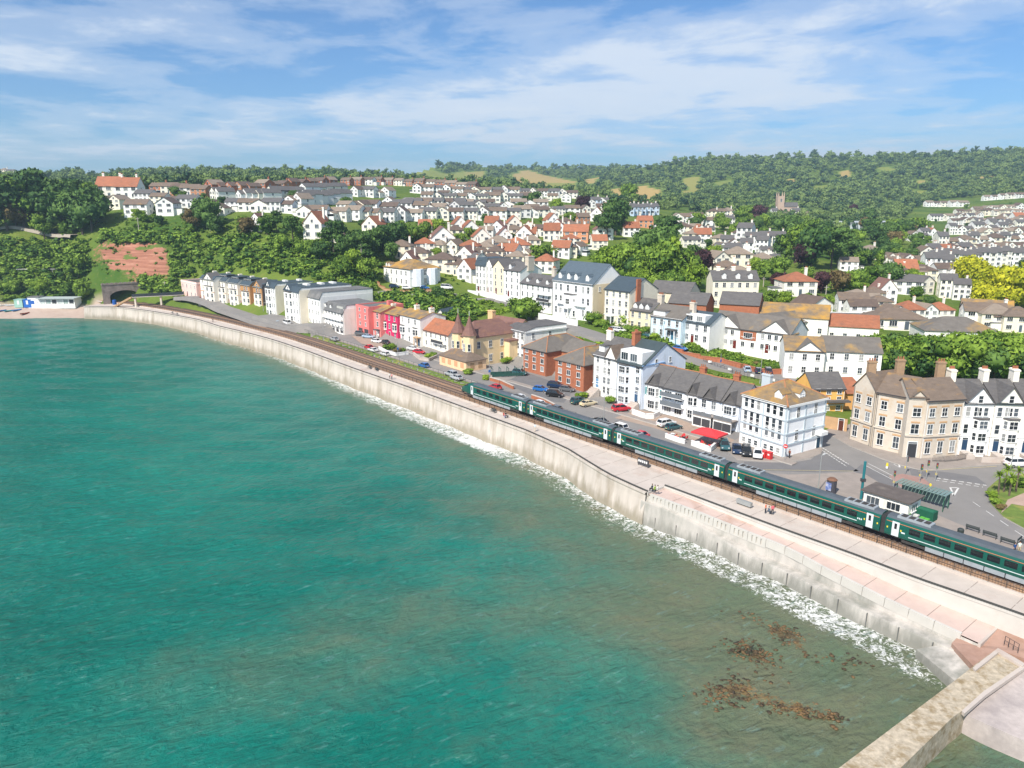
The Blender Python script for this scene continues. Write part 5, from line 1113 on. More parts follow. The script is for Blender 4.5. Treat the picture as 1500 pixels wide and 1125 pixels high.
# retaining walls below the upper road
def wall_run(name, label, pts, h, m, capm=None, th=.5, below=3.0):
    wl = thing(name, label, 'wall', (0, 0, 0))
    for a, c in zip(pts[:-1], pts[1:]):
        pa, pb = Vector(a), Vector(c); d = pb - pa; L = Vector((d.x, d.y, 0)).length
        MB().box(0, L + .05, -th / 2, th / 2, -below, h, 0).box(-.03, L + .08, -th / 2 - .06, th / 2 + .06, h, h + .12, 1).build('wall_length', [m, capm or m], wl, (pa.x, pa.y, min(pa.z, pb.z)), math.atan2(d.y, d.x))
    return wl
wall_run('retaining_wall', 'rough brown stone retaining wall under the upper road', [W(*q) for q in ((975, 556, 9.5), (1010, 563, 9.8), (1050, 574, 10), (1090, 583, 10), (1120, 590, 9.6), (1160, 592, 9.0))], 3.4, rubble, below=4)
wall_run('garden_wall', 'red brick garden wall along the upper road before the gabled block', [hit(*q) for q in ((972, 510), (1000, 520), (1025, 527), (1060, 533), (1085, 541))], 1.4, brick)
wall_run('garden_wall', 'curving red brick wall before the second gable of the modern terrace', [hit(*q) for q in ((1088, 540), (1105, 546), (1130, 549), (1150, 548))], 1.3, brick)
wall_run('garden_wall', 'long low brick wall edged with pale coping beside the flats car park', [W(*q, 6.45) for q in ((718, 557), (735, 562), (752, 570))], .8, brick, concrete, .35, .5)
wall_run('garden_wall', 'short low brick wall with parked cars behind it', [W(*q, 6.45) for q in ((779, 583), (797, 589), (812, 597))], .8, brick, concrete, .35, .5)
wall_run('garden_wall', 'white curved front garden wall before the crimson house', [W(*q, 6.45) for q in ((555, 511), (566, 517), (580, 521), (598, 519))], .8, white_f, white_f, .3, .5)
wall_run('garden_wall', 'pale garden wall with red planting before the orange roofed cottage', [W(*q, 6.45) for q in ((606, 520), (615, 527), (628, 529), (640, 524))], .8, concrete, concrete, .3, .5)
wall_run('garden_wall', 'white forecourt wall before the house with teal shutters', [W(*q, 6.45) for q in ((926, 606), (945, 613), (957, 613), (966, 609))], 1.0, white_f, white_f, .3, .5)
# ------------------------------------------------------------------ hillside houses: prototypes copied as individuals
def H_(kind):
    st = {  # W, D, eaves, roof, rise, wall, roof material, floors, columns, chimney
     'gable_white': (7.5, 9.5, 5.0, 'gy', 2.6, '#f1efe9', brown, 2, 2, 0), 'gable_grey': (7.5, 9.5, 5.0, 'gy', 2.4, '#f3f2ee', slate, 2, 2, 0),
     'ridge_white': (11, 7.5, 4.9, 'gx', 2.2, '#f0eee8', brown, 2, 3, 0), 'ridge_grey': (11.5, 7.5, 4.8, 'gx', 2.0, '#f2f1ed', slate, 2, 4, 0),
     'bungalow': (12, 8.5, 2.8, 'hip', 2.4, '#efe9dd', brown, 1, 4, 0), 'low_gable': (9.5, 9, 3.4, 'gy', 2.4, '#f2eee6', brown, 1, 3, 0),
     'brick_gable': (7, 9, 5.0, 'gy', 2.5, 'brick', brown, 2, 2, 0), 'brick_ridge': (10.5, 8, 5.0, 'gx', 2.4, 'brick', brown, 2, 3, 1),
     'terrace_gable': (6.2, 11, 5.4, 'gy', 2.2, '#f3f2ef', slate, 2, 2, 0), 'red_villa': (10, 9.5, 5.4, 'gx', 3.8, '#f3efe6', terra, 2, 3, 2),
     'red_gable': (8.5, 10, 5.6, 'gy', 4.2, '#f4f1ea', terra, 2, 2, 1), 'plum_gable': (9, 10, 5.6, 'gy', 4.0, '#f1ede6', plum, 2, 2, 1),
     'hip_cream': (11, 10, 5.2, 'hip', 2.8, '#eee3cd', brown, 2, 3, 1), 'hip_red': (11, 10, 5.2, 'hip', 3.0, '#f1eae0', terra, 2, 3, 1),
     'blue_terrace': (6.2, 9, 5.6, 'gx', 2.2, '#cfdff0', slate, 2, 2, 1), 'white_terrace': (7, 9, 7.6, 'gx', 2.4, '#f4f2ec', slate, 3, 3, 1),
     'orange_brick': (11, 9, 5.2, 'gx', 3.4, '#d99a72', terra, 2, 3, 2)}[kind]
    Wd, D, H, rf, rise, wc, rm, fl, nc, ch = st; bd = B(); bd.W, bd.D, bd.H = Wd, D, H
    bd.root = thing(kind, 'x', 'house', (0, 0, 0)); bd.rm = rm
    wm_ = brick if wc == 'brick' else paint(wc); bd.wm = wm_
    shell(bd, wm_, rm, rf, rise, x0=-Wd / 2, y0=-D / 2, W_=Wd, D_=D, H_=H, base=3.5)
    fh = H / fl
    for i in range(fl):
        for j in range(nc):
            x = -Wd / 2 + Wd * (j + .5) / nc; w = min(1.7, Wd / nc * .55); h = min(1.35, fh * .5)
            if i == 0 and j == nc // 2 and nc > 2: door(bd.root, x, -D / 2, .1, 0, '#54606a')
            else: window(bd.root, x, -D / 2, i * fh + .95, 0, w, h, 'case')
        window(bd.root, Wd / 2, 0, i * fh + .95, math.pi / 2, 1.0, min(1.2, fh * .48), 'case'); window(bd.root, -Wd / 2, 0, i * fh + .95, -math.pi / 2, 1.0, min(1.2, fh * .48), 'case')
    if rf == 'gy' and rise > 2.4: window(bd.root, 0, -D / 2, H + .2, 0, .9, 1.0, 'case')
    for k in range(ch): chimney(bd, (-.32 if k else .32) * Wd, D * .12, H + (.2 if rf == 'hip' else 0), H + rise + 1.4, .8, .9, 2, m=paint('#ece7dc') if wc != 'brick' else brick)
    return bd.root
DESC = {'gable_white': 'white house with its brown gable end facing the sea', 'gable_grey': 'white rendered house with grey gable roof facing the sea', 'ridge_white': 'white two storey house with long brown roof ridge', 'ridge_grey': 'white two storey house with long low grey roof',
 'bungalow': 'cream bungalow with brown hipped roof', 'low_gable': 'low cream house with a wide brown gable', 'brick_gable': 'red brick house with brown gable roof', 'brick_ridge': 'red brick house with chimney and brown ridge roof', 'terrace_gable': 'narrow white terrace house with dark gable roof',
 'red_villa': 'white villa with steep red tiled roof and two chimneys', 'red_gable': 'white house with tall red tiled gable', 'plum_gable': 'white house with tall plum tiled gable', 'hip_cream': 'cream house with brown hipped roof and chimney', 'hip_red': 'cream white house with red hipped roof',
 'blue_terrace': 'pale blue terrace house with slate roof', 'white_terrace': 'tall white three storey terrace house with slate roof', 'orange_brick': 'orange rendered house with red tiled roof'}
PROTO = {}; FOOT = []; EXT = {}; WID = {'gable_white': 7.5, 'gable_grey': 7.5, 'ridge_white': 11, 'ridge_grey': 11.5, 'bungalow': 12, 'low_gable': 9.5, 'red_villa': 10, 'red_gable': 8.5, 'plum_gable': 9, 'hip_cream': 11, 'hip_red': 11, 'orange_brick': 11, 'brick_ridge': 10.5, 'brick_gable': 7, 'terrace_gable': 6.2, 'blue_terrace': 6.2, 'white_terrace': 7}
brick_r2 = mat('brick_orange', (.44, .20, .11), .9, .16, 1.6); brick_r3 = mat('brick_brown', (.30, .13, .085), .9, .16, 1.6); brown2 = mat('brown_tile_pale', (.25, .20, .155), .85, .2, .8, (.36, .24, .10), .3, .3, s2=.2); brown3 = mat('brown_tile_dark', (.125, .09, .072), .85, .2, .8, (.22, .15, .08), .3, .3, s2=.2)
def put(kind, px_, py_, rot, where, sc=1.0, wpx=None, nudge=0):
    q = hit(px_, py_, 130)
    if q is None: return None
    if kind not in PROTO: r = PROTO[kind] = H_(kind)
    else: r = copy_tree(PROTO[kind])
    r.location = (q.x, q.y + 4 * sc, ground(q.x, q.y + 3) + .15); r.rotation_euler = (0, 0, R(rot)); r.scale = (sc * rnd.uniform(.88, 1.16), sc, sc * rnd.uniform(.92, 1.1))
    for ch in r.children:
        base = ch.name.split('.')[0]
        alt = None
        if base == 'wall' and DESC[kind].startswith(('white', 'narrow white', 'tall white')): alt = paint(rnd.choice(['#f1efe9', '#f5f4f0', '#ebe6db', '#e6e4e2', '#f0ead9', '#f3f1ec']))
        elif base == 'wall' and 'brick' == DESC[kind].split()[1]: alt = rnd.choice([brick, brick_r2, brick_r3])
        elif base == 'roof' and 'brown' in DESC[kind]: alt = rnd.choice([brown, brown2, brown3])
        if alt: ch.material_slots[0].link = 'OBJECT'; ch.material_slots[0].material = alt
    r['label'] = DESC[kind] + ' ' + where; r['group'] = DESC[kind].split(' with')[0] + 's ' + where
    if r is not PROTO[kind] and rnd.random() < .55:
        if 'e' not in EXT: EXT['e'] = (MB().box(-1.6, 1.6, -2.6, 2.6, -3, 2.5, 0).box(-1.8, 1.8, -2.8, 2.8, 2.5, 2.7, 1).mesh('extension', [paint('#ece8df'), felt]), MB().box(-1.5, 1.5, -2.0, 2.0, -3, 1.0, 0).box(-1.45, 1.45, -1.95, 1.95, 1.0, 2.3, 1).box(-1.6, 1.6, -2.1, 2.1, 2.3, 2.5, 0).mesh('conservatory', [white_f, pane_m]))
        sd_ = rnd.choice((-1, 1)); wd_ = WID.get(kind, 9); k_ = rnd.random() < .65
        place('extension' if k_ else 'conservatory', EXT['e'][0 if k_ else 1], r, (sd_ * (wd_ / 2 + 1.5), rnd.uniform(-1.5, .5), 0)); r['label'] = DESC[kind] + (' and extension ' if k_ else ' and conservatory ') + where
    FOOT.append((q.x, q.y + 4, 6 * sc)); return r
def row(kinds, pts, n, rot, where, sc=1.0, jit=6):
    ks = kinds.split(); L = [0]
    for a, b_ in zip(pts[:-1], pts[1:]): L.append(L[-1] + math.hypot(b_[0] - a[0], b_[1] - a[1]))
    for i in range(n):
        s_ = L[-1] * (i + .5) / n
        x = np.interp(s_, L, [p[0] for p in pts]); y = np.interp(s_, L, [p[1] for p in pts])
        put(ks[i % len(ks)], x, y, rot + rnd.uniform(-jit, jit), where, sc * rnd.uniform(.93, 1.07))
E1, E2, E3, E4 = 'on the upper estate', 'on the lower estate', 'above the upper road', 'in the valley'
put('red_villa', 160, 293, 8, 'beside the pine wood', 1.35); put('red_villa', 186, 293, 4, 'beside the pine wood', 1.25)
row('ridge_white gable_white', [(152, 306), (178, 307)], 2, -12, 'below the pine wood villa'); put('ridge_white', 199, 318, 0, 'behind the clifftop hedge', 1.15); put('gable_white', 243, 316, 0, 'behind the clifftop hedge', 1.1)
row('ridge_grey ridge_white bungalow', [(200, 297), (285, 307)], 4, -5, E1); row('brick_ridge ridge_white', [(225, 284), (300, 290)], 5, -8, E1)
row('brick_gable', [(305, 285), (375, 284)], 5, -35, E1); row('brick_ridge brick_gable', [(378, 281), (490, 273)], 8, -30, E1, .95)
row('terrace_gable', [(318, 294), (330, 296)], 2, -40, E1); row('terrace_gable', [(356, 299), (398, 297)], 5, -42, E1); row('terrace_gable', [(400, 294), (432, 293)], 4, -42, E1); row('terrace_gable', [(446, 287), (500, 284)], 5, -42, E1); row('terrace_gable', [(440, 301), (505, 297)], 7, -42, E1)
row('gable_white low_gable', [(300, 314), (325, 317)], 2, -10, E2); row('ridge_grey ridge_white low_gable', [(336, 309), (425, 313)], 5, -6, E2); row('gable_white', [(422, 306), (448, 308)], 2, -25, E2); row('low_gable ridge_white', [(440, 319), (505, 324)], 4, -10, E2)
put('plum_gable', 377, 339, -10, 'on the cliff edge', .75); put('red_gable', 462, 352, -8, 'on the cliff edge', 1.2); put('bungalow', 496, 356, 0, 'on the cliff edge', .8)
row('brick_ridge brick_ridge ridge_white', [(500, 272), (560, 271), (640, 275), (700, 280)], 13, -20, E1, .95); row('gable_white ridge_white ridge_grey', [(605, 283), (700, 287), (778, 288), (845, 291)], 17, -8, E1)
row('gable_white ridge_grey low_gable', [(515, 288), (575, 290)], 4, -20, E1); row('ridge_white gable_grey ridge_grey', [(618, 296), (700, 297), (778, 297)], 10, -5, E1); row('ridge_white low_gable gable_white', [(500, 311), (548, 312)], 4, -25, E2); row('ridge_grey ridge_white', [(598, 306), (722, 307)], 8, -5, E2); row('low_gable ridge_white', [(735, 306), (800, 307)], 4, 5, E2)
row('ridge_grey gable_white ridge_white', [(556, 326), (640, 323), (760, 321)], 10, -6, E2); row('ridge_white', [(512, 322), (548, 326)], 3, -15, E2); row('ridge_white low_gable', [(757, 319), (812, 319)], 4, 5, E2); row('gable_white ridge_grey', [(655, 313), (745, 314)], 5, 5, E2)
for k, x, y, r, s in [('red_gable', 547, 346, -20, 1), ('red_villa', 622, 345, 10, .8), ('red_gable', 672, 344, 15, 1), ('plum_gable', 646, 371, 12, 1.35), ('red_gable', 704, 364, 10, 1), ('red_villa', 721, 341, -10, .9), ('red_gable', 752, 342, 10, .95), ('plum_gable', 738, 361, 8, .95), ('red_gable', 770, 358, -12, 1), ('red_villa', 775, 357, -8, .9), ('red_gable', 808, 338, 15, .95), ('hip_cream', 829, 337, 0, .8), ('red_villa', 809, 354, -5, .95), ('orange_brick', 845, 355, -10, 1.1), ('brick_ridge', 853, 330, 15, .9), ('red_gable', 876, 325, -15, .9), ('plum_gable', 884, 351, 5, 1), ('red_villa', 924, 347, 5, .95), ('orange_brick', 945, 334, 5, .85), ('hip_red', 745, 377, -5, .95), ('hip_cream', 832, 377, -5, .9), ('hip_red', 836, 362, 10, .8), ('red_villa', 878, 366, 5, .75),
 ('hip_cream', 587, 379, -8, 1), ('hip_cream', 648, 399, -10, 1.05), ('plum_gable', 684, 391, -15, .95), ('hip_cream', 729, 374, -5, 1.2), ('hip_red', 763, 375, -5, .9), ('hip_red', 801, 400, -20, 1.0), ('hip_cream', 612, 388, -5, .9), ('hip_cream', 672, 404, -25, .8), ('red_gable', 690, 413, -40, .9), ('bungalow', 720, 389, -5, .9), ('white_terrace', 700, 402, -45, .8), ('hip_cream', 758, 392, -20, .85), ('plum_gable', 600, 398, -15, .8),
 ('red_villa', 1030, 356, -8, .9), ('hip_cream', 1057, 361, 5, .9), ('gable_white', 1085, 352, 0, .9), ('hip_red', 1170, 434, 0, 1.15), ('gable_white', 1053, 397, 15, 1.1), ('hip_cream', 1082, 392, -10, 1.1), ('white_terrace', 1095, 357, -30, 1.2), ('white_terrace', 1120, 372, -30, .9), ('ridge_grey', 1130, 378, -10, .9), ('ridge_white', 1253, 460, -10, 1.0), ('low_gable', 1195, 463, 25, 1.1), ('hip_cream', 1277, 380, 10, 1.0), ('ridge_white', 1246, 398, -15, .9), ('plum_gable', 1298, 445, 0, .9), ('hip_cream', 1282, 446, 0, .8), ('ridge_grey', 1330, 432, -25, 1.1), ('gable_grey', 1350, 432, 25, 1.0), ('white_terrace', 1392, 437, -20, .9), ('white_terrace', 1412, 440, -20, .9), ('bungalow', 1320, 484, -8, 1.3), ('low_gable', 1368, 462, 10, .6), ('ridge_white', 1266, 468, -5, .9)]: put(k, x, y, r, E3, s)
row('blue_terrace', [(917, 316), (962, 314)], 7, 10, 'above the park trees'); row('gable_white blue_terrace', [(862, 305), (890, 304)], 4, 5, E4); row('gable_white ridge_white', [(988, 330), (1035, 325)], 5, 0, E4); row('hip_cream ridge_white', [(1040, 318), (1072, 318)], 3, 0, E4); row('white_terrace ridge_white gable_white', [(1130, 321), (1182, 322)], 5, 0, 'around the church'); row('white_terrace gable_white', [(1098, 366), (1148, 364)], 5, -15, E4)
row('white_terrace', [(1372, 396), (1438, 392), (1520, 388)], 17, -8, 'in the valley terrace', 1.0, 1)
row('gable_white ridge_grey white_terrace red_gable', [(1335, 354), (1376, 352)], 5, 0, E4); row('white_terrace ridge_white gable_grey hip_cream', [(1376, 366), (1450, 362), (1510, 358)], 12, -5, E4); row('ridge_white gable_white', [(1375, 378), (1500, 372)], 9, -8, E4); row('white_terrace ridge_grey', [(1428, 336), (1500, 338)], 7, 0, E4); row('ridge_white gable_white', [(1430, 350), (1505, 348)], 7, 0, E4); row('ridge_grey gable_white ridge_white', [(1368, 324), (1440, 321)], 8, 0, E4); row('ridge_white', [(1356, 303), (1418, 303)], 5, 0, E4, 1.1); row('ridge_white gable_white', [(1428, 312), (1500, 308)], 6, 0, E4); row('ridge_white', [(1442, 294), (1500, 290)], 5, 0, E4); row('gable_white ridge_grey red_villa', [(1472, 323), (1505, 328)], 4, 0, E4); row('gable_white ridge_white', [(1300, 392), (1345, 398)], 4, 0, E4); row('ridge_white hip_cream', [(985, 342), (1020, 345)], 3, 0, E4); row('ridge_white', [(880, 312), (912, 310)], 3, 0, E4)
row('hip_cream red_villa ridge_white', [(1310, 413), (1360, 412)], 4, -10, E3); row('ridge_white hip_cream', [(1440, 480), (1505, 488)], 4, -15, E3); row('gable_white ridge_grey', [(1050, 375), (1075, 380)], 2, 0, E4); row('ridge_grey hip_cream', [(20, 256), (0, 254)], 2, 0, 'beyond the pine wood')
row('hip_cream red_gable ridge_white plum_gable', [(655, 352), (760, 350), (850, 343)], 9, 0, E3, .9, 20); row('hip_red hip_cream gable_white', [(610, 372), (700, 378), (790, 366)], 8, -10, E3, .85, 20); row('gable_white hip_cream red_villa', [(690, 384), (790, 384), (860, 372)], 7, -20, E3, .8, 20)
row('gable_white ridge_grey ridge_white', [(560, 303), (590, 312), (560, 318)], 3, -10, E2); row('ridge_white gable_white ridge_grey', [(770, 314), (850, 316), (905, 322)], 7, 8, E2, .9); row('ridge_white gable_grey', [(640, 290), (760, 292), (840, 297)], 10, -5, E1, .9); row('ridge_white low_gable', [(610, 314), (660, 316)], 4, -5, E2)
row('ridge_white hip_cream white_terrace', [(1040, 332), (1075, 335)], 3, 0, E4); row('white_terrace gable_white hip_cream', [(1062, 368), (1100, 380)], 4, -10, E4); row('gable_white white_terrace red_villa ridge_white', [(1352, 384), (1420, 380)], 6, -5, E4); row('ridge_white gable_white hip_cream', [(1395, 330), (1500, 330)], 8, 0, E4); row('white_terrace gable_white ridge_grey', [(1390, 344), (1500, 343)], 9, -3, E4); row('ridge_white hip_cream', [(1400, 316), (1500, 316)], 7, 0, E4); row('hip_cream ridge_white', [(1250, 446), (1300, 460)], 3, -8, E3, .8); row('gable_white hip_red', [(1300, 475), (1390, 472)], 4, 10, E3, .8); row('ridge_white gable_white', [(1380, 410), (1410, 412)], 2, 0, E4); row('white_terrace ridge_grey', [(1362, 404), (1395, 403)], 3, -10, E4); row('ridge_grey hip_cream red_gable', [(1010, 368), (1020, 350), (1040, 344)], 4, 5, E4, .85); row('hip_cream gable_white', [(1060, 405), (1090, 420)], 3, -15, E3, .9); row('hip_cream ridge_grey', [(1115, 395), (1130, 392)], 2, 0, E4)
# larger mid-town buildings set by hand
def bterr(name, label, x, y, Wd, D, H, rot, wall, rm, rf='gx', rise=2.6, nf=2, nc=5, ch=0, cat='building'):
    q = hit(x, y, 130); bd = B(); bd.W, bd.D, bd.H = Wd, D, H; bd.rm = rm; bd.wm = wall
    bd.root = thing(name, label, cat, (q.x, q.y, q.z), R(rot)); shell(bd, wall, rm, rf, rise, base=4); grid(bd, nf, nc, 1.0, 1.5, .9)
    grid(bd, nf, 2, .9, 1.3, .9, face='r')
    for k in range(ch): chimney(bd, Wd * (k + .5) / ch, D * .5, H, H + rise + 1.5, 1.3, .9, 4, m=vw)
    FOOT.append((q.x + Wd / 2, q.y, 9)); return bd
b = bterr('terraced_house', 'cream three storey terrace with dormers and tall white chimneys behind brick halls', 1042, 450, 16, 10, 9.5, -2, paint('#efe6d2'), slate, rise=3, nf=3, nc=6, ch=3)
for q in (.25, .55, .82): dormer(b, b.W * q, .8, b.H + .4, 1.5, 1.4, 2.2)
bterr('brick_hall', 'red brick hall with grey roof behind the pale blue house', 978, 470, 12, 9, 6, -30, brick, slate, nf=1, nc=3, rise=3); bterr('brick_hall', 'red brick gabled hall beside the cream terrace', 1052, 476, 12, 10, 7, -25, brick, slate, nf=1, nc=3, rise=3.2); bterr('brick_hall', 'low hall with broad orange lichened roof and pink brick gable', 1100, 486, 22, 11, 5.5, -24, paint('#eee9e0'), lichen, nf=1, nc=5, rise=3.4)
bterr('dark_roof_house', 'house with steep dark slate roof beside the park trees', 950, 452, 14, 10, 6, -35, paint('#e5d9c2'), slate, nf=1, nc=3, rise=3.2); bterr('long_roof_house', 'long low building with red lichened roof below the white corner block', 1170, 496, 22, 9, 4.6, -20, paint('#f0ece4'), terra, nf=1, nc=6, rise=3)
bterr('garage_row', 'flat roofed garage row with blue doors', 1217, 473, 11, 6, 2.8, -12, paint('#f0efeb'), felt, 'flat', .2, 1, 1)
bterr('long_roof_house', 'white gable ended house with long lichened slate roof by the golden trees', 1405, 474, 15, 9, 5, -28, paint('#f5f3ed'), lichen, nf=1, nc=6, rise=3.2); bterr('long_roof_house', 'wide grey hipped roof building behind the park trees', 1352, 505, 20, 14, 4.4, -12, paint('#e9e7e2'), grey_l, 'hip', 3.4, 1, 6); bterr('greenhouse_range', 'long pale flat roofed market building in the valley', 1215, 336, 60, 18, 5, 6, paint('#cdd5da'), mat('pale_sheet_roof', (.42, .45, .47), .6, .1), 'gx', 1.6, 1, 12)
# church
q = hit(1138, 314, 500); ct = thing('church', 'red sandstone church with square pinnacled tower above the valley', 'church', q); rs_ = mat('red_sandstone', (.52, .38, .30), .9, .15); c_ = B(); c_.root = ct
MB().box(0, 7, 0, 7, -3, 19).build('tower', rs_, ct)
for x in (0, 6): 
    for y in (0, 6): MB().cyl(x + .5, y + .5, 19, 23.5, .7, .1, 6).build('pinnacle', rs_, ct)
MB().box(7, 22, 0, 8, -3, 8).build('nave', rs_, ct); rf = MB(); slab(rf, [(7, -.5, 8), (22.5, -.5, 8), (22.5, 4, 12.5), (7, 4, 12.5)]); slab(rf, [(22.5, 8.5, 8), (7, 8.5, 8), (7, 4, 12.5), (22.5, 4, 12.5)]); rf.build('roof', slate, ct)
for z in (13,): window(ct, 3.5, 0, z, 0, 1.6, 3.2, 'case')
for x in (10, 14, 18): window(ct, x, 0, 2.5, 0, 1.2, 3.0, 'case')

# ------------------------------------------------------------------ trees
def clear(q, r_): return all((q.x - a) ** 2 + (q.y - b_) ** 2 > (c + r_) ** 2 for a, b_, c in FOOT)
def leafmat(name, c1, c2, lf=0.09, k2=.5, kt=0.0):
    m, nt, p = newmat(name); t = nd(nt, 'ShaderNodeTexCoord'); oi = nd(nt, 'ShaderNodeObjectInfo'); g = nd(nt, 'ShaderNodeNewGeometry')
    n = nd(nt, 'ShaderNodeTexNoise', i_Vector=g.outputs[0], i_Scale=0.55, i_Detail=5.0, i_Roughness=0.7)
    n2 = nd(nt, 'ShaderNodeTexNoise', i_Vector=g.outputs[0], i_Scale=lf, i_Detail=5.0, i_Roughness=.75)
    f = mth(nt, 'ADD', mth(nt, 'MULTIPLY', n.outputs[0], 1.25 - k2), mth(nt, 'MULTIPLY', n2.outputs[0], k2)); f = mth(nt, 'ADD', f, mth(nt, 'MULTIPLY', mth(nt, 'SUBTRACT', oi.outputs['Random'], .5), .35))
    f = mth(nt, 'ADD', f, mth(nt, 'MULTIPLY', mth(nt, 'SUBTRACT', g.outputs['Random Per Island'], .5), .45))
    f = mth(nt, 'ADD', f, mth(nt, 'MULTIPLY', mth(nt, 'SUBTRACT', nd(nt, 'ShaderNodeAttribute', attribute_name='tone').outputs['Fac'], .35 if kt else 0.0), kt))
    nt.links.new(ramp(nt, f, [(0.35, c1), (0.9, c2)]), p.inputs['Base Color']); p.inputs['Roughness'].default_value = 0.7; p.inputs['Specular IOR Level'].default_value = 0.2
    return m
LEAF = {'b': leafmat('leaf_green', (.045, .105, .012), (.22, .33, .04)), 'd': leafmat('leaf_dark', (.022, .065, .016), (.115, .20, .04)), 'y': leafmat('leaf_golden', (.20, .24, .008), (.50, .48, .02)),
 'c': leafmat('leaf_copper', (.024, .010, .014), (.085, .035, .038)), 'n': leafmat('leaf_brown', (.09, .065, .025), (.21, .16, .06)), 'l': leafmat('leaf_bright', (.085, .16, .010), (.27, .38, .04))}
wood_leaf = leafmat('wood_leaf', (.014, .052, .026), (.17, .24, .065), .03, .75, .8); bark = mat('bark', (.13, .10, .075), .95, .25, 2)
ICO = None
def ico():
    global ICO
    if ICO is None:
        bm = bmesh.new(); bmesh.ops.create_icosphere(bm, subdivisions=1, radius=1); ICO = (np.array([v.co[:] for v in bm.verts]), np.array([[v.index for v in f.verts] for f in bm.faces])); bm.free()
    return ICO
def crown_arrays(shape, seed, lobes=16, leaves=70, leaf=0.085):
    r = np.random.RandomState(seed); V, F, o = [], [], 0
    iv, if_ = ico()
    for k in range(lobes):
        if shape == 'round':
            d = r.normal(size=3); d /= np.linalg.norm(d); c = d * r.uniform(.12, .36) * np.array([1, 1, .85]) + [0, 0, .55]; lr = r.uniform(.15, .24)
        elif shape == 'cone': z = r.uniform(.1, .93); a = r.uniform(0, 6.3); w_ = .34 * (1 - z) + .03; c = np.array([math.cos(a) * w_ * .7, math.sin(a) * w_ * .7, z]); lr = .08 + .14 * (1 - z)
        elif shape == 'pine': a = r.uniform(0, 6.3); q = r.uniform(0, .42); z = r.choice([.62, .75, .86, .95]); c = np.array([math.cos(a) * q * (1.4 - z), math.sin(a) * q * (1.4 - z), z - .06]); lr = r.uniform(.12, .19)
        else: a = r.uniform(0, 6.3); q = r.uniform(0, .36); c = np.array([math.cos(a) * q, math.sin(a) * q, r.uniform(.15, .55)]); lr = r.uniform(.18, .3)
        sq = np.array([1, 1, .55 if shape == 'pine' else .85])
        v = iv * lr * .8 * sq * (1 + .18 * r.normal(size=(len(iv), 1))) + c; V.append(v); F.append(if_ + o); o += len(v)
        n = leaves; d = r.normal(size=(n, 3)); d /= np.linalg.norm(d, axis=1)[:, None]; d[:, 2] = np.abs(d[:, 2]) * np.where(r.rand(n) < .75, 1, -1)
        p = c + d * lr * sq * r.uniform(.8, 1.18, (n, 1)); t = r.normal(size=(n, 3)); t -= (t * d).sum(1)[:, None] * d * .6; t /= np.linalg.norm(t, axis=1)[:, None]
        b_ = np.cross(d + .7 * r.normal(size=(n, 3)), t); b_ /= np.linalg.norm(b_, axis=1)[:, None]; s_ = leaf * r.uniform(.5, 1.1, (n, 1))
        tri = np.stack([p - t * s_ * .5, p + t * s_ * .5, p + b_ * s_ * .95], 1).reshape(-1, 3); V.append(tri); F.append(np.arange(3 * n).reshape(-1, 3) + o); o += 3 * n
    return np.concatenate(V), np.concatenate(F)
CROWN = {}
def crown(shape, colr, k):
    key = (shape, colr, k)
    if key not in CROWN: v, f = crown_arrays(shape, hash((shape, k)) % 1000 if False else (k * 17 + len(shape)), 22 if shape in ('round', 'pine') else 18, 80); CROWN[key] = npmesh('crown', v, f, LEAF[colr])
    return CROWN[key]
def trunk_mesh(k, lean=.03):
    r = np.random.RandomState(k); b = MB(); pts = [Vector((0, 0, -.15)), Vector((lean, .01, .3)), Vector((lean * .5, -.01, .6)), Vector((0, 0, .85))]
    for i in range(3): b.tube(pts[i], pts[i + 1], (.035, .026, .018)[i], (.026, .018, .006)[i], 7)
    for i in range(6): a = r.uniform(0, 6.3); z = r.uniform(.3, .65); b.tube((lean * .6, 0, z), (.26 * math.cos(a), .26 * math.sin(a), z + .2), .013, .004, 5)
    return b.mesh('trunk', bark)
TRK = [trunk_mesh(i) for i in range(3)]
TD_ = {'b': 'mid green', 'd': 'dark evergreen', 'y': 'golden yellow', 'c': 'copper purple', 'n': 'bronze brown', 'l': 'bright green'}
SD_ = {'round': 'round crowned broadleaf tree', 'cone': 'tall pointed conifer', 'pine': 'flat topped pine with bare trunk', 'bush': 'low spreading bush'}
NT = [0]
def tree_at(q, h, w, shape, colr, where, sink=0.0):
    k = NT[0] % 3; NT[0] += 1; nm = {'round': 'broadleaf_tree', 'cone': 'conifer_tree', 'pine': 'pine_tree', 'bush': 'bush'}[shape]
    t = thing(nm, f'{"tall " if h > 13 and shape == "round" else "small " if h < 5.2 and shape == "round" else ""}{TD_[colr]} {SD_[shape]} {where}', 'bush' if shape == 'bush' else 'tree', (q.x, q.y, q.z - sink), rnd.uniform(0, 6.28), f'{TD_[colr]} {nm}s {where}')
    place('crown', crown(shape, colr, k), t, (0, 0, 0), 0, (w, w, h))
    place('trunk' if shape != 'bush' else 'stem', TRK[k], t, (0, 0, 0), 0, (h * .8, h * .8, h * (.9 if shape != 'bush' else .5)))
    return t
def tree(px_, py_, hpx, shape, colr, where, wk=None):
    q = hit(px_, py_, 130)
    if q is None: return
    h = hpx * q.y / FPX; wk = wk or {'round': .95, 'cone': .7, 'pine': 1.05, 'bush': 1.5}[shape]
    return tree_at(q, h, h * wk, shape, colr, where)
PW = 'in the clifftop pine wood'
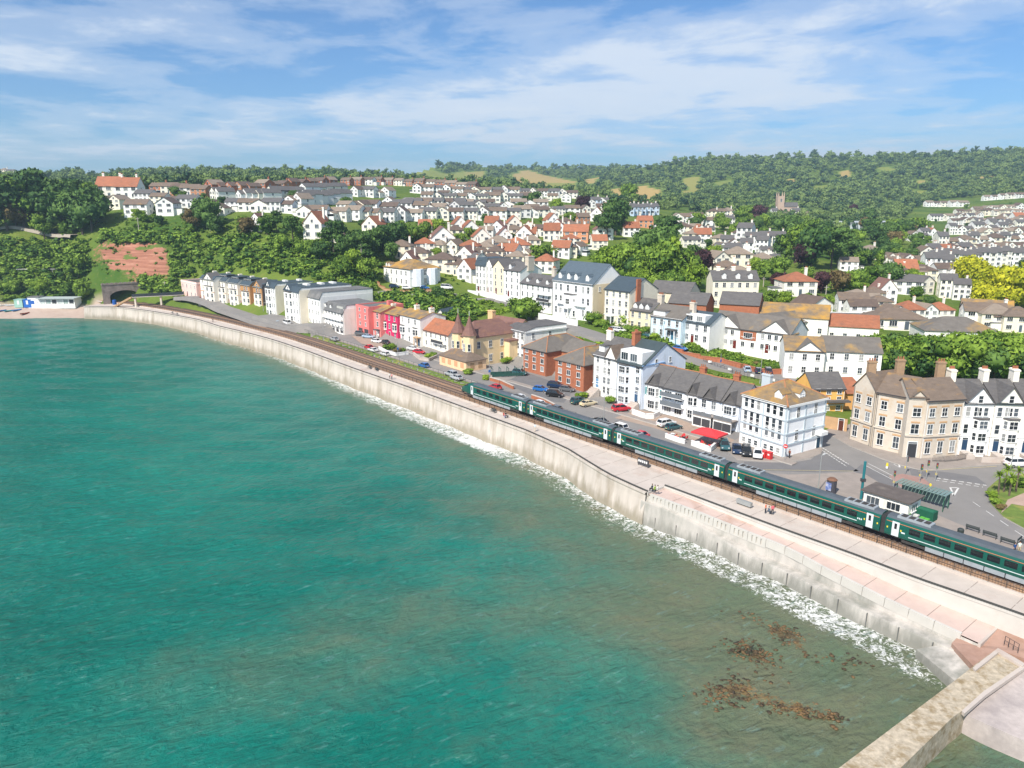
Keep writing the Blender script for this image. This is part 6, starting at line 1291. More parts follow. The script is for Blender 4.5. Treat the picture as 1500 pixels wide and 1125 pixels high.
for x, y, h, s, c in [(-5, 342, 70, 'round', 'd'), (12, 338, 75, 'pine', 'd'), (35, 333, 78, 'round', 'b'), (58, 335, 82, 'pine', 'd'), (74, 338, 72, 'pine', 'd'), (92, 342, 75, 'round', 'd'), (108, 343, 60, 'pine', 'd'), (122, 343, 62, 'round', 'd'), (134, 340, 68, 'round', 'd'), (143, 325, 42, 'round', 'b'), (24, 334, 50, 'round', 'n'), (66, 350, 38, 'round', 'b'), (45, 322, 68, 'round', 'd'), (84, 322, 66, 'round', 'b'), (110, 318, 58, 'round', 'd'), (0, 315, 60, 'round', 'b'), (20, 312, 58, 'round', 'd'), (130, 312, 46, 'round', 'b'), (98, 352, 28, 'round', 'b')]: tree(x, y, h, s, c, PW)
CE = 'on the cliff edge'
for x, y, h, s, c in [(115, 408, 42, 'round', 'b'), (285, 338, 34, 'round', 'n'), (303, 335, 46, 'round', 'd'), (318, 345, 32, 'round', 'd'), (362, 347, 30, 'round', 'n'), (392, 345, 30, 'round', 'b'), (405, 342, 32, 'pine', 'd'), (430, 356, 38, 'pine', 'd'), (415, 372, 30, 'round', 'b'), (450, 380, 34, 'round', 'b'), (470, 384, 32, 'round', 'd'), (120, 440, 30, 'round', 'b'), (20, 432, 26, 'round', 'b'), (98, 436, 24, 'round', 'b'), (60, 434, 26, 'round', 'l')]: tree(x, y, h, s, c, CE)
HW = 'below the estate'
for x, y, h, s, c in [(490, 372, 48, 'pine', 'd'), (508, 380, 40, 'round', 'd'), (525, 378, 42, 'round', 'd'), (545, 374, 46, 'round', 'd'), (562, 372, 44, 'round', 'd'), (580, 366, 42, 'round', 'd'), (597, 362, 40, 'round', 'b'), (612, 362, 34, 'round', 'b'), (575, 384, 30, 'round', 'd'), (535, 388, 30, 'pine', 'd'), (642, 345, 26, 'round', 'l'), (520, 398, 34, 'round', 'l'), (538, 408, 36, 'round', 'b'), (500, 408, 36, 'round', 'b'), (625, 350, 26, 'round', 'b'), (690, 356, 26, 'round', 'b'), (672, 362, 22, 'round', 'b'), (640, 380, 18, 'round', 'l'), (770, 300, 15, 'round', 'd'), (712, 330, 18, 'round', 'd'), (730, 340, 16, 'round', 'd'), (782, 302, 24, 'round', 'd'), (815, 312, 22, 'round', 'l'), (835, 332, 22, 'round', 'b')]: tree(x, y, h, s, c, HW)
tree(768, 474, 44, 'round', 'b', 'before the white upper terrace', 1.35); tree(640, 442, 24, 'round', 'd', 'beside the clifftop villa', 1.2); tree(647, 458, 26, 'round', 'b', 'on the bank under the villa', 1); tree(795, 388, 34, 'round', 'b', 'behind the white upper terrace', 1.3)
PT = 'in the park behind the grand hotel'
for x, y, h, s, c in [(893, 410, 46, 'round', 'l'), (912, 412, 48, 'round', 'b'), (930, 415, 42, 'round', 'd'), (948, 420, 52, 'round', 'b'), (968, 424, 62, 'round', 'b'), (962, 392, 60, 'round', 'd'), (985, 425, 66, 'cone', 'l'), (1000, 422, 48, 'round', 'b'), (1012, 430, 42, 'round', 'l'), (975, 368, 42, 'pine', 'd'), (902, 345, 46, 'round', 'd'), (890, 352, 34, 'pine', 'd'), (853, 312, 22, 'round', 'c'), (920, 300, 26, 'round', 'b'), (945, 380, 40, 'round', 'd'), (925, 392, 34, 'round', 'b'), (1028, 402, 32, 'round', 'c'), (1018, 385, 26, 'round', 'd'), (1045, 386, 24, 'round', 'l'), (980, 442, 40, 'round', 'b'), (958, 436, 34, 'round', 'b'), (1000, 444, 32, 'round', 'b'), (935, 432, 34, 'round', 'l')]: tree(x, y, h * 1.18, s, c, PT)
VT = 'in the valley gardens'
for x, y, h, s, c in [(1150, 348, 38, 'round', 'd'), (1165, 384, 58, 'round', 'b'), (1188, 394, 62, 'round', 'd'), (1150, 380, 42, 'round', 'd'), (1217, 394, 58, 'pine', 'd'), (1232, 385, 50, 'pine', 'd'), (1185, 352, 36, 'round', 'b'), (1205, 362, 40, 'round', 'd'), (1140, 412, 38, 'round', 'b'), (1140, 424, 30, 'round', 'c'), (1176, 394, 40, 'round', 'c'), (1203, 430, 34, 'round', 'c'), (1228, 430, 40, 'round', 'n'), (1180, 415, 26, 'round', 'b'), (1250, 430, 36, 'round', 'b'), (1128, 446, 26, 'round', 'b'), (1150, 450, 26, 'round', 'l'), (1182, 450, 22, 'round', 'b'), (1215, 452, 24, 'round', 'b'), (1118, 410, 32, 'round', 'b'), (1105, 402, 26, 'round', 'l'), (1270, 425, 42, 'round', 'b'), (1285, 418, 52, 'cone', 'b'), (1300, 428, 46, 'round', 'd'), (1310, 385, 26, 'round', 'b'), (1275, 352, 34, 'round', 'd'), (1300, 360, 36, 'round', 'd'), (1255, 362, 30, 'round', 'b'), (1325, 350, 30, 'round', 'd'), (1250, 315, 16, 'round', 'c'), (1078, 348, 26, 'round', 'b'), (1090, 328, 28, 'round', 'b'), (1110, 330, 30, 'round', 'c'), (1125, 335, 26, 'round', 'd'), (1060, 340, 22, 'round', 'b'), (1340, 405, 24, 'round', 'l'), (1345, 345, 30, 'round', 'b'), (1270, 330, 26, 'round', 'd')]: tree(x, y, h, s, c, VT)
for x, y, h in [(1415, 425, 52), (1428, 432, 58), (1448, 448, 62), (1470, 452, 66), (1492, 455, 68), (1512, 450, 70), (1438, 458, 44), (1465, 462, 46)]: tree(x, y, h, 'round', 'y', 'beside the valley terrace')
RP = 'in the park behind the bank'
for x, y, h, c in [(1258, 556, 52, 'b'), (1276, 556, 58, 'b'), (1297, 556, 56, 'd'), (1318, 556, 56, 'b'), (1340, 558, 60, 'b'), (1362, 558, 62, 'd'), (1385, 560, 62, 'b'), (1408, 560, 64, 'b'), (1432, 562, 66, 'd'), (1456, 562, 66, 'b'), (1480, 564, 68, 'b'), (1505, 566, 70, 'd'), (1270, 538, 44, 'b'), (1308, 540, 46, 'd'), (1352, 542, 50, 'b'), (1398, 545, 52, 'b'), (1445, 545, 54, 'b'), (1490, 548, 56, 'b'), (1530, 560, 60, 'b')]: tree(x, y, h * 1.22, 'round', c, RP, 1.0)
VP = [(985, 306), (1140, 312), (1200, 335), (1345, 330), (1350, 400), (1240, 400), (1130, 350), (1020, 345)]; n_ = 0
for tries in range(900):
    x, y = rnd.uniform(985, 1350), rnd.uniform(306, 405)
    q = hit(x, y, 150) if pip(x, y, VP) else None
    if q is None or not clear(q, 2.0): continue
    h = rnd.uniform(8, 14); tree_at(q, h, h * rnd.uniform(.8, 1.15), 'round', rnd.choice('bbddlbdn'), 'in the wooded valley floor'); n_ += 1
    if n_ >= 55: break
# garden trees and bushes scattered between the houses
def clear_(q, r_): return all((q.x - a) ** 2 + (q.y - b_) ** 2 > (c + r_) ** 2 for a, b_, c in FOOT)
GARD = [[(150, 325), (300, 318), (470, 335), (480, 350), (380, 350), (150, 338)], [(500, 300), (880, 296), (900, 345), (780, 380), (640, 360), (520, 345)], [(980, 315), (1130, 315), (1120, 350), (1090, 410), (1010, 350)], [(1230, 400), (1360, 400), (1400, 480), (1230, 490)], [(1300, 290), (1500, 280), (1500, 400), (1330, 390)], [(200, 278), (480, 272), (500, 312), (200, 312)]]
n_ = 0
for tries in range(2600):
    g = rnd.choice(GARD); x = rnd.uniform(min(p[0] for p in g), max(p[0] for p in g)); y = rnd.uniform(min(p[1] for p in g), max(p[1] for p in g))
    if not pip(x, y, g): continue
    q = hit(x, y, 150)
    if q is None or not clear(q, 1.0): continue
    h = rnd.uniform(3.5, 7.5); tree_at(q, h, h * rnd.uniform(.8, 1.2), 'round', rnd.choice('bbbldd'), 'between hillside houses'); n_ += 1
    if n_ >= 105: break
# uncountable cover: cliff scrub, garden hedging, the far woods
def mass(name, label, cat, pts, mat_, seed, lobes, leaves, leaf, nvar=5):
    tone = []
    tv = [crown_arrays('bush' if lobes < 4 else 'round', seed + i, lobes, leaves, leaf) for i in range(nvar)]; V, F, o = [], [], 0; r = np.random.RandomState(seed)
    for i, (x, y, z, s, hs) in enumerate(pts):
        v, f = tv[i % nvar]; a = r.uniform(0, 6.3); ca, sa = math.cos(a), math.sin(a)
        w_ = np.stack([(v[:, 0] * ca - v[:, 1] * sa) * s + x, (v[:, 0] * sa + v[:, 1] * ca) * s + y, v[:, 2] * hs + z], 1); V.append(w_); F.append(f + o); o += len(v); tone.append(np.full(len(v), r.rand() ** 1.3))
    me = npmesh(name, np.concatenate(V), np.concatenate(F), mat_); fattr(me, 'tone', np.concatenate(tone)); return stuff(place(name, me), label, cat)
def sample(polys, n, smin, smax, hk, seed, ymin=150, avoid=True):
    r = random.Random(seed); out = []; t = 0
    while len(out) < n and t < n * 8:
        t += 1; g = r.choice(polys); x = r.uniform(min(p[0] for p in g), max(p[0] for p in g)); y = r.uniform(min(p[1] for p in g), max(p[1] for p in g))
        if not pip(x, y, g): continue
        q = hit(x, y, ymin)
        if q is None or (avoid and not clear(q, -1.0)): continue
        s = r.uniform(smin, smax); out.append((q.x, q.y, q.z - .25 * s * hk, s, s * hk * r.uniform(.75, 1.2)))
    return out
SCRUB = [[(246, 352), (330, 345), (480, 350), (560, 372), (556, 412), (545, 440), (500, 415), (420, 400), (330, 396), (262, 412), (248, 425)]] * 4 + [[(0, 348), (60, 352), (130, 352), (132, 432), (40, 438), (0, 440)]] * 2 + [[(150, 345), (250, 345), (300, 345), (250, 356), (150, 354)], [(205, 405), (262, 420), (262, 432), (212, 422)], [(556, 428), (640, 434), (692, 442), (700, 470), (655, 478), (600, 468), (556, 450)], [(556, 428), (640, 434), (692, 442), (700, 470), (655, 478), (600, 468), (556, 450)], [(480, 350), (640, 345), (640, 362), (560, 372)]]
mass('cliff_scrub', 'dense bright green scrub covering the sea cliff', 'scrub', sample(SCRUB, 1500, 3.5, 7.5, .75, 5), leafmat('scrub_leaf', (.030, .085, .012), (.21, .32, .04), .09, .5, .5), 41, 3, 26, .22)
mass('bright_scrub', 'yellow green bramble patches on the sea cliff and banks', 'scrub', sample(SCRUB[:7] + SCRUB[7:] + [[(800, 480), (860, 500), (900, 512), (870, 520), (810, 500)], [(690, 440), (760, 450), (735, 462), (700, 462)]], 520, 2.5, 5, .6, 9), LEAF['l'], 47, 3, 26, .22)
HEDGE = [[(150, 322), (300, 318), (480, 340), (520, 352), (240, 346), (150, 338)]] + GARD + [[(640, 380), (880, 375), (890, 400), (640, 420)], [(1040, 400), (1250, 420), (1400, 480), (1230, 470), (1060, 430)], [(880, 470), (1000, 490), (990, 505), (890, 492)], [(1160, 540), (1250, 530), (1240, 556), (1165, 556)], [(1042, 514), (1085, 522), (1085, 534), (1042, 526)], [(1090, 526), (1150, 535), (1150, 544), (1092, 538)], [(1005, 506), (1040, 511), (1036, 518), (1003, 513)], [(985, 528), (1050, 548), (1110, 566), (1150, 576), (1110, 576), (1040, 560), (985, 544)]]
mass('garden_hedging', 'hedges and shrubs filling the gardens between houses', 'hedging', sample(HEDGE, 1500, 1.6, 3.6, .75, 13), LEAF['b'], 53, 3, 20, .25)
TOPB = ([-400, 0, 150, 300, 450, 560, 650, 740, 850, 900, 1000, 1100, 1200, 1300, 1350, 1400, 1500, 1900], [300, 268, 276, 272, 266, 266, 270, 277, 288, 296, 306, 318, 338, 335, 296, 288, 280, 290])
r = random.Random(21); wp = []; FB = [(min(p[0] for p in f), max(p[0] for p in f), min(p[1] for p in f), max(p[1] for p in f), f) for f, _ in FIELDS]
t = 0
while len(wp) < 9000 and t < 30000:
    t += 1; x = r.uniform(-260, 1760); yb = np.interp(x, *TOPB); y = r.uniform(212, yb + 4)
    if any(a <= x <= b_ and c <= y <= d + 6 and (pip(x, y, f) or pip(x, y - 3, f) or pip(x, y - 5.5, f)) for a, b_, c, d, f in FB): continue
    q = hit(x, y, 420)
    if q is None or (not clear(q, 2)): continue
    s = r.uniform(.6, 1.35) * (6 + q.y * .0055); wp.append((q.x, q.y, q.z - .1 * s, s, s * r.uniform(.75, 1.1)))
mass('hillside_woodland', 'continuous dark green woodland over the far hills', 'woodland', wp, wood_leaf, 61, 5, 22, .17, 8)

mass('cliff_tufts', 'scattered green tufts clinging to the bare red cliff', 'scrub', sample([[(132, 352), (246, 354), (248, 420), (150, 404), (133, 382)]], 55, 1.2, 3.2, .7, 77), LEAF['b'], 79, 3, 24, .22)
# weed covered rocks just breaking the surface off the slipway
rr_ = np.random.RandomState(5); RV, RF, o = [], [], 0; iv, if_ = ico()
for px_, py_, rx, ry, a, n in ((1145, 925, 3.2, 1.2, -.75, 260), (1100, 955, 2.4, 1.5, -.8, 210), (1075, 1012, 3.0, 1.6, .2, 300), (1142, 1030, 3.2, 1.2, -.4, 260), (1200, 1046, 2.6, .9, -.4, 60), (1168, 948, 2.0, .8, -.9, 60), (1310, 930, 2.0, .5, -.75, 50), (1235, 965, 2.5, 1.6, -.5, 40)):
    c = W(px_, py_, 0)
    for k in range(n):
        u, v = rr_.normal(size=2) * .75; x = c.x + math.cos(a) * u * rx - math.sin(a) * v * ry; y = c.y + math.sin(a) * u * rx + math.cos(a) * v * ry; s_ = rr_.uniform(.05, .22)
        RV.append(iv * np.array([s_ * rr_.uniform(.8, 1.8), s_ * rr_.uniform(.8, 1.5), s_ * .4]) * (1 + .2 * rr_.normal(size=(len(iv), 1))) + [x, y, rr_.uniform(-.06, .06)]); RF.append(if_ + o); o += len(iv)
stuff(place('weed_rocks', npmesh('weed_rocks', np.concatenate(RV), np.concatenate(RF), mat('kelp', (.17, .10, .04), .6, .5, 1.2, (.035, .03, .018), .85, coord='Geo', s2=.5))), 'brown weed covered rocks breaking the surface off the slipway', 'rocks')
# ------------------------------------------------------------------ cars
m, nt, p = newmat('car_paint'); oi = nd(nt, 'ShaderNodeObjectInfo'); nt.links.new(oi.outputs['Color'], p.inputs['Base Color']); p.inputs['Roughness'].default_value = 0.22; p.inputs['Coat Weight'].default_value = 0.5; car_paint = m
cglass = mat('car_glass', (.015, .018, .02), .06, .1, spec=.8); tyre_m = mat('tyre', (.02, .02, .02), .9); rim_m = mat('rim', (.35, .35, .36), .35, .1, metal=.7); lamp_w = mat('lamp_clear', (.7, .7, .68), .15); lamp_r = mat('lamp_red', (.35, .02, .02), .3); plate_m = mat('plate', (.7, .65, .3), .5)
def car_meshes(kind):
    """side profiles lofted across the width: body below the belt line, glasshouse, roof"""
    if kind == 'hatch': bodyP = [(-1.95, .45, .62), (-1.9, .35, .95), (-1.2, .28, .98), (.3, .28, .96), (1.15, .3, .92), (1.75, .33, .78), (1.98, .42, .60)]; gl = (-1.75, -1.35, .15, .95); zr = 1.48
    elif kind == 'suv': bodyP = [(-2.2, .5, .75), (-2.15, .4, 1.1), (-1.3, .34, 1.12), (.4, .34, 1.1), (1.3, .36, 1.05), (1.95, .4, .92), (2.2, .5, .7)]; gl = (-2.05, -1.75, .35, 1.05); zr = 1.72
    elif kind == 'van': bodyP = [(-2.5, .45, .9), (-2.48, .38, 1.25), (-1.3, .32, 1.27), (.9, .32, 1.25), (1.6, .35, 1.15), (2.2, .38, .98), (2.45, .48, .7)]; gl = (-2.45, -2.4, 1.0, 1.75); zr = 2.1
    else: bodyP = [(-2.3, .45, .66), (-2.22, .36, .98), (-1.4, .28, 1.0), (.3, .28, .96), (1.2, .3, .9), (1.95, .34, .76), (2.25, .42, .58)]; gl = (-1.85, -1.1, .1, 1.0); zr = 1.43
    b = MB(); rings = []
    hw = .88 if kind != 'suv' else .93
    for i, (x, z0, z1) in enumerate(bodyP):
        k = .86 if i in (0, len(bodyP) - 1) else (.96 if i in (1, len(bodyP) - 2) else 1)
        rings.append([(x, -hw * k * .93, z0), (x, -hw * k, (z0 + z1) * .5), (x, -hw * k * .97, z1 - .06), (x, -hw * k * .84, z1), (x, hw * k * .84, z1), (x, hw * k * .97, z1 - .06), (x, hw * k, (z0 + z1) * .5), (x, hw * k * .93, z0)])
    b.loft(rings); b.smooth = False; body = b.mesh('body', car_paint)
    x0, x1, x2, x3 = gl; zb = max(q[2] for q in bodyP) - .04; g = MB(); hb, ht = hw * .84, hw * .68
    g.add([(x0, -hb, zb), (x3, -hb, zb), (x3, hb, zb), (x0, hb, zb), (x1, -ht, zr - .05), (x2, -ht, zr - .05), (x2, ht, zr - .05), (x1, ht, zr - .05)], [(0, 1, 5, 4), (1, 2, 6, 5), (2, 3, 7, 6), (3, 0, 4, 7)]); glass = g.mesh('windows', cglass)
    r = MB(); r.add([(x1 - .06, -ht - .03, zr - .06), (x2 + .06, -ht - .03, zr - .06), (x2 + .06, ht + .03, zr - .06), (x1 - .06, ht + .03, zr - .06), (x1 + .1, -ht * .8, zr), (x2 - .1, -ht * .8, zr), (x2 - .1, ht * .8, zr), (x1 + .1, ht * .8, zr)], [(0, 1, 5, 4), (1, 2, 6, 5), (2, 3, 7, 6), (3, 0, 4, 7), (4, 5, 6, 7)])
    for sg in (-1, 1):
        xm = (x1 + x2) / 2
        for a, c in (((x0, sg * hb, zb), (x1, sg * ht, zr - .06)), ((x3, sg * hb, zb), (x2, sg * ht, zr - .06)), ((xm, sg * hb, zb), (xm, sg * ht, zr - .06))): r.tube(a, c, .045, n=4)
    roof = r.mesh('roof', car_paint)
    L = bodyP[-1][0]; B0 = bodyP[0][0]
    return dict(body=body, windows=glass, roof=roof, hl=MB().box(L - .16, L - .02, -.14, .14, .58 if kind != 'suv' else .75, .72 if kind != 'suv' else .9).mesh('headlight', lamp_w), tl=MB().box(B0 + .0, B0 + .1, -.1, .1, .72, .92).mesh('tail_light', lamp_r), pl=MB().box(B0 - .02, B0 + .02, -.26, .26, .5, .62).mesh('number_plate', plate_m), ax=(B0 + .72, L - .78), hw=hw)
def disc(r_, w_, n=14, m_=None, name='tyre'):
    b = MB(); b.add([(r_ * math.cos(2 * math.pi * i / n), y, r_ * math.sin(2 * math.pi * i / n)) for y in (-w_, w_) for i in range(n)], [tuple(range(n)), tuple(range(2 * n - 1, n - 1, -1))] + [((i + 1) % n, i, n + i, n + (i + 1) % n) for i in range(n)]); return b.mesh(name, m_)
tyre_me = disc(.33, .1, m_=tyre_m, name='wheel'); rim_me = disc(.2, .115, 10, rim_m, 'rim')
CARM = {k: car_meshes(k) for k in ('hatch', 'saloon', 'suv', 'van')}
CC = {'white': (.78, .78, .77), 'silver': (.45, .47, .49), 'black': (.015, .016, .018), 'navy': (.012, .03, .075), 'blue': (.02, .14, .42), 'red': (.55, .02, .035), 'grey': (.13, .135, .14), 'teal': (.03, .10, .11), 'cream': (.68, .58, .38), 'paleblue': (.38, .50, .62)}
def car(px_, py_, colr, ang, kind, where, z=6.42, group=None):
    q = W(px_, py_, z) if z else hit(px_, py_)
    zz = z or q.z + .14; M_ = CARM[kind]
    t = thing('parked_car' if kind != 'van' else 'parked_van', f'{ {"paleblue": "pale blue", "teal": "dark teal"}.get(colr, colr)} {dict(hatch="hatchback", saloon="saloon car", suv="tall estate car", van="van")[kind]} {where}', 'van' if kind == 'van' else 'car', (q.x, q.y, zz), R(ang), 'vehicles on the seafront streets')
    c = (*CC[colr], 1)
    bo = place('body', M_['body'], t); bo.color = c; ro = place('roof', M_['roof'], t); ro.color = c; place('windows', M_['windows'], t)
    for sg in (-1, 1):
        place('headlight', M_['hl'], bo, (0, sg * .6, 0)); place('tail_light', M_['tl'], bo, (0, sg * .62, 0))
        for ax in M_['ax']: wo = place('wheel', tyre_me, t, (ax, sg * (M_['hw'] - .12), .33)); place('rim', rim_me, wo)
    place('number_plate', M_['pl'], bo); return t
A, A2 = -51, 129
for a in [(407, 476, 'paleblue', A, 'hatch', 'by the gabled apartment block', 0), (420, 476, 'white', A2, 'van', 'before the gabled apartment block', 0), (296, 440, 'red', A, 'hatch', 'between pink house and white terrace', 0), (490, 499, 'silver', A2, 'saloon', 'driving alone along the parade', 6.42), (529, 491, 'grey', -20, 'suv', 'under the salmon block', 6.55), (540, 495, 'paleblue', -20, 'saloon', 'before the pale salmon house', 6.55), (552, 502, 'white', -35, 'hatch', 'by the crimson house garden', 6.42), (566, 504, 'black', A, 'hatch', 'behind the crimson garden wall', 6.55), (540, 511, 'red', A2, 'hatch', 'parked beside a white saloon on the parade', 6.42), (546, 515, 'white', A2, 'saloon', 'parked beside a red hatchback on the parade', 6.42), (564, 521, 'white', A2, 'hatch', 'alone by the railway fence', 6.42), (606, 513, 'white', -25, 'saloon', 'on the drive of the orange roofed cottage', 6.42), (614, 518, 'red', -25, 'hatch', 'on the drive of the orange roofed cottage', 6.42), (621, 538, 'blue', A2, 'hatch', 'opposite the peach annex', 6.42), (661, 551, 'silver', A2, 'suv', 'opposite the peach annex', 6.42), (669, 556, 'silver', A2, 'saloon', 'by the fence opposite the annex', 6.42),
 (578, 422, 'navy', -10, 'suv', 'in the clifftop villa car park', 0), (596, 424, 'white', 0, 'hatch', 'in the clifftop villa car park', 0), (622, 424, 'blue', 5, 'hatch', 'in the clifftop villa car park', 0), (655, 424, 'white', -20, 'van', 'on the upper road by the red roofed bungalow', 0),
 (762, 549, 'teal', -30, 'suv', 'beside the green pergola', 6.42), (725, 570, 'red', A2, 'hatch', 'beside the train nose', 6.42), (760, 585, 'white', A2, 'saloon', 'beside the first carriage', 6.42), (788, 594, 'white', A2, 'hatch', 'parked before the low brick wall', 6.42), (813, 602, 'grey', A2, 'hatch', 'on the road by the brick flats', 6.42), (792, 573, 'blue', -25, 'hatch', 'behind the short brick wall', 6.42), (814, 568, 'navy', -25, 'suv', 'close to the brick flats wall', 6.42), (831, 573, 'grey', -25, 'hatch', 'at the corner of the brick flats', 6.42), (813, 581, 'black', -25, 'suv', 'behind the short brick wall', 6.42), (848, 591, 'teal', 35, 'suv', 'by the yellow hedge', 6.42), (862, 594, 'cream', 35, 'saloon', 'before the tall white Victorian house', 6.42), (910, 602, 'red', 20, 'suv', 'on the forecourt of the pale blue house', 6.42), (877, 620, 'black', A2, 'saloon', 'beside the second carriage', 6.42), (906, 630, 'white', A2, 'suv', 'beside the second carriage', 6.42), (936, 640, 'red', A2, 'saloon', 'beside the third carriage', 6.42), (976, 624, 'white', 30, 'suv', 'on the tan forecourt', 6.42), (986, 629, 'teal', 30, 'hatch', 'on the tan forecourt', 6.42),
 (908, 487, 'white', -40, 'hatch', 'before the cream house with dormers', 0), (901, 486, 'silver', -40, 'hatch', 'before the cream house with dormers', 0), (944, 494, 'teal', -45, 'suv', 'by the hedge of the pale blue upper house', 0), (996, 514, 'blue', -40, 'hatch', 'under the white upper house', 0), (1094, 545, 'paleblue', 80, 'hatch', 'nosed up to the upper road railings', 0), (1110, 547, 'navy', 80, 'hatch', 'nosed up to the upper road railings', 0), (1124, 548, 'navy', 80, 'suv', 'nosed up to the upper road railings', 0),
 (1061, 657, 'teal', -100, 'suv', 'beside the red parasol', 6.42), (1079, 662, 'navy', -105, 'saloon', 'nose out before the corner hotel', 6.42), (1093, 666, 'black', -105, 'suv', 'nose out before the corner hotel', 6.42), (1110, 669, 'white', -110, 'hatch', 'nose out before the corner hotel', 6.54), (1197, 616, 'red', 15, 'saloon', 'before the orange public house', 6.5), (1187, 620, 'navy', 100, 'hatch', 'in the shadow of the corner hotel', 6.5), (1490, 683, 'white', 5, 'suv', 'on the road before the end white house', 6.42)]: car(*a)

# ------------------------------------------------------------------ people: one continuous skinned body each, clothes by material zones
def skin_person(name, label, q, rz, top, trou, pose='stand', hairc='#3a2a1c', h=1.72):
    me = bpy.data.meshes.new('person'); s = h / 1.72
    if pose == 'sit': J = [(0, 0, .5), (0, .02, .75), (0, .03, 1.02), (0, .03, 1.12), (0, .0, 1.3), (.1, -.02, .5), (.11, -.42, .5), (.11, -.42, .08), (.11, -.54, .04), (-.1, -.02, .5), (-.11, -.42, .5), (-.11, -.42, .08), (-.11, -.54, .04), (.2, .03, 1.0), (.25, -.06, .76), (.16, -.28, .62), (-.2, .03, 1.0), (-.25, -.06, .76), (-.16, -.28, .62)]
    else:
        k = .16 if pose == 'walk' else .03
        J = [(0, 0, .92), (0, 0, 1.15), (0, 0, 1.40), (0, 0, 1.5), (0, -.01, 1.64), (.09, 0, .88), (.1, -k, .48), (.1, -k * .6, .09), (.11, -k * .6 - .14, .04), (-.09, 0, .88), (-.1, k * .5, .48), (-.1, k * 1.6, .11), (-.11, k * 1.6 - .13, .04), (.19, 0, 1.38), (.25, .03 + k * .4, 1.12), (.25, -.06 + k * .6, .86), (-.19, 0, 1.38), (-.25, .02, 1.12), (-.25, -.1 - k * .5, .88)]
    E = [(0, 1), (1, 2), (2, 3), (3, 4), (0, 5), (5, 6), (6, 7), (7, 8), (0, 9), (9, 10), (10, 11), (11, 12), (2, 13), (13, 14), (14, 15), (2, 16), (16, 17), (17, 18)]
    rad = [.15, .14, .15, .055, .10, .095, .07, .05, .045, .095, .07, .05, .045, .06, .045, .035, .06, .045, .035]
    me.from_pydata([tuple(c * s for c in j) for j in J], E, [])
    o = bpy.data.objects.new('tmp', me); col.objects.link(o); md = o.modifiers.new('skin', 'SKIN'); o.modifiers.new('sub', 'SUBSURF').levels = 1
    sk = me.skin_vertices[0].data
    for i, r_ in enumerate(rad): sk[i].radius = (r_ * s, r_ * s * (.75 if i in (1, 2) else 1)); sk[i].use_root = i == 0
    dg = bpy.context.evaluated_depsgraph_get(); bm2 = bpy.data.meshes.new_from_object(o.evaluated_get(dg)); bpy.data.objects.remove(o)
    bm2.materials.clear()
    for mm in (paint(top), paint(trou), mat('skin', (.50, .30, .21), .6, .05), paint('#26221f')): bm2.materials.append(mm)
    hip = .56 if pose == 'sit' else .95; neck = (1.13 if pose == 'sit' else 1.47) * s
    for pl_ in bm2.polygons:
        c = pl_.center; zz = c.z / s
        arm = abs(c.x) > .215 * s
        pl_.material_index = 2 if (c.z > neck or (arm and zz < (.8 if pose == 'sit' else 1.12))) else (0 if zz > hip or (arm and zz > .7) else (3 if zz < .09 else 1)); pl_.use_smooth = True
    t = tag(place(name, bm2, None, q, rz), label, 'person', 'people on the promenade and street')
    hz_ = (1.33 if pose == 'sit' else 1.67) * s
    MB().sphere((0, .02 if pose != 'sit' else .03, hz_), .108 * s, 8, 5, sc=(1, 1.05, .85)).build('hair', paint(hairc), t)
    return t
def onp(px_, py_, z=5.63): return W(px_, py_, z)
skin_person('person', 'person in a red top and blue trousers sitting by the track fence', onp(738, 612), .9, '#c0352f', '#2f4c7d', 'sit'); skin_person('person', 'person in black sitting beside the red topped walker', onp(741, 611.5), .9, '#22252a', '#2a2d33', 'sit')
skin_person('person', 'person in pale shirt walking alone on the promenade', onp(783.5, 632), 2.4, '#c7d3db', '#d6c5ab', 'walk'); skin_person('person', 'person in a white top standing on the promenade near two benches', onp(571, 555), .5, '#e7e3dc', '#6e5a50'); skin_person('person', 'person in a pink top beside the white topped walker', onp(574, 556), -.6, '#d58f8f', '#3c3f48')
skin_person('person', 'person in blue jacket standing by the end bench', onp(1485, 812, 6.54), .3, '#2c4f86', '#2a3138'); skin_person('person', 'person in pale dress beside the blue jacketed walker', onp(1492, 810, 6.54), -.4, '#cbd2cf', '#b9a98c'); skin_person('person', 'person in dark clothes walking far along the promenade', onp(312, 472), 2.3, '#2e2f33', '#3a3a3f', 'walk')
for i, (x, y, c1, c2) in enumerate([(1121, 752, '#e2653a', '#303640'), (1126, 754, '#5b6a78', '#35383d'), (1131, 754, '#c9626b', '#2e3136')]): skin_person('person', f'person in {["orange", "slate grey", "rose"][i]} top in the group by the track fence', onp(x, y), 1 + i, c1, c2, 'sit' if i == 1 else 'stand')
for i, (x, y, c1) in enumerate([(955, 720, '#31424a'), (959, 721.5, '#8fae3d'), (963, 722, '#d9d5cc')]): skin_person('person', f'person in {["dark", "lime green", "white"][i]} top sitting on the sea wall edge', onp(x, y, 5.66), -2.4, c1, '#2f3338', 'sit')
skin_person('person', 'person in a brown top on the corner hotel pavement', onp(1156, 671, 6.54), 2, '#8a5340', '#3b3a3c'); skin_person('person', 'person in black walking on the parade by the second carriage', onp(822, 606, 6.42), 2.2, '#1d1f23', '#24262a', 'walk')
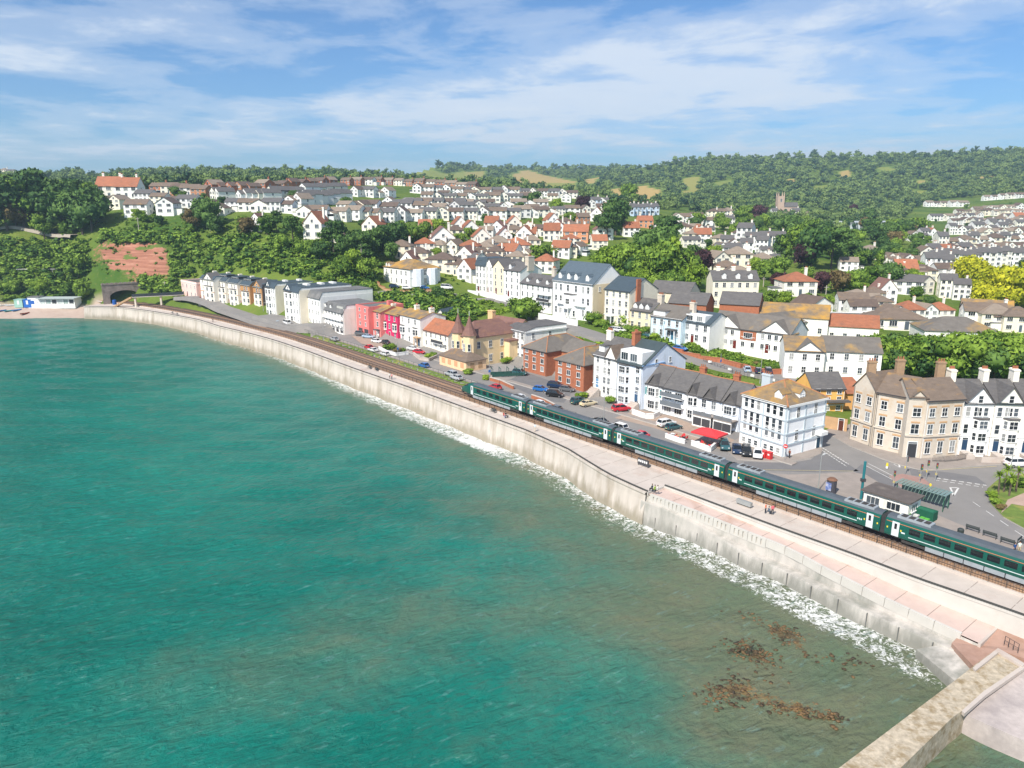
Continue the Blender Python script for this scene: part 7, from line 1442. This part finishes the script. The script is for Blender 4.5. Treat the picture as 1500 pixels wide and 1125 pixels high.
# ------------------------------------------------------------------ street furniture
grey_post = mat('galvanised', (.38, .39, .38), .5, .1, metal=.3); teal_post = mat('teal_post', (.02, .17, .19), .5, .08); sign_b = mat('sign_blue', (.03, .16, .50), .5, .05); sign_r = mat('sign_red', (.6, .04, .04), .5, .05)
def lamp(px_, py_, hpx, label, z=6.5, arm=True, sign=None):
    q = W(px_, py_, z) if z else hit(px_, py_); h = height_to(q, py_ - hpx)
    t = thing('street_lamp', label, 'street lamp', q, R(39), 'street lamps and posts'); MB().cyl(0, 0, 0, h, .09, .055, 8).build('pole', grey_post, t); MB().cyl(0, 0, 0, .9, .13, .12, 8).build('base', grey_post, t)
    if arm: MB().tube((0, 0, h), (.7, 0, h + .15), .045).build('arm', grey_post, t); MB().box(.5, 1.15, -.14, .14, h + .08, h + .22).build('lantern', mat('lantern', (.6, .6, .58), .4), t)
    if sign is not None: MB().box(-.32, .32, -.07, -.05, h * .45, h * .45 + .65).build('sign_plate', sign, t)
    return t
for a in [(1198, 720, 52, 'tall grey street lamp beside the poster kiosk', 6.5), (717, 566, 46, 'pale lamp column with blue sign by the train nose', 6.5, True, sign_b), (583, 522, 22, 'short post with blue parking sign opposite the white terrace', 6.5, False, sign_b), (474, 496, 18, 'slim lamp post opposite the white guest house', 0), (884, 626, 46, 'white lamp column beside the second carriage', 6.5), (968, 500, 28, 'lamp post before the pale blue upper house', 0), (1055, 540, 22, 'post with blue sign by the upper road railing', 0, False, sign_b), (1113, 562, 52, 'tall lamp post above the retaining wall', 0), (386, 456, 12, 'lamp post by the brown gabled house', 0), (1478, 700, 40, 'lamp post at the edge of the palm garden', 6.5)]: lamp(*a)
def signal(px_, py_, label, z=6.54):
    q = W(px_, py_, z); t = thing('traffic_light', label, 'traffic light', q, rnd.uniform(-1, 1), 'traffic lights at the junction'); MB().cyl(0, 0, 0, 3.4, .06, .06, 8).build('post', grey_post, t)
    hd = MB().box(-.16, .16, -.26, -.06, 2.3, 3.25).build('signal_head', dark_f, t)
    for k, c in enumerate(((.5, .02, .02), (.5, .3, .02), (.03, .3, .1))): MB().cyl(0, 0, 0, .03, .09, .09, 10).build('signal_lens', mat(f'lens{k}', c, .3), hd, (0, -.27, 3.05 - .3 * k)).rotation_euler = (R(90), 0, 0)
    MB().box(-.12, .12, .06, .2, 1.0, 1.35).build('push_button_box', yellow, t)
for x, y, l in [(1326, 694, 'traffic light before the bank entrance'), (1347, 706, 'traffic light on the red paved island'), (1357, 700, 'traffic light beside the island bollard'), (1308, 716, 'traffic light beside the bus shelter'), (1370, 704, 'traffic light on the tip of the island')]: signal(x, y, l)
for x, y, l in [(1299, 686, 'yellow topped bollard before the bank'), (1362, 717, 'yellow topped bollard on the paved island')]:
    t = thing('bollard', l, 'bollard', W(x, y, 6.54), 0, 'lit bollards'); MB().cyl(0, 0, 0, .45, .2, .2, 10).build('base', white_f, t); MB().cyl(0, 0, .45, 1.0, .22, .16, 10).build('cap', yellow, t)
t = thing('station_mast', 'tall teal station mast beside the white signal box', 'mast', W(1261, 731, 6.54)); MB().cyl(0, 0, 0, height_to(W(1261, 731, 6.54), 676), .2, .2, 10).build('pole', teal_post, t); MB().box(-.35, .35, -.25, .25, 3, 3.5).build('equipment_box', dark_f, t)
# white signal box with dark flat roof
b = bld('signal_box', 'small white flat roofed building beside the railway at the station', (1263, 744), 1328, 6.5, 4.2, 719, paint('#f3f0e6'), mat('dark_felt', (.12, .10, .09), .9, .2, 1.0, (.2, .17, .14), .4), 'flat', .05, -51); grid(b, 1, [.22, .68], 1.9, 1.1, 1.2, style='case'); grid(b, 1, [.5], 1.8, 1.1, 1.2, face='r', style='case')
MB().box(-.35, b.W + .35, -.4, b.D + .35, b.H + .06, b.H + .3).build('roof_slab', MATS['dark_felt'], b.root)
sh = thing('bus_shelter', 'green framed shelter with slatted glass roof behind the signal box', 'shelter', W(1312, 729, 6.54), R(-51)); gf = mat('green_frame', (.03, .12, .07), .5)
for x in (0, 3.5, 7): 
    for y in (0, 2.0): MB().box(x - .05, x + .05, y - .05, y + .05, 0, 2.6).build('post', gf, sh)
for k in range(14): MB().box(-.3 + k * .55, -.3 + k * .55 + .42, -.4, 2.4, 2.6, 2.66).build('roof_slat', mat('shelter_glass', (.16, .24, .22), .15), sh)
MB().box(0, 7, 1.96, 2.0, .3, 2.2).build('back_pane', MATS['shelter_glass'], sh)
b = bld('green_kiosk', 'low dark green store behind the wheelie bins', (1338, 757), 1366, 6.5, 1.6, 1.4, paint('#1f5a45'), paint('#2b6b50'), 'flat', .05, -51)
for i, (x, y) in enumerate(((1329, 761), (1350, 768), (1356, 770), (1341, 764))):
    t = thing('wheelie_bin', ['green wheelie bin against the signal box', 'green wheelie bin beside its twin at the store', 'green wheelie bin beside its twin at the store', 'pale bin between the green wheelie bins'][i], 'bin', W(x, y, 6.54), R(-51), 'bins behind the signal box' if i in (1, 2) else None); cc = paint('#5fae45') if i != 3 else paint('#c9c9c4')
    MB().add([(-.25, -.3, .1), (.25, -.3, .1), (.25, .3, .1), (-.25, .3, .1), (-.3, -.37, 1.0), (.3, -.37, 1.0), (.3, .37, 1.0), (-.3, .37, 1.0)], [(3, 2, 1, 0), (0, 1, 5, 4), (1, 2, 6, 5), (2, 3, 7, 6), (3, 0, 4, 7)]).build('tub', cc, t); MB().box(-.32, .32, -.4, .4, 1.0, 1.08).build('lid', cc, t)
    for sx_ in (-.25, .25): MB().box(sx_ - .03, sx_ + .03, .25, .42, 0, .18).build('wheel', tyre_m, t)
k_ = thing('poster_kiosk', 'rounded poster kiosk with blue notice beside the street lamp', 'kiosk', W(1217, 722, 6.54), R(-60)); MB().cyl(0, 0, 0, 2.3, .75, .75, 12).build('drum', paint('#4b4a52'), k_); MB().cyl(0, 0, 2.3, 2.6, .85, .5, 12).build('cap', paint('#7a5a48'), k_); MB().box(-.5, .5, -.8, -.74, .6, 1.9).build('poster', mat('poster', (.16, .22, .5), .5, .4, 3.0, (.7, .7, .72), .5), k_)
bw = mat('bench_dark', (.04, .05, .05), .6, .1)
def bench(q, rz, label, m_=None, s=1.0):
    t = thing('bench', label, 'bench', q, rz, 'seafront benches'); t.scale = (s, s, s)
    for k in range(3): MB().box(-.9, .9, -.22 + .16 * k, -.1 + .16 * k, .43, .47).build('seat_slat', m_ or bw, t)
    for k in range(3): MB().box(-.9, .9, .27, .31, .55 + .14 * k, .65 + .14 * k).build('back_slat', m_ or bw, t)
    for x in (-.8, .8): MB().box(x - .03, x + .03, -.22, .3, .38, .43).box(x - .03, x + .03, -.22, -.16, 0, .38).box(x - .03, x + .03, .24, .3, 0, .95).build('leg', m_ or bw, t)
    return t
for i, (x, y) in enumerate(((1425, 778), (1450, 787), (1476, 797))): bench(W(x, y, 6.54), R(129), ['dark bench nearest the litter bin', 'middle dark bench of three in a row', 'dark bench at the end of the row of three'][i], s=1.0)
bench(W(1496, 797, 6.54), R(40), 'dark bench turned across the end of the row', s=1.0)
for i, (x, y) in enumerate(((541, 540), (551, 543), (252, 459.5), (259, 461.5), (722, 604))): bench(onp(x, y), tang(200) + math.pi, ['promenade bench before the white terrace with a twin beside it', 'promenade bench before the white terrace with a twin beside it', 'promenade bench near the tunnel with a twin beside it', 'promenade bench near the tunnel with a twin beside it', 'promenade bench beside the first carriage'][i])
t = thing('litter_bin', 'dark round litter bin beside the benches', 'bin', W(1406, 786, 6.54)); MB().cyl(0, 0, 0, 1.1, .4, .42, 12).build('drum', bw, t); MB().cyl(0, 0, 1.1, 1.25, .44, .3, 12).build('hood', bw, t)
for x, y, l, ww, mm in ((942, 683, 'dark notice board on the promenade by the track fence', 2.6, dark_f), (1090, 741, 'grey equipment cabinet on the promenade', 2.6, grey_post)):
    t = thing('notice_board' if mm is dark_f else 'cabinet', l, 'notice board' if mm is dark_f else 'cabinet', onp(x, y), R(-51)); MB().box(-ww / 2, ww / 2, -.3 if mm is not dark_f else -.08, .3 if mm is not dark_f else .08, .25, 1.35 if mm is dark_f else .9).build('panel', mm, t)
    for sx_ in (-ww / 2 + .15, ww / 2 - .15): MB().box(sx_ - .05, sx_ + .05, -.06, .06, 0, .3).build('leg', dark_f, t)
    if mm is dark_f:
        for k in range(5): MB().box(-1.1 + .45 * k, -.8 + .45 * k, -.1, -.08, .7, 1.1).build('notice', white_f, t)
# cafe terrace with red parasol before the pale blue houses
pr = thing('parasol', 'large square red parasol over the cafe terrace', 'parasol', W(1038, 651, 6.42), R(-45)); redc = mat('red_canvas', (.62, .045, .05), .8, .08); b = MB(); L_ = 2.9
for i in range(4):
    a, c = [(-L_, -L_ * .7), (L_, -L_ * .7), (L_, L_ * .7), (-L_, L_ * .7)][i], [(L_, -L_ * .7), (L_, L_ * .7), (-L_, L_ * .7), (-L_, -L_ * .7)][i]; b.add([(*a, 2.5), (*c, 2.5), (0, 0, 3.4)], [(0, 1, 2)]); b.add([(*a, 2.2), (*c, 2.2), (*c, 2.5), (*a, 2.5)], [(0, 1, 2, 3)])
b.build('canopy', redc, pr); MB().cyl(0, 0, 0, 3.3, .05, .05, 8).build('pole', grey_post, pr); MB().cyl(0, 0, 0, .12, .5, .5, 10).build('base', dark_f, pr)
wall_run('terrace_wall', 'low white planter wall round the red parasol terrace', [W(*q, 6.42) for q in ((1013, 652), (1040, 662), (1048, 655))], .9, white_f, white_f, .35, .2); wall_run('terrace_wall', 'low white planter wall round the small cafe yard', [W(*q, 6.42) for q in ((975, 641), (995, 648), (1003, 650))], .8, white_f, white_f, .35, .2)
def table(q, i, lab, s=1.0):
    t = thing('cafe_table', lab, 'table', q, rnd.uniform(0, 3), 'cafe tables'); MB().cyl(0, 0, .7, .74, .42, .42, 12).build('table_top', [white_f, wood_or, redc][i % 3], t); MB().cyl(0, 0, 0, .7, .04, .04, 6).build('stem', dark_f, t); MB().cyl(0, 0, 0, .04, .28, .28, 8).build('foot', dark_f, t)
def chair(q, rz, lab):
    t = thing('cafe_chair', lab, 'chair', q, rz, 'cafe chairs'); MB().box(-.22, .22, -.22, .22, .42, .47).build('seat', redc, t); MB().box(-.22, .22, .19, .23, .47, .9).build('backrest', redc, t)
    for a in (-.19, .19):
        for c in (-.19, .19): MB().box(a - .02, a + .02, c - .02, c + .02, 0, .42).build('leg', dark_f, t)
for i, (x, y) in enumerate(((1022, 652), (1030, 655), (1040, 657), (985, 640), (993, 643), (1001, 643))):
    q = W(x, y, 6.43); lb = 'under the red parasol' if i < 3 else 'in the small cafe yard'; table(q, i, f'{["white", "wooden", "red"][i % 3]} topped cafe table {lb}')
    for a in (.4, 2.5): chair(q + Vector((.75 * math.cos(a + i), .75 * math.sin(a + i), 0)), a + i + math.pi / 2 + math.pi, f'red cafe chair {lb}')
for x, y in ((1119, 670), (1127, 672)):
    t = thing('postal_box', 'red cabinet against the corner hotel', 'cabinet', W(x, y, 6.54), R(-58), 'red cabinets at the corner hotel'); MB().box(-.45, .45, -.35, .35, 0, 1.25).build('box', sign_r, t); MB().box(-.5, .5, -.4, .4, 1.25, 1.35).build('lid', sign_r, t); MB().box(-.2, .2, -.37, -.35, .7, 1.0).build('label_plate', white_f, t)
t = thing('road_sign', 'round red and white no entry sign before the corner hotel', 'sign', W(1149, 674, 6.54), R(-40)); MB().cyl(0, 0, 0, 3.0, .04, .04, 6).build('post', grey_post, t); b = MB().cyl(0, 0, -.02, .02, .42, .42, 16); b.build('disc', sign_r, t, (0, -.06, 2.7)).rotation_euler = (R(90), 0, 0); MB().box(-.28, .28, -.1, -.085, 2.63, 2.77).build('bar', white_f, t)
# green pergola with benches beside the gravel court
pg = thing('pergola', 'dark green timber pergola seating beside the gravel forecourt', 'pergola', W(722, 553, 6.42), R(12)); pgm = mat('pergola_green', (.02, .075, .06), .7, .15)
for x in (0, 2.2, 4.4, 6.6, 8.8):
    for y in (0, 2.6): MB().box(x - .07, x + .07, y - .07, y + .07, 0, 2.2).build('post', pgm, pg)
    MB().box(x - .05, x + .05, -.3, 2.9, 2.2, 2.34).build('beam', pgm, pg)
for y in (0, 2.6): MB().box(-.2, 9, y - .05, y + .05, .2, .95).build('side_rail', pgm, pg)
# railings
rl = thing('railing', 'dark iron railing before the bank and white houses', 'railing', (0, 0, 0)); pp = [W(x, y, 6.54) for x, y in ((1366, 676), (1385, 676.5), (1402, 675), (1417, 672))]
for a, c in zip(pp[:-1], pp[1:]):
    n = 10
    for k in range(n): q = a.lerp(c, k / n); MB().box(q.x - .02, q.x + .02, q.y - .02, q.y + .02, 6.54, 7.7).build('upright', dark_f, rl)
    for h in (.15, 1.1): MB().tube(a + Vector((0, 0, h)), c + Vector((0, 0, h)), .03).build('rail', dark_f, rl)
rl = thing('railing', 'black railing with white notices along the upper road wall', 'railing', (0, 0, 0)); pp = [hit(x, y) + Vector((0, 0, .2)) for x, y in ((1030, 531), (1055, 542), (1090, 553), (1120, 560), (1150, 566))]
for a, c in zip(pp[:-1], pp[1:]):
    for k in range(6): q = a.lerp(c, k / 6); MB().box(q.x - .03, q.x + .03, q.y - .03, q.y + .03, q.z - .5, q.z + 1.1).build('upright', dark_f, rl)
    for h in (.3, .7, 1.08): MB().tube(a + Vector((0, 0, h)), c + Vector((0, 0, h)), .025).build('rail', dark_f, rl)
    q = a.lerp(c, .4); MB().box(-.5, .5, -.04, 0, .5, 1.1).build('notice', white_f, rl, q, R(-40))
# palms and shrubs in the station garden, front gardens
def palm(q, h, label):
    t = thing('palm_tree', label, 'palm', q, rnd.uniform(0, 6), 'palms in the station garden'); MB().tube((0, 0, -.2), (.1, .05, h), .16, .11, 8).build('trunk', bark, t)
    b = MB(); r = random.Random(int(h * 100))
    for i in range(70):
        a = r.uniform(0, 6.28); e = r.uniform(-.5, 1.3); L2 = r.uniform(.9, 1.5); d = Vector((math.cos(a) * math.cos(e), math.sin(a) * math.cos(e), math.sin(e))); n = Vector((-math.sin(a), math.cos(a), 0)) * .07; o0 = Vector((.1, .05, h)); m1 = o0 + d * L2 * .6; m2 = o0 + d * L2 + Vector((0, 0, -.3))
        b.add([o0 - n * .5, m1 - n, m2, m1 + n, o0 + n * .5], [(0, 1, 2, 3, 4)])
    b.build('crown', LEAF['l'], t)
for i, (x, y, h) in enumerate(((1462, 724, 3.2), (1470, 720, 3.8), (1478, 726, 3.0), (1488, 720, 3.5))): palm(W(x, y, 6.56), h, 'spiky cabbage palm in the station garden bed')
for x, y, s, c in ((1452, 728, 1.3, 'l'), (1458, 738, 1.2, 'b'), (1496, 712, 2.0, 'b'), (1484, 712, 1.8, 'l'), (1466, 745, 1.0, 'n')): tree_at(W(x, y, 6.56), s, s * 1.5, 'bush', c, 'in the station garden bed')
for x, y, s, c, wh in ((566, 512, 2.2, 'b', 'before the crimson house'), (574, 512, 2.6, 'l', 'before the crimson house'), (582, 516, 2.0, 'n', 'before the crimson house'), (590, 515, 1.6, 'b', 'before the white terrace'), (628, 525, 2.2, 'l', 'before the cottage'), (634, 522, 1.8, 'b', 'before the cottage'), (686, 548, 2.2, 'b', 'before the turreted villa'), (701, 540, 2.4, 'b', 'before the turreted villa'), (742, 532, 2.6, 'l', 'before the white stuccoed house'), (712, 556, 1.8, 'l', 'beside the pergola'), (895, 590, 2.2, 'b', 'before the tall Victorian house'), (850, 583, 1.8, 'l', 'by the brick flats'), (855, 582, 1.8, 'l', 'by the brick flats')): tree_at(W(x, y, 6.45), s, s * 1.3, 'bush', c, wh)
for x, y, h, c, wh in ((872, 474, 22, 'b', 'beside the grand hotel'), (880, 478, 14, 'b', 'beside the grand hotel'), (918, 476, 26, 'l', 'climbing the cream house'), (935, 492, 18, 'b', 'in the upper road hedge'), (925, 488, 16, 'b', 'in the upper road hedge'), (945, 488, 14, 'b', 'in the upper road hedge'), (958, 496, 12, 'l', 'before the pale blue upper house'), (1015, 508, 12, 'l', 'before the white upper house'), (1022, 510, 10, 'b', 'before the white upper house'), (1095, 536, 12, 'l', 'before the modern gables'), (1105, 536, 10, 'n', 'before the modern gables'), (1135, 542, 10, 'b', 'before the modern gables'), (810, 497, 16, 'l', 'on the verge behind the flats'), (832, 508, 14, 'l', 'on the verge behind the flats'), (850, 516, 12, 'n', 'on the verge behind the flats'), (822, 502, 14, 'l', 'on the verge behind the flats'), (1182, 552, 14, 'l', 'before the white corner block'), (1200, 554, 14, 'l', 'before the white corner block'), (1222, 556, 16, 'b', 'before the white corner block'), (1240, 558, 18, 'b', 'before the white corner block')): tree(x, y, h, 'bush', c, wh)
# poles on the hillside
for x, y, h, l in ((308, 338, 22, 'tall pale pole on the cliff garden lawn'), (204, 342, 24, 'tall pale pole above the red cliff'), (530, 388, 30, 'tall grey pole in the hanging wood'), (1208, 448, 30, 'bare brown pole among the valley gardens'), (1118, 420, 14, 'short pole beside the cream terrace'), (242, 424, 12, 'pole by the footbridge landing')):
    q = hit(x, y, 130); t = thing('utility_pole', l, 'pole', q); hh_ = height_to(q, y - h); MB().cyl(0, 0, -.5, hh_, .22, .14, 8).build('pole', mat('pale_wood', (.45, .40, .34), .8), t); MB().box(-.9, .9, -.06, .06, hh_ - .8, hh_ - .65).build('crossarm', MATS['pale_wood'], t)
# ------------------------------------------------------------------ tunnel end: portal, footbridge, huts and boats
dst = mat('dark_stone', (.27, .22, .19), .95, .3, .6, (.13, .11, .09), .4, .5); pt = thing('tunnel_portal', 'dark stone railway tunnel portal with wide black arch under the red cliff', 'tunnel', (*toff(353, 3.2), 5.6), math.atan2(-.80, .60))
b = MB(); n = 12; w2, hs, ht_ = 6.4, 3.2, 9.0; arch = [(w2 * math.cos(math.pi * i / n), hs + 2.9 * math.sin(math.pi * i / n)) for i in range(n + 1)]; outer = [(9.5, 0), (9.5, ht_), (-9.5, ht_), (-9.5, 0)]
for k in range(n): 
    a, c = arch[k], arch[k + 1]; b.add([(-.6, a[0], a[1]), (-.6, c[0], c[1]), (-.6, c[0], ht_), (-.6, a[0], ht_)], [(0, 1, 2, 3)])
for sg in (-1, 1): b.add([(-.6, sg * w2, -2), (-.6, sg * 9.5, -2), (-.6, sg * 9.5, ht_), (-.6, sg * w2, ht_)], [(0, 1, 2, 3)])
b.box(-.8, .5, -9.5, 9.5, ht_ + .003, ht_ + .5)
b.build('portal_face', dst, pt, None, math.pi); lin = MB()
for k in range(n): a, c = arch[k], arch[k + 1]; lin.add([(-.6, a[0], a[1]), (-.6, c[0], c[1]), (30, c[0], c[1]), (30, a[0], a[1])], [(0, 1, 2, 3)])
for sg in (-1, 1): lin.add([(-.6, sg * w2, -2), (-.6, sg * w2, hs), (30, sg * w2, hs), (30, sg * w2, -2)], [(0, 1, 2, 3)])
lin.add([(30, -6, -2), (30, 6, -2), (30, 6, 9), (30, -6, 9)], [(0, 1, 2, 3)]); lin.build('tunnel_lining', mat('lining_black', (.02, .02, .02), .95), pt, None, math.pi)  # lining and end sheet share one near-black colour
for k in range(10): MB().box(-.75, -.5, -9 + 1.9 * k, -7.6 + 1.9 * k, ht_ + .5, ht_ + .95).build('parapet_stone', dst, pt, None, math.pi)
fb = thing('footbridge', 'stone and iron footbridge crossing the line beside the tunnel', 'footbridge', (0, 0, 0)); a, c = Vector((*toff(335, -3.2), 10.4)), Vector((*toff(320, 13), 11.0)); d = (c - a); L = Vector((d.x, d.y, 0)).length
MB().box(0, L, -.9, .9, -.35, 0).build('deck', concrete, fb, a, math.atan2(d.y, d.x)).rotation_euler = (0, -math.atan2(d.z, L), math.atan2(d.y, d.x))
for sg in (-.9, .9): MB().box(0, L, sg - .06, sg + .06, 0, 1.1).build('parapet', dark_metal, fb, a).rotation_euler = (0, -math.atan2(d.z, L), math.atan2(d.y, d.x))
for u in (.05, .55): q = a.lerp(c, u); MB().box(q.x - .4, q.x + .4, q.y - .4, q.y + .4, 4.5, q.z - .2).build('pier', stone_p, fb)
e = Vector((*toff(344, -7), 5.7)); nst = 16
for k in range(nst): u = k / nst; q = e.lerp(a, u); MB().box(-.5, .5, -.9, .9, -.5, .1).build('step', stone_o, fb, q, math.atan2(a.y - e.y, a.x - e.x))
hut = thing('beach_cafe', 'long low beach cafe with pale flat roof beside the tunnel', 'building', W(57, 446, 5.0), R(2)); MB().box(0, 17, 0, 6, -2, 2.8).build('wall', paint('#e3e6e2'), hut); MB().box(-.4, 17.6, -1.4, 6.3, 2.8, 3.05).build('roof', mat('teal_grey_roof', (.42, .47, .46), .7, .1), hut)
MB().box(-5.2, -.05, .2, 5, -2, 3.4).build('side_block', paint('#f1f1ee'), hut); MB().box(-5.5, .1, -.1, 5.3, 3.4, 3.6).build('roof', felt, hut)
for k in range(6): MB().box(1 + 2.7 * k, 3.0 + 2.7 * k, -.05, .03, .4, 2.2).build('shutter', [paint('#c9d3cf'), paint('#9fb3ad'), dark_f][k % 3], hut)
for k in range(5): MB().cyl(.2 + 4.2 * k, -1.2, 0, 2.8, .06, .06, 6).build('post', dark_f, hut)
MB().box(-4, -2.2, .1, .25, .2, 1.8).build('door', paint('#2f62b0'), hut)
for x, y, w_, c, l in ((40, 446, 3.6, '#2d68b8', 'bright blue shed beside the beach cafe'), (27, 446, 4.0, '#9cc2b4', 'pale green shed beside the blue shed')):
    t = thing('beach_shed', l, 'shed', W(x, y, 5.0)); MB().box(-w_ / 2, w_ / 2, 0, 3, -1.5, 2.3).build('wall', paint(c), t); MB().box(-w_ / 2 - .15, w_ / 2 + .15, -.2, 3.2, 2.3, 2.42).build('roof', paint(c, var=.2), t); MB().box(-.5, .5, -.05, .02, 0, 1.9).build('door', paint(c, var=.02) if False else white_f, t)
t = thing('water_tank', 'blue round tank beside the tunnel mouth', 'tank', W(168, 446, 5.6)); MB().cyl(0, 0, 0, 2.0, .9, .9, 14).build('drum', paint('#2457a0'), t); MB().cyl(0, 0, 2.0, 2.2, .95, .6, 14).build('lid', paint('#2457a0'), t)
def boat(q, rz, c, l, L2=4.2):
    t = thing('rowing_boat', l, 'boat', q, rz, 'boats drawn up on the beach'); rings = []
    for x, w_, h in ((-1, .62, .55), (-.5, .8, .52), (.2, .82, .55), (.7, .5, .62), (1, .04, .75)): x *= L2 / 2; rings.append([(x, -w_, h), (x, -w_ * .75, .12), (x, 0, 0), (x, w_ * .75, .12), (x, w_, h)])
    MB().loft(rings, cap=False, closed=False).build('hull', paint(c), t); MB().box(-.3, 0, -.7, .7, .36, .41).build('thwart', wood_or, t); MB().box(-1.4, -1.1, -.62, .62, .36, .41).build('thwart', wood_or, t)
for x, y, c, l, a in ((3, 448, '#e9e7e2', 'white boat on the upper beach beside the green shed', .3), (16, 448, '#dfe3e4', 'pale grey boat drawn up by the green shed', .2), (2, 456, '#2f6fa8', 'blue boat on the shingle', .8), (14, 456, '#4aa0a6', 'turquoise boat on the shingle', .7), (25, 455, '#3f86c4', 'sky blue boat on the shingle', .9), (37, 460, '#8a4436', 'red brown boat lying near the tide line', 1.1)): boat(hit(x, y, 300) if hit(x, y, 300) else W(x, y, 3), a, c, l)
t = thing('cliff_shelter', 'long low flat roofed shelter on the cliff ledge', 'shelter', hit(28, 401, 300), R(4)); MB().box(0, 21, 0, 4, -2, 2.2).build('wall', paint('#7d7468'), t); MB().box(-.5, 21.5, -1.2, 4.3, 2.2, 2.5).build('roof', mat('pale_slab', (.46, .45, .43), .8, .1), t)
for k in range(7): MB().cyl(.6 + 3.3 * k, -1.0, 0, 2.2, .09, .09, 6).build('post', white_f, t)
# ------------------------------------------------------------------ haze over the whole place
hv = bpy.data.materials.new('haze_air'); hv.use_nodes = True; nt = hv.node_tree; nt.nodes.clear()
pv = nd(nt, 'ShaderNodeVolumePrincipled', i_Color=(0.60, 0.82, 1.0, 1), i_Density=0.00018, i_Anisotropy=0.2); ho = nd(nt, 'ShaderNodeOutputMaterial'); nt.links.new(pv.outputs[0], ho.inputs['Volume'])
hz_o = MB().box(-7600, 7600, -950, 5300, -6.5, 320).build('haze', hv); hz_o['kind'] = 'stuff'
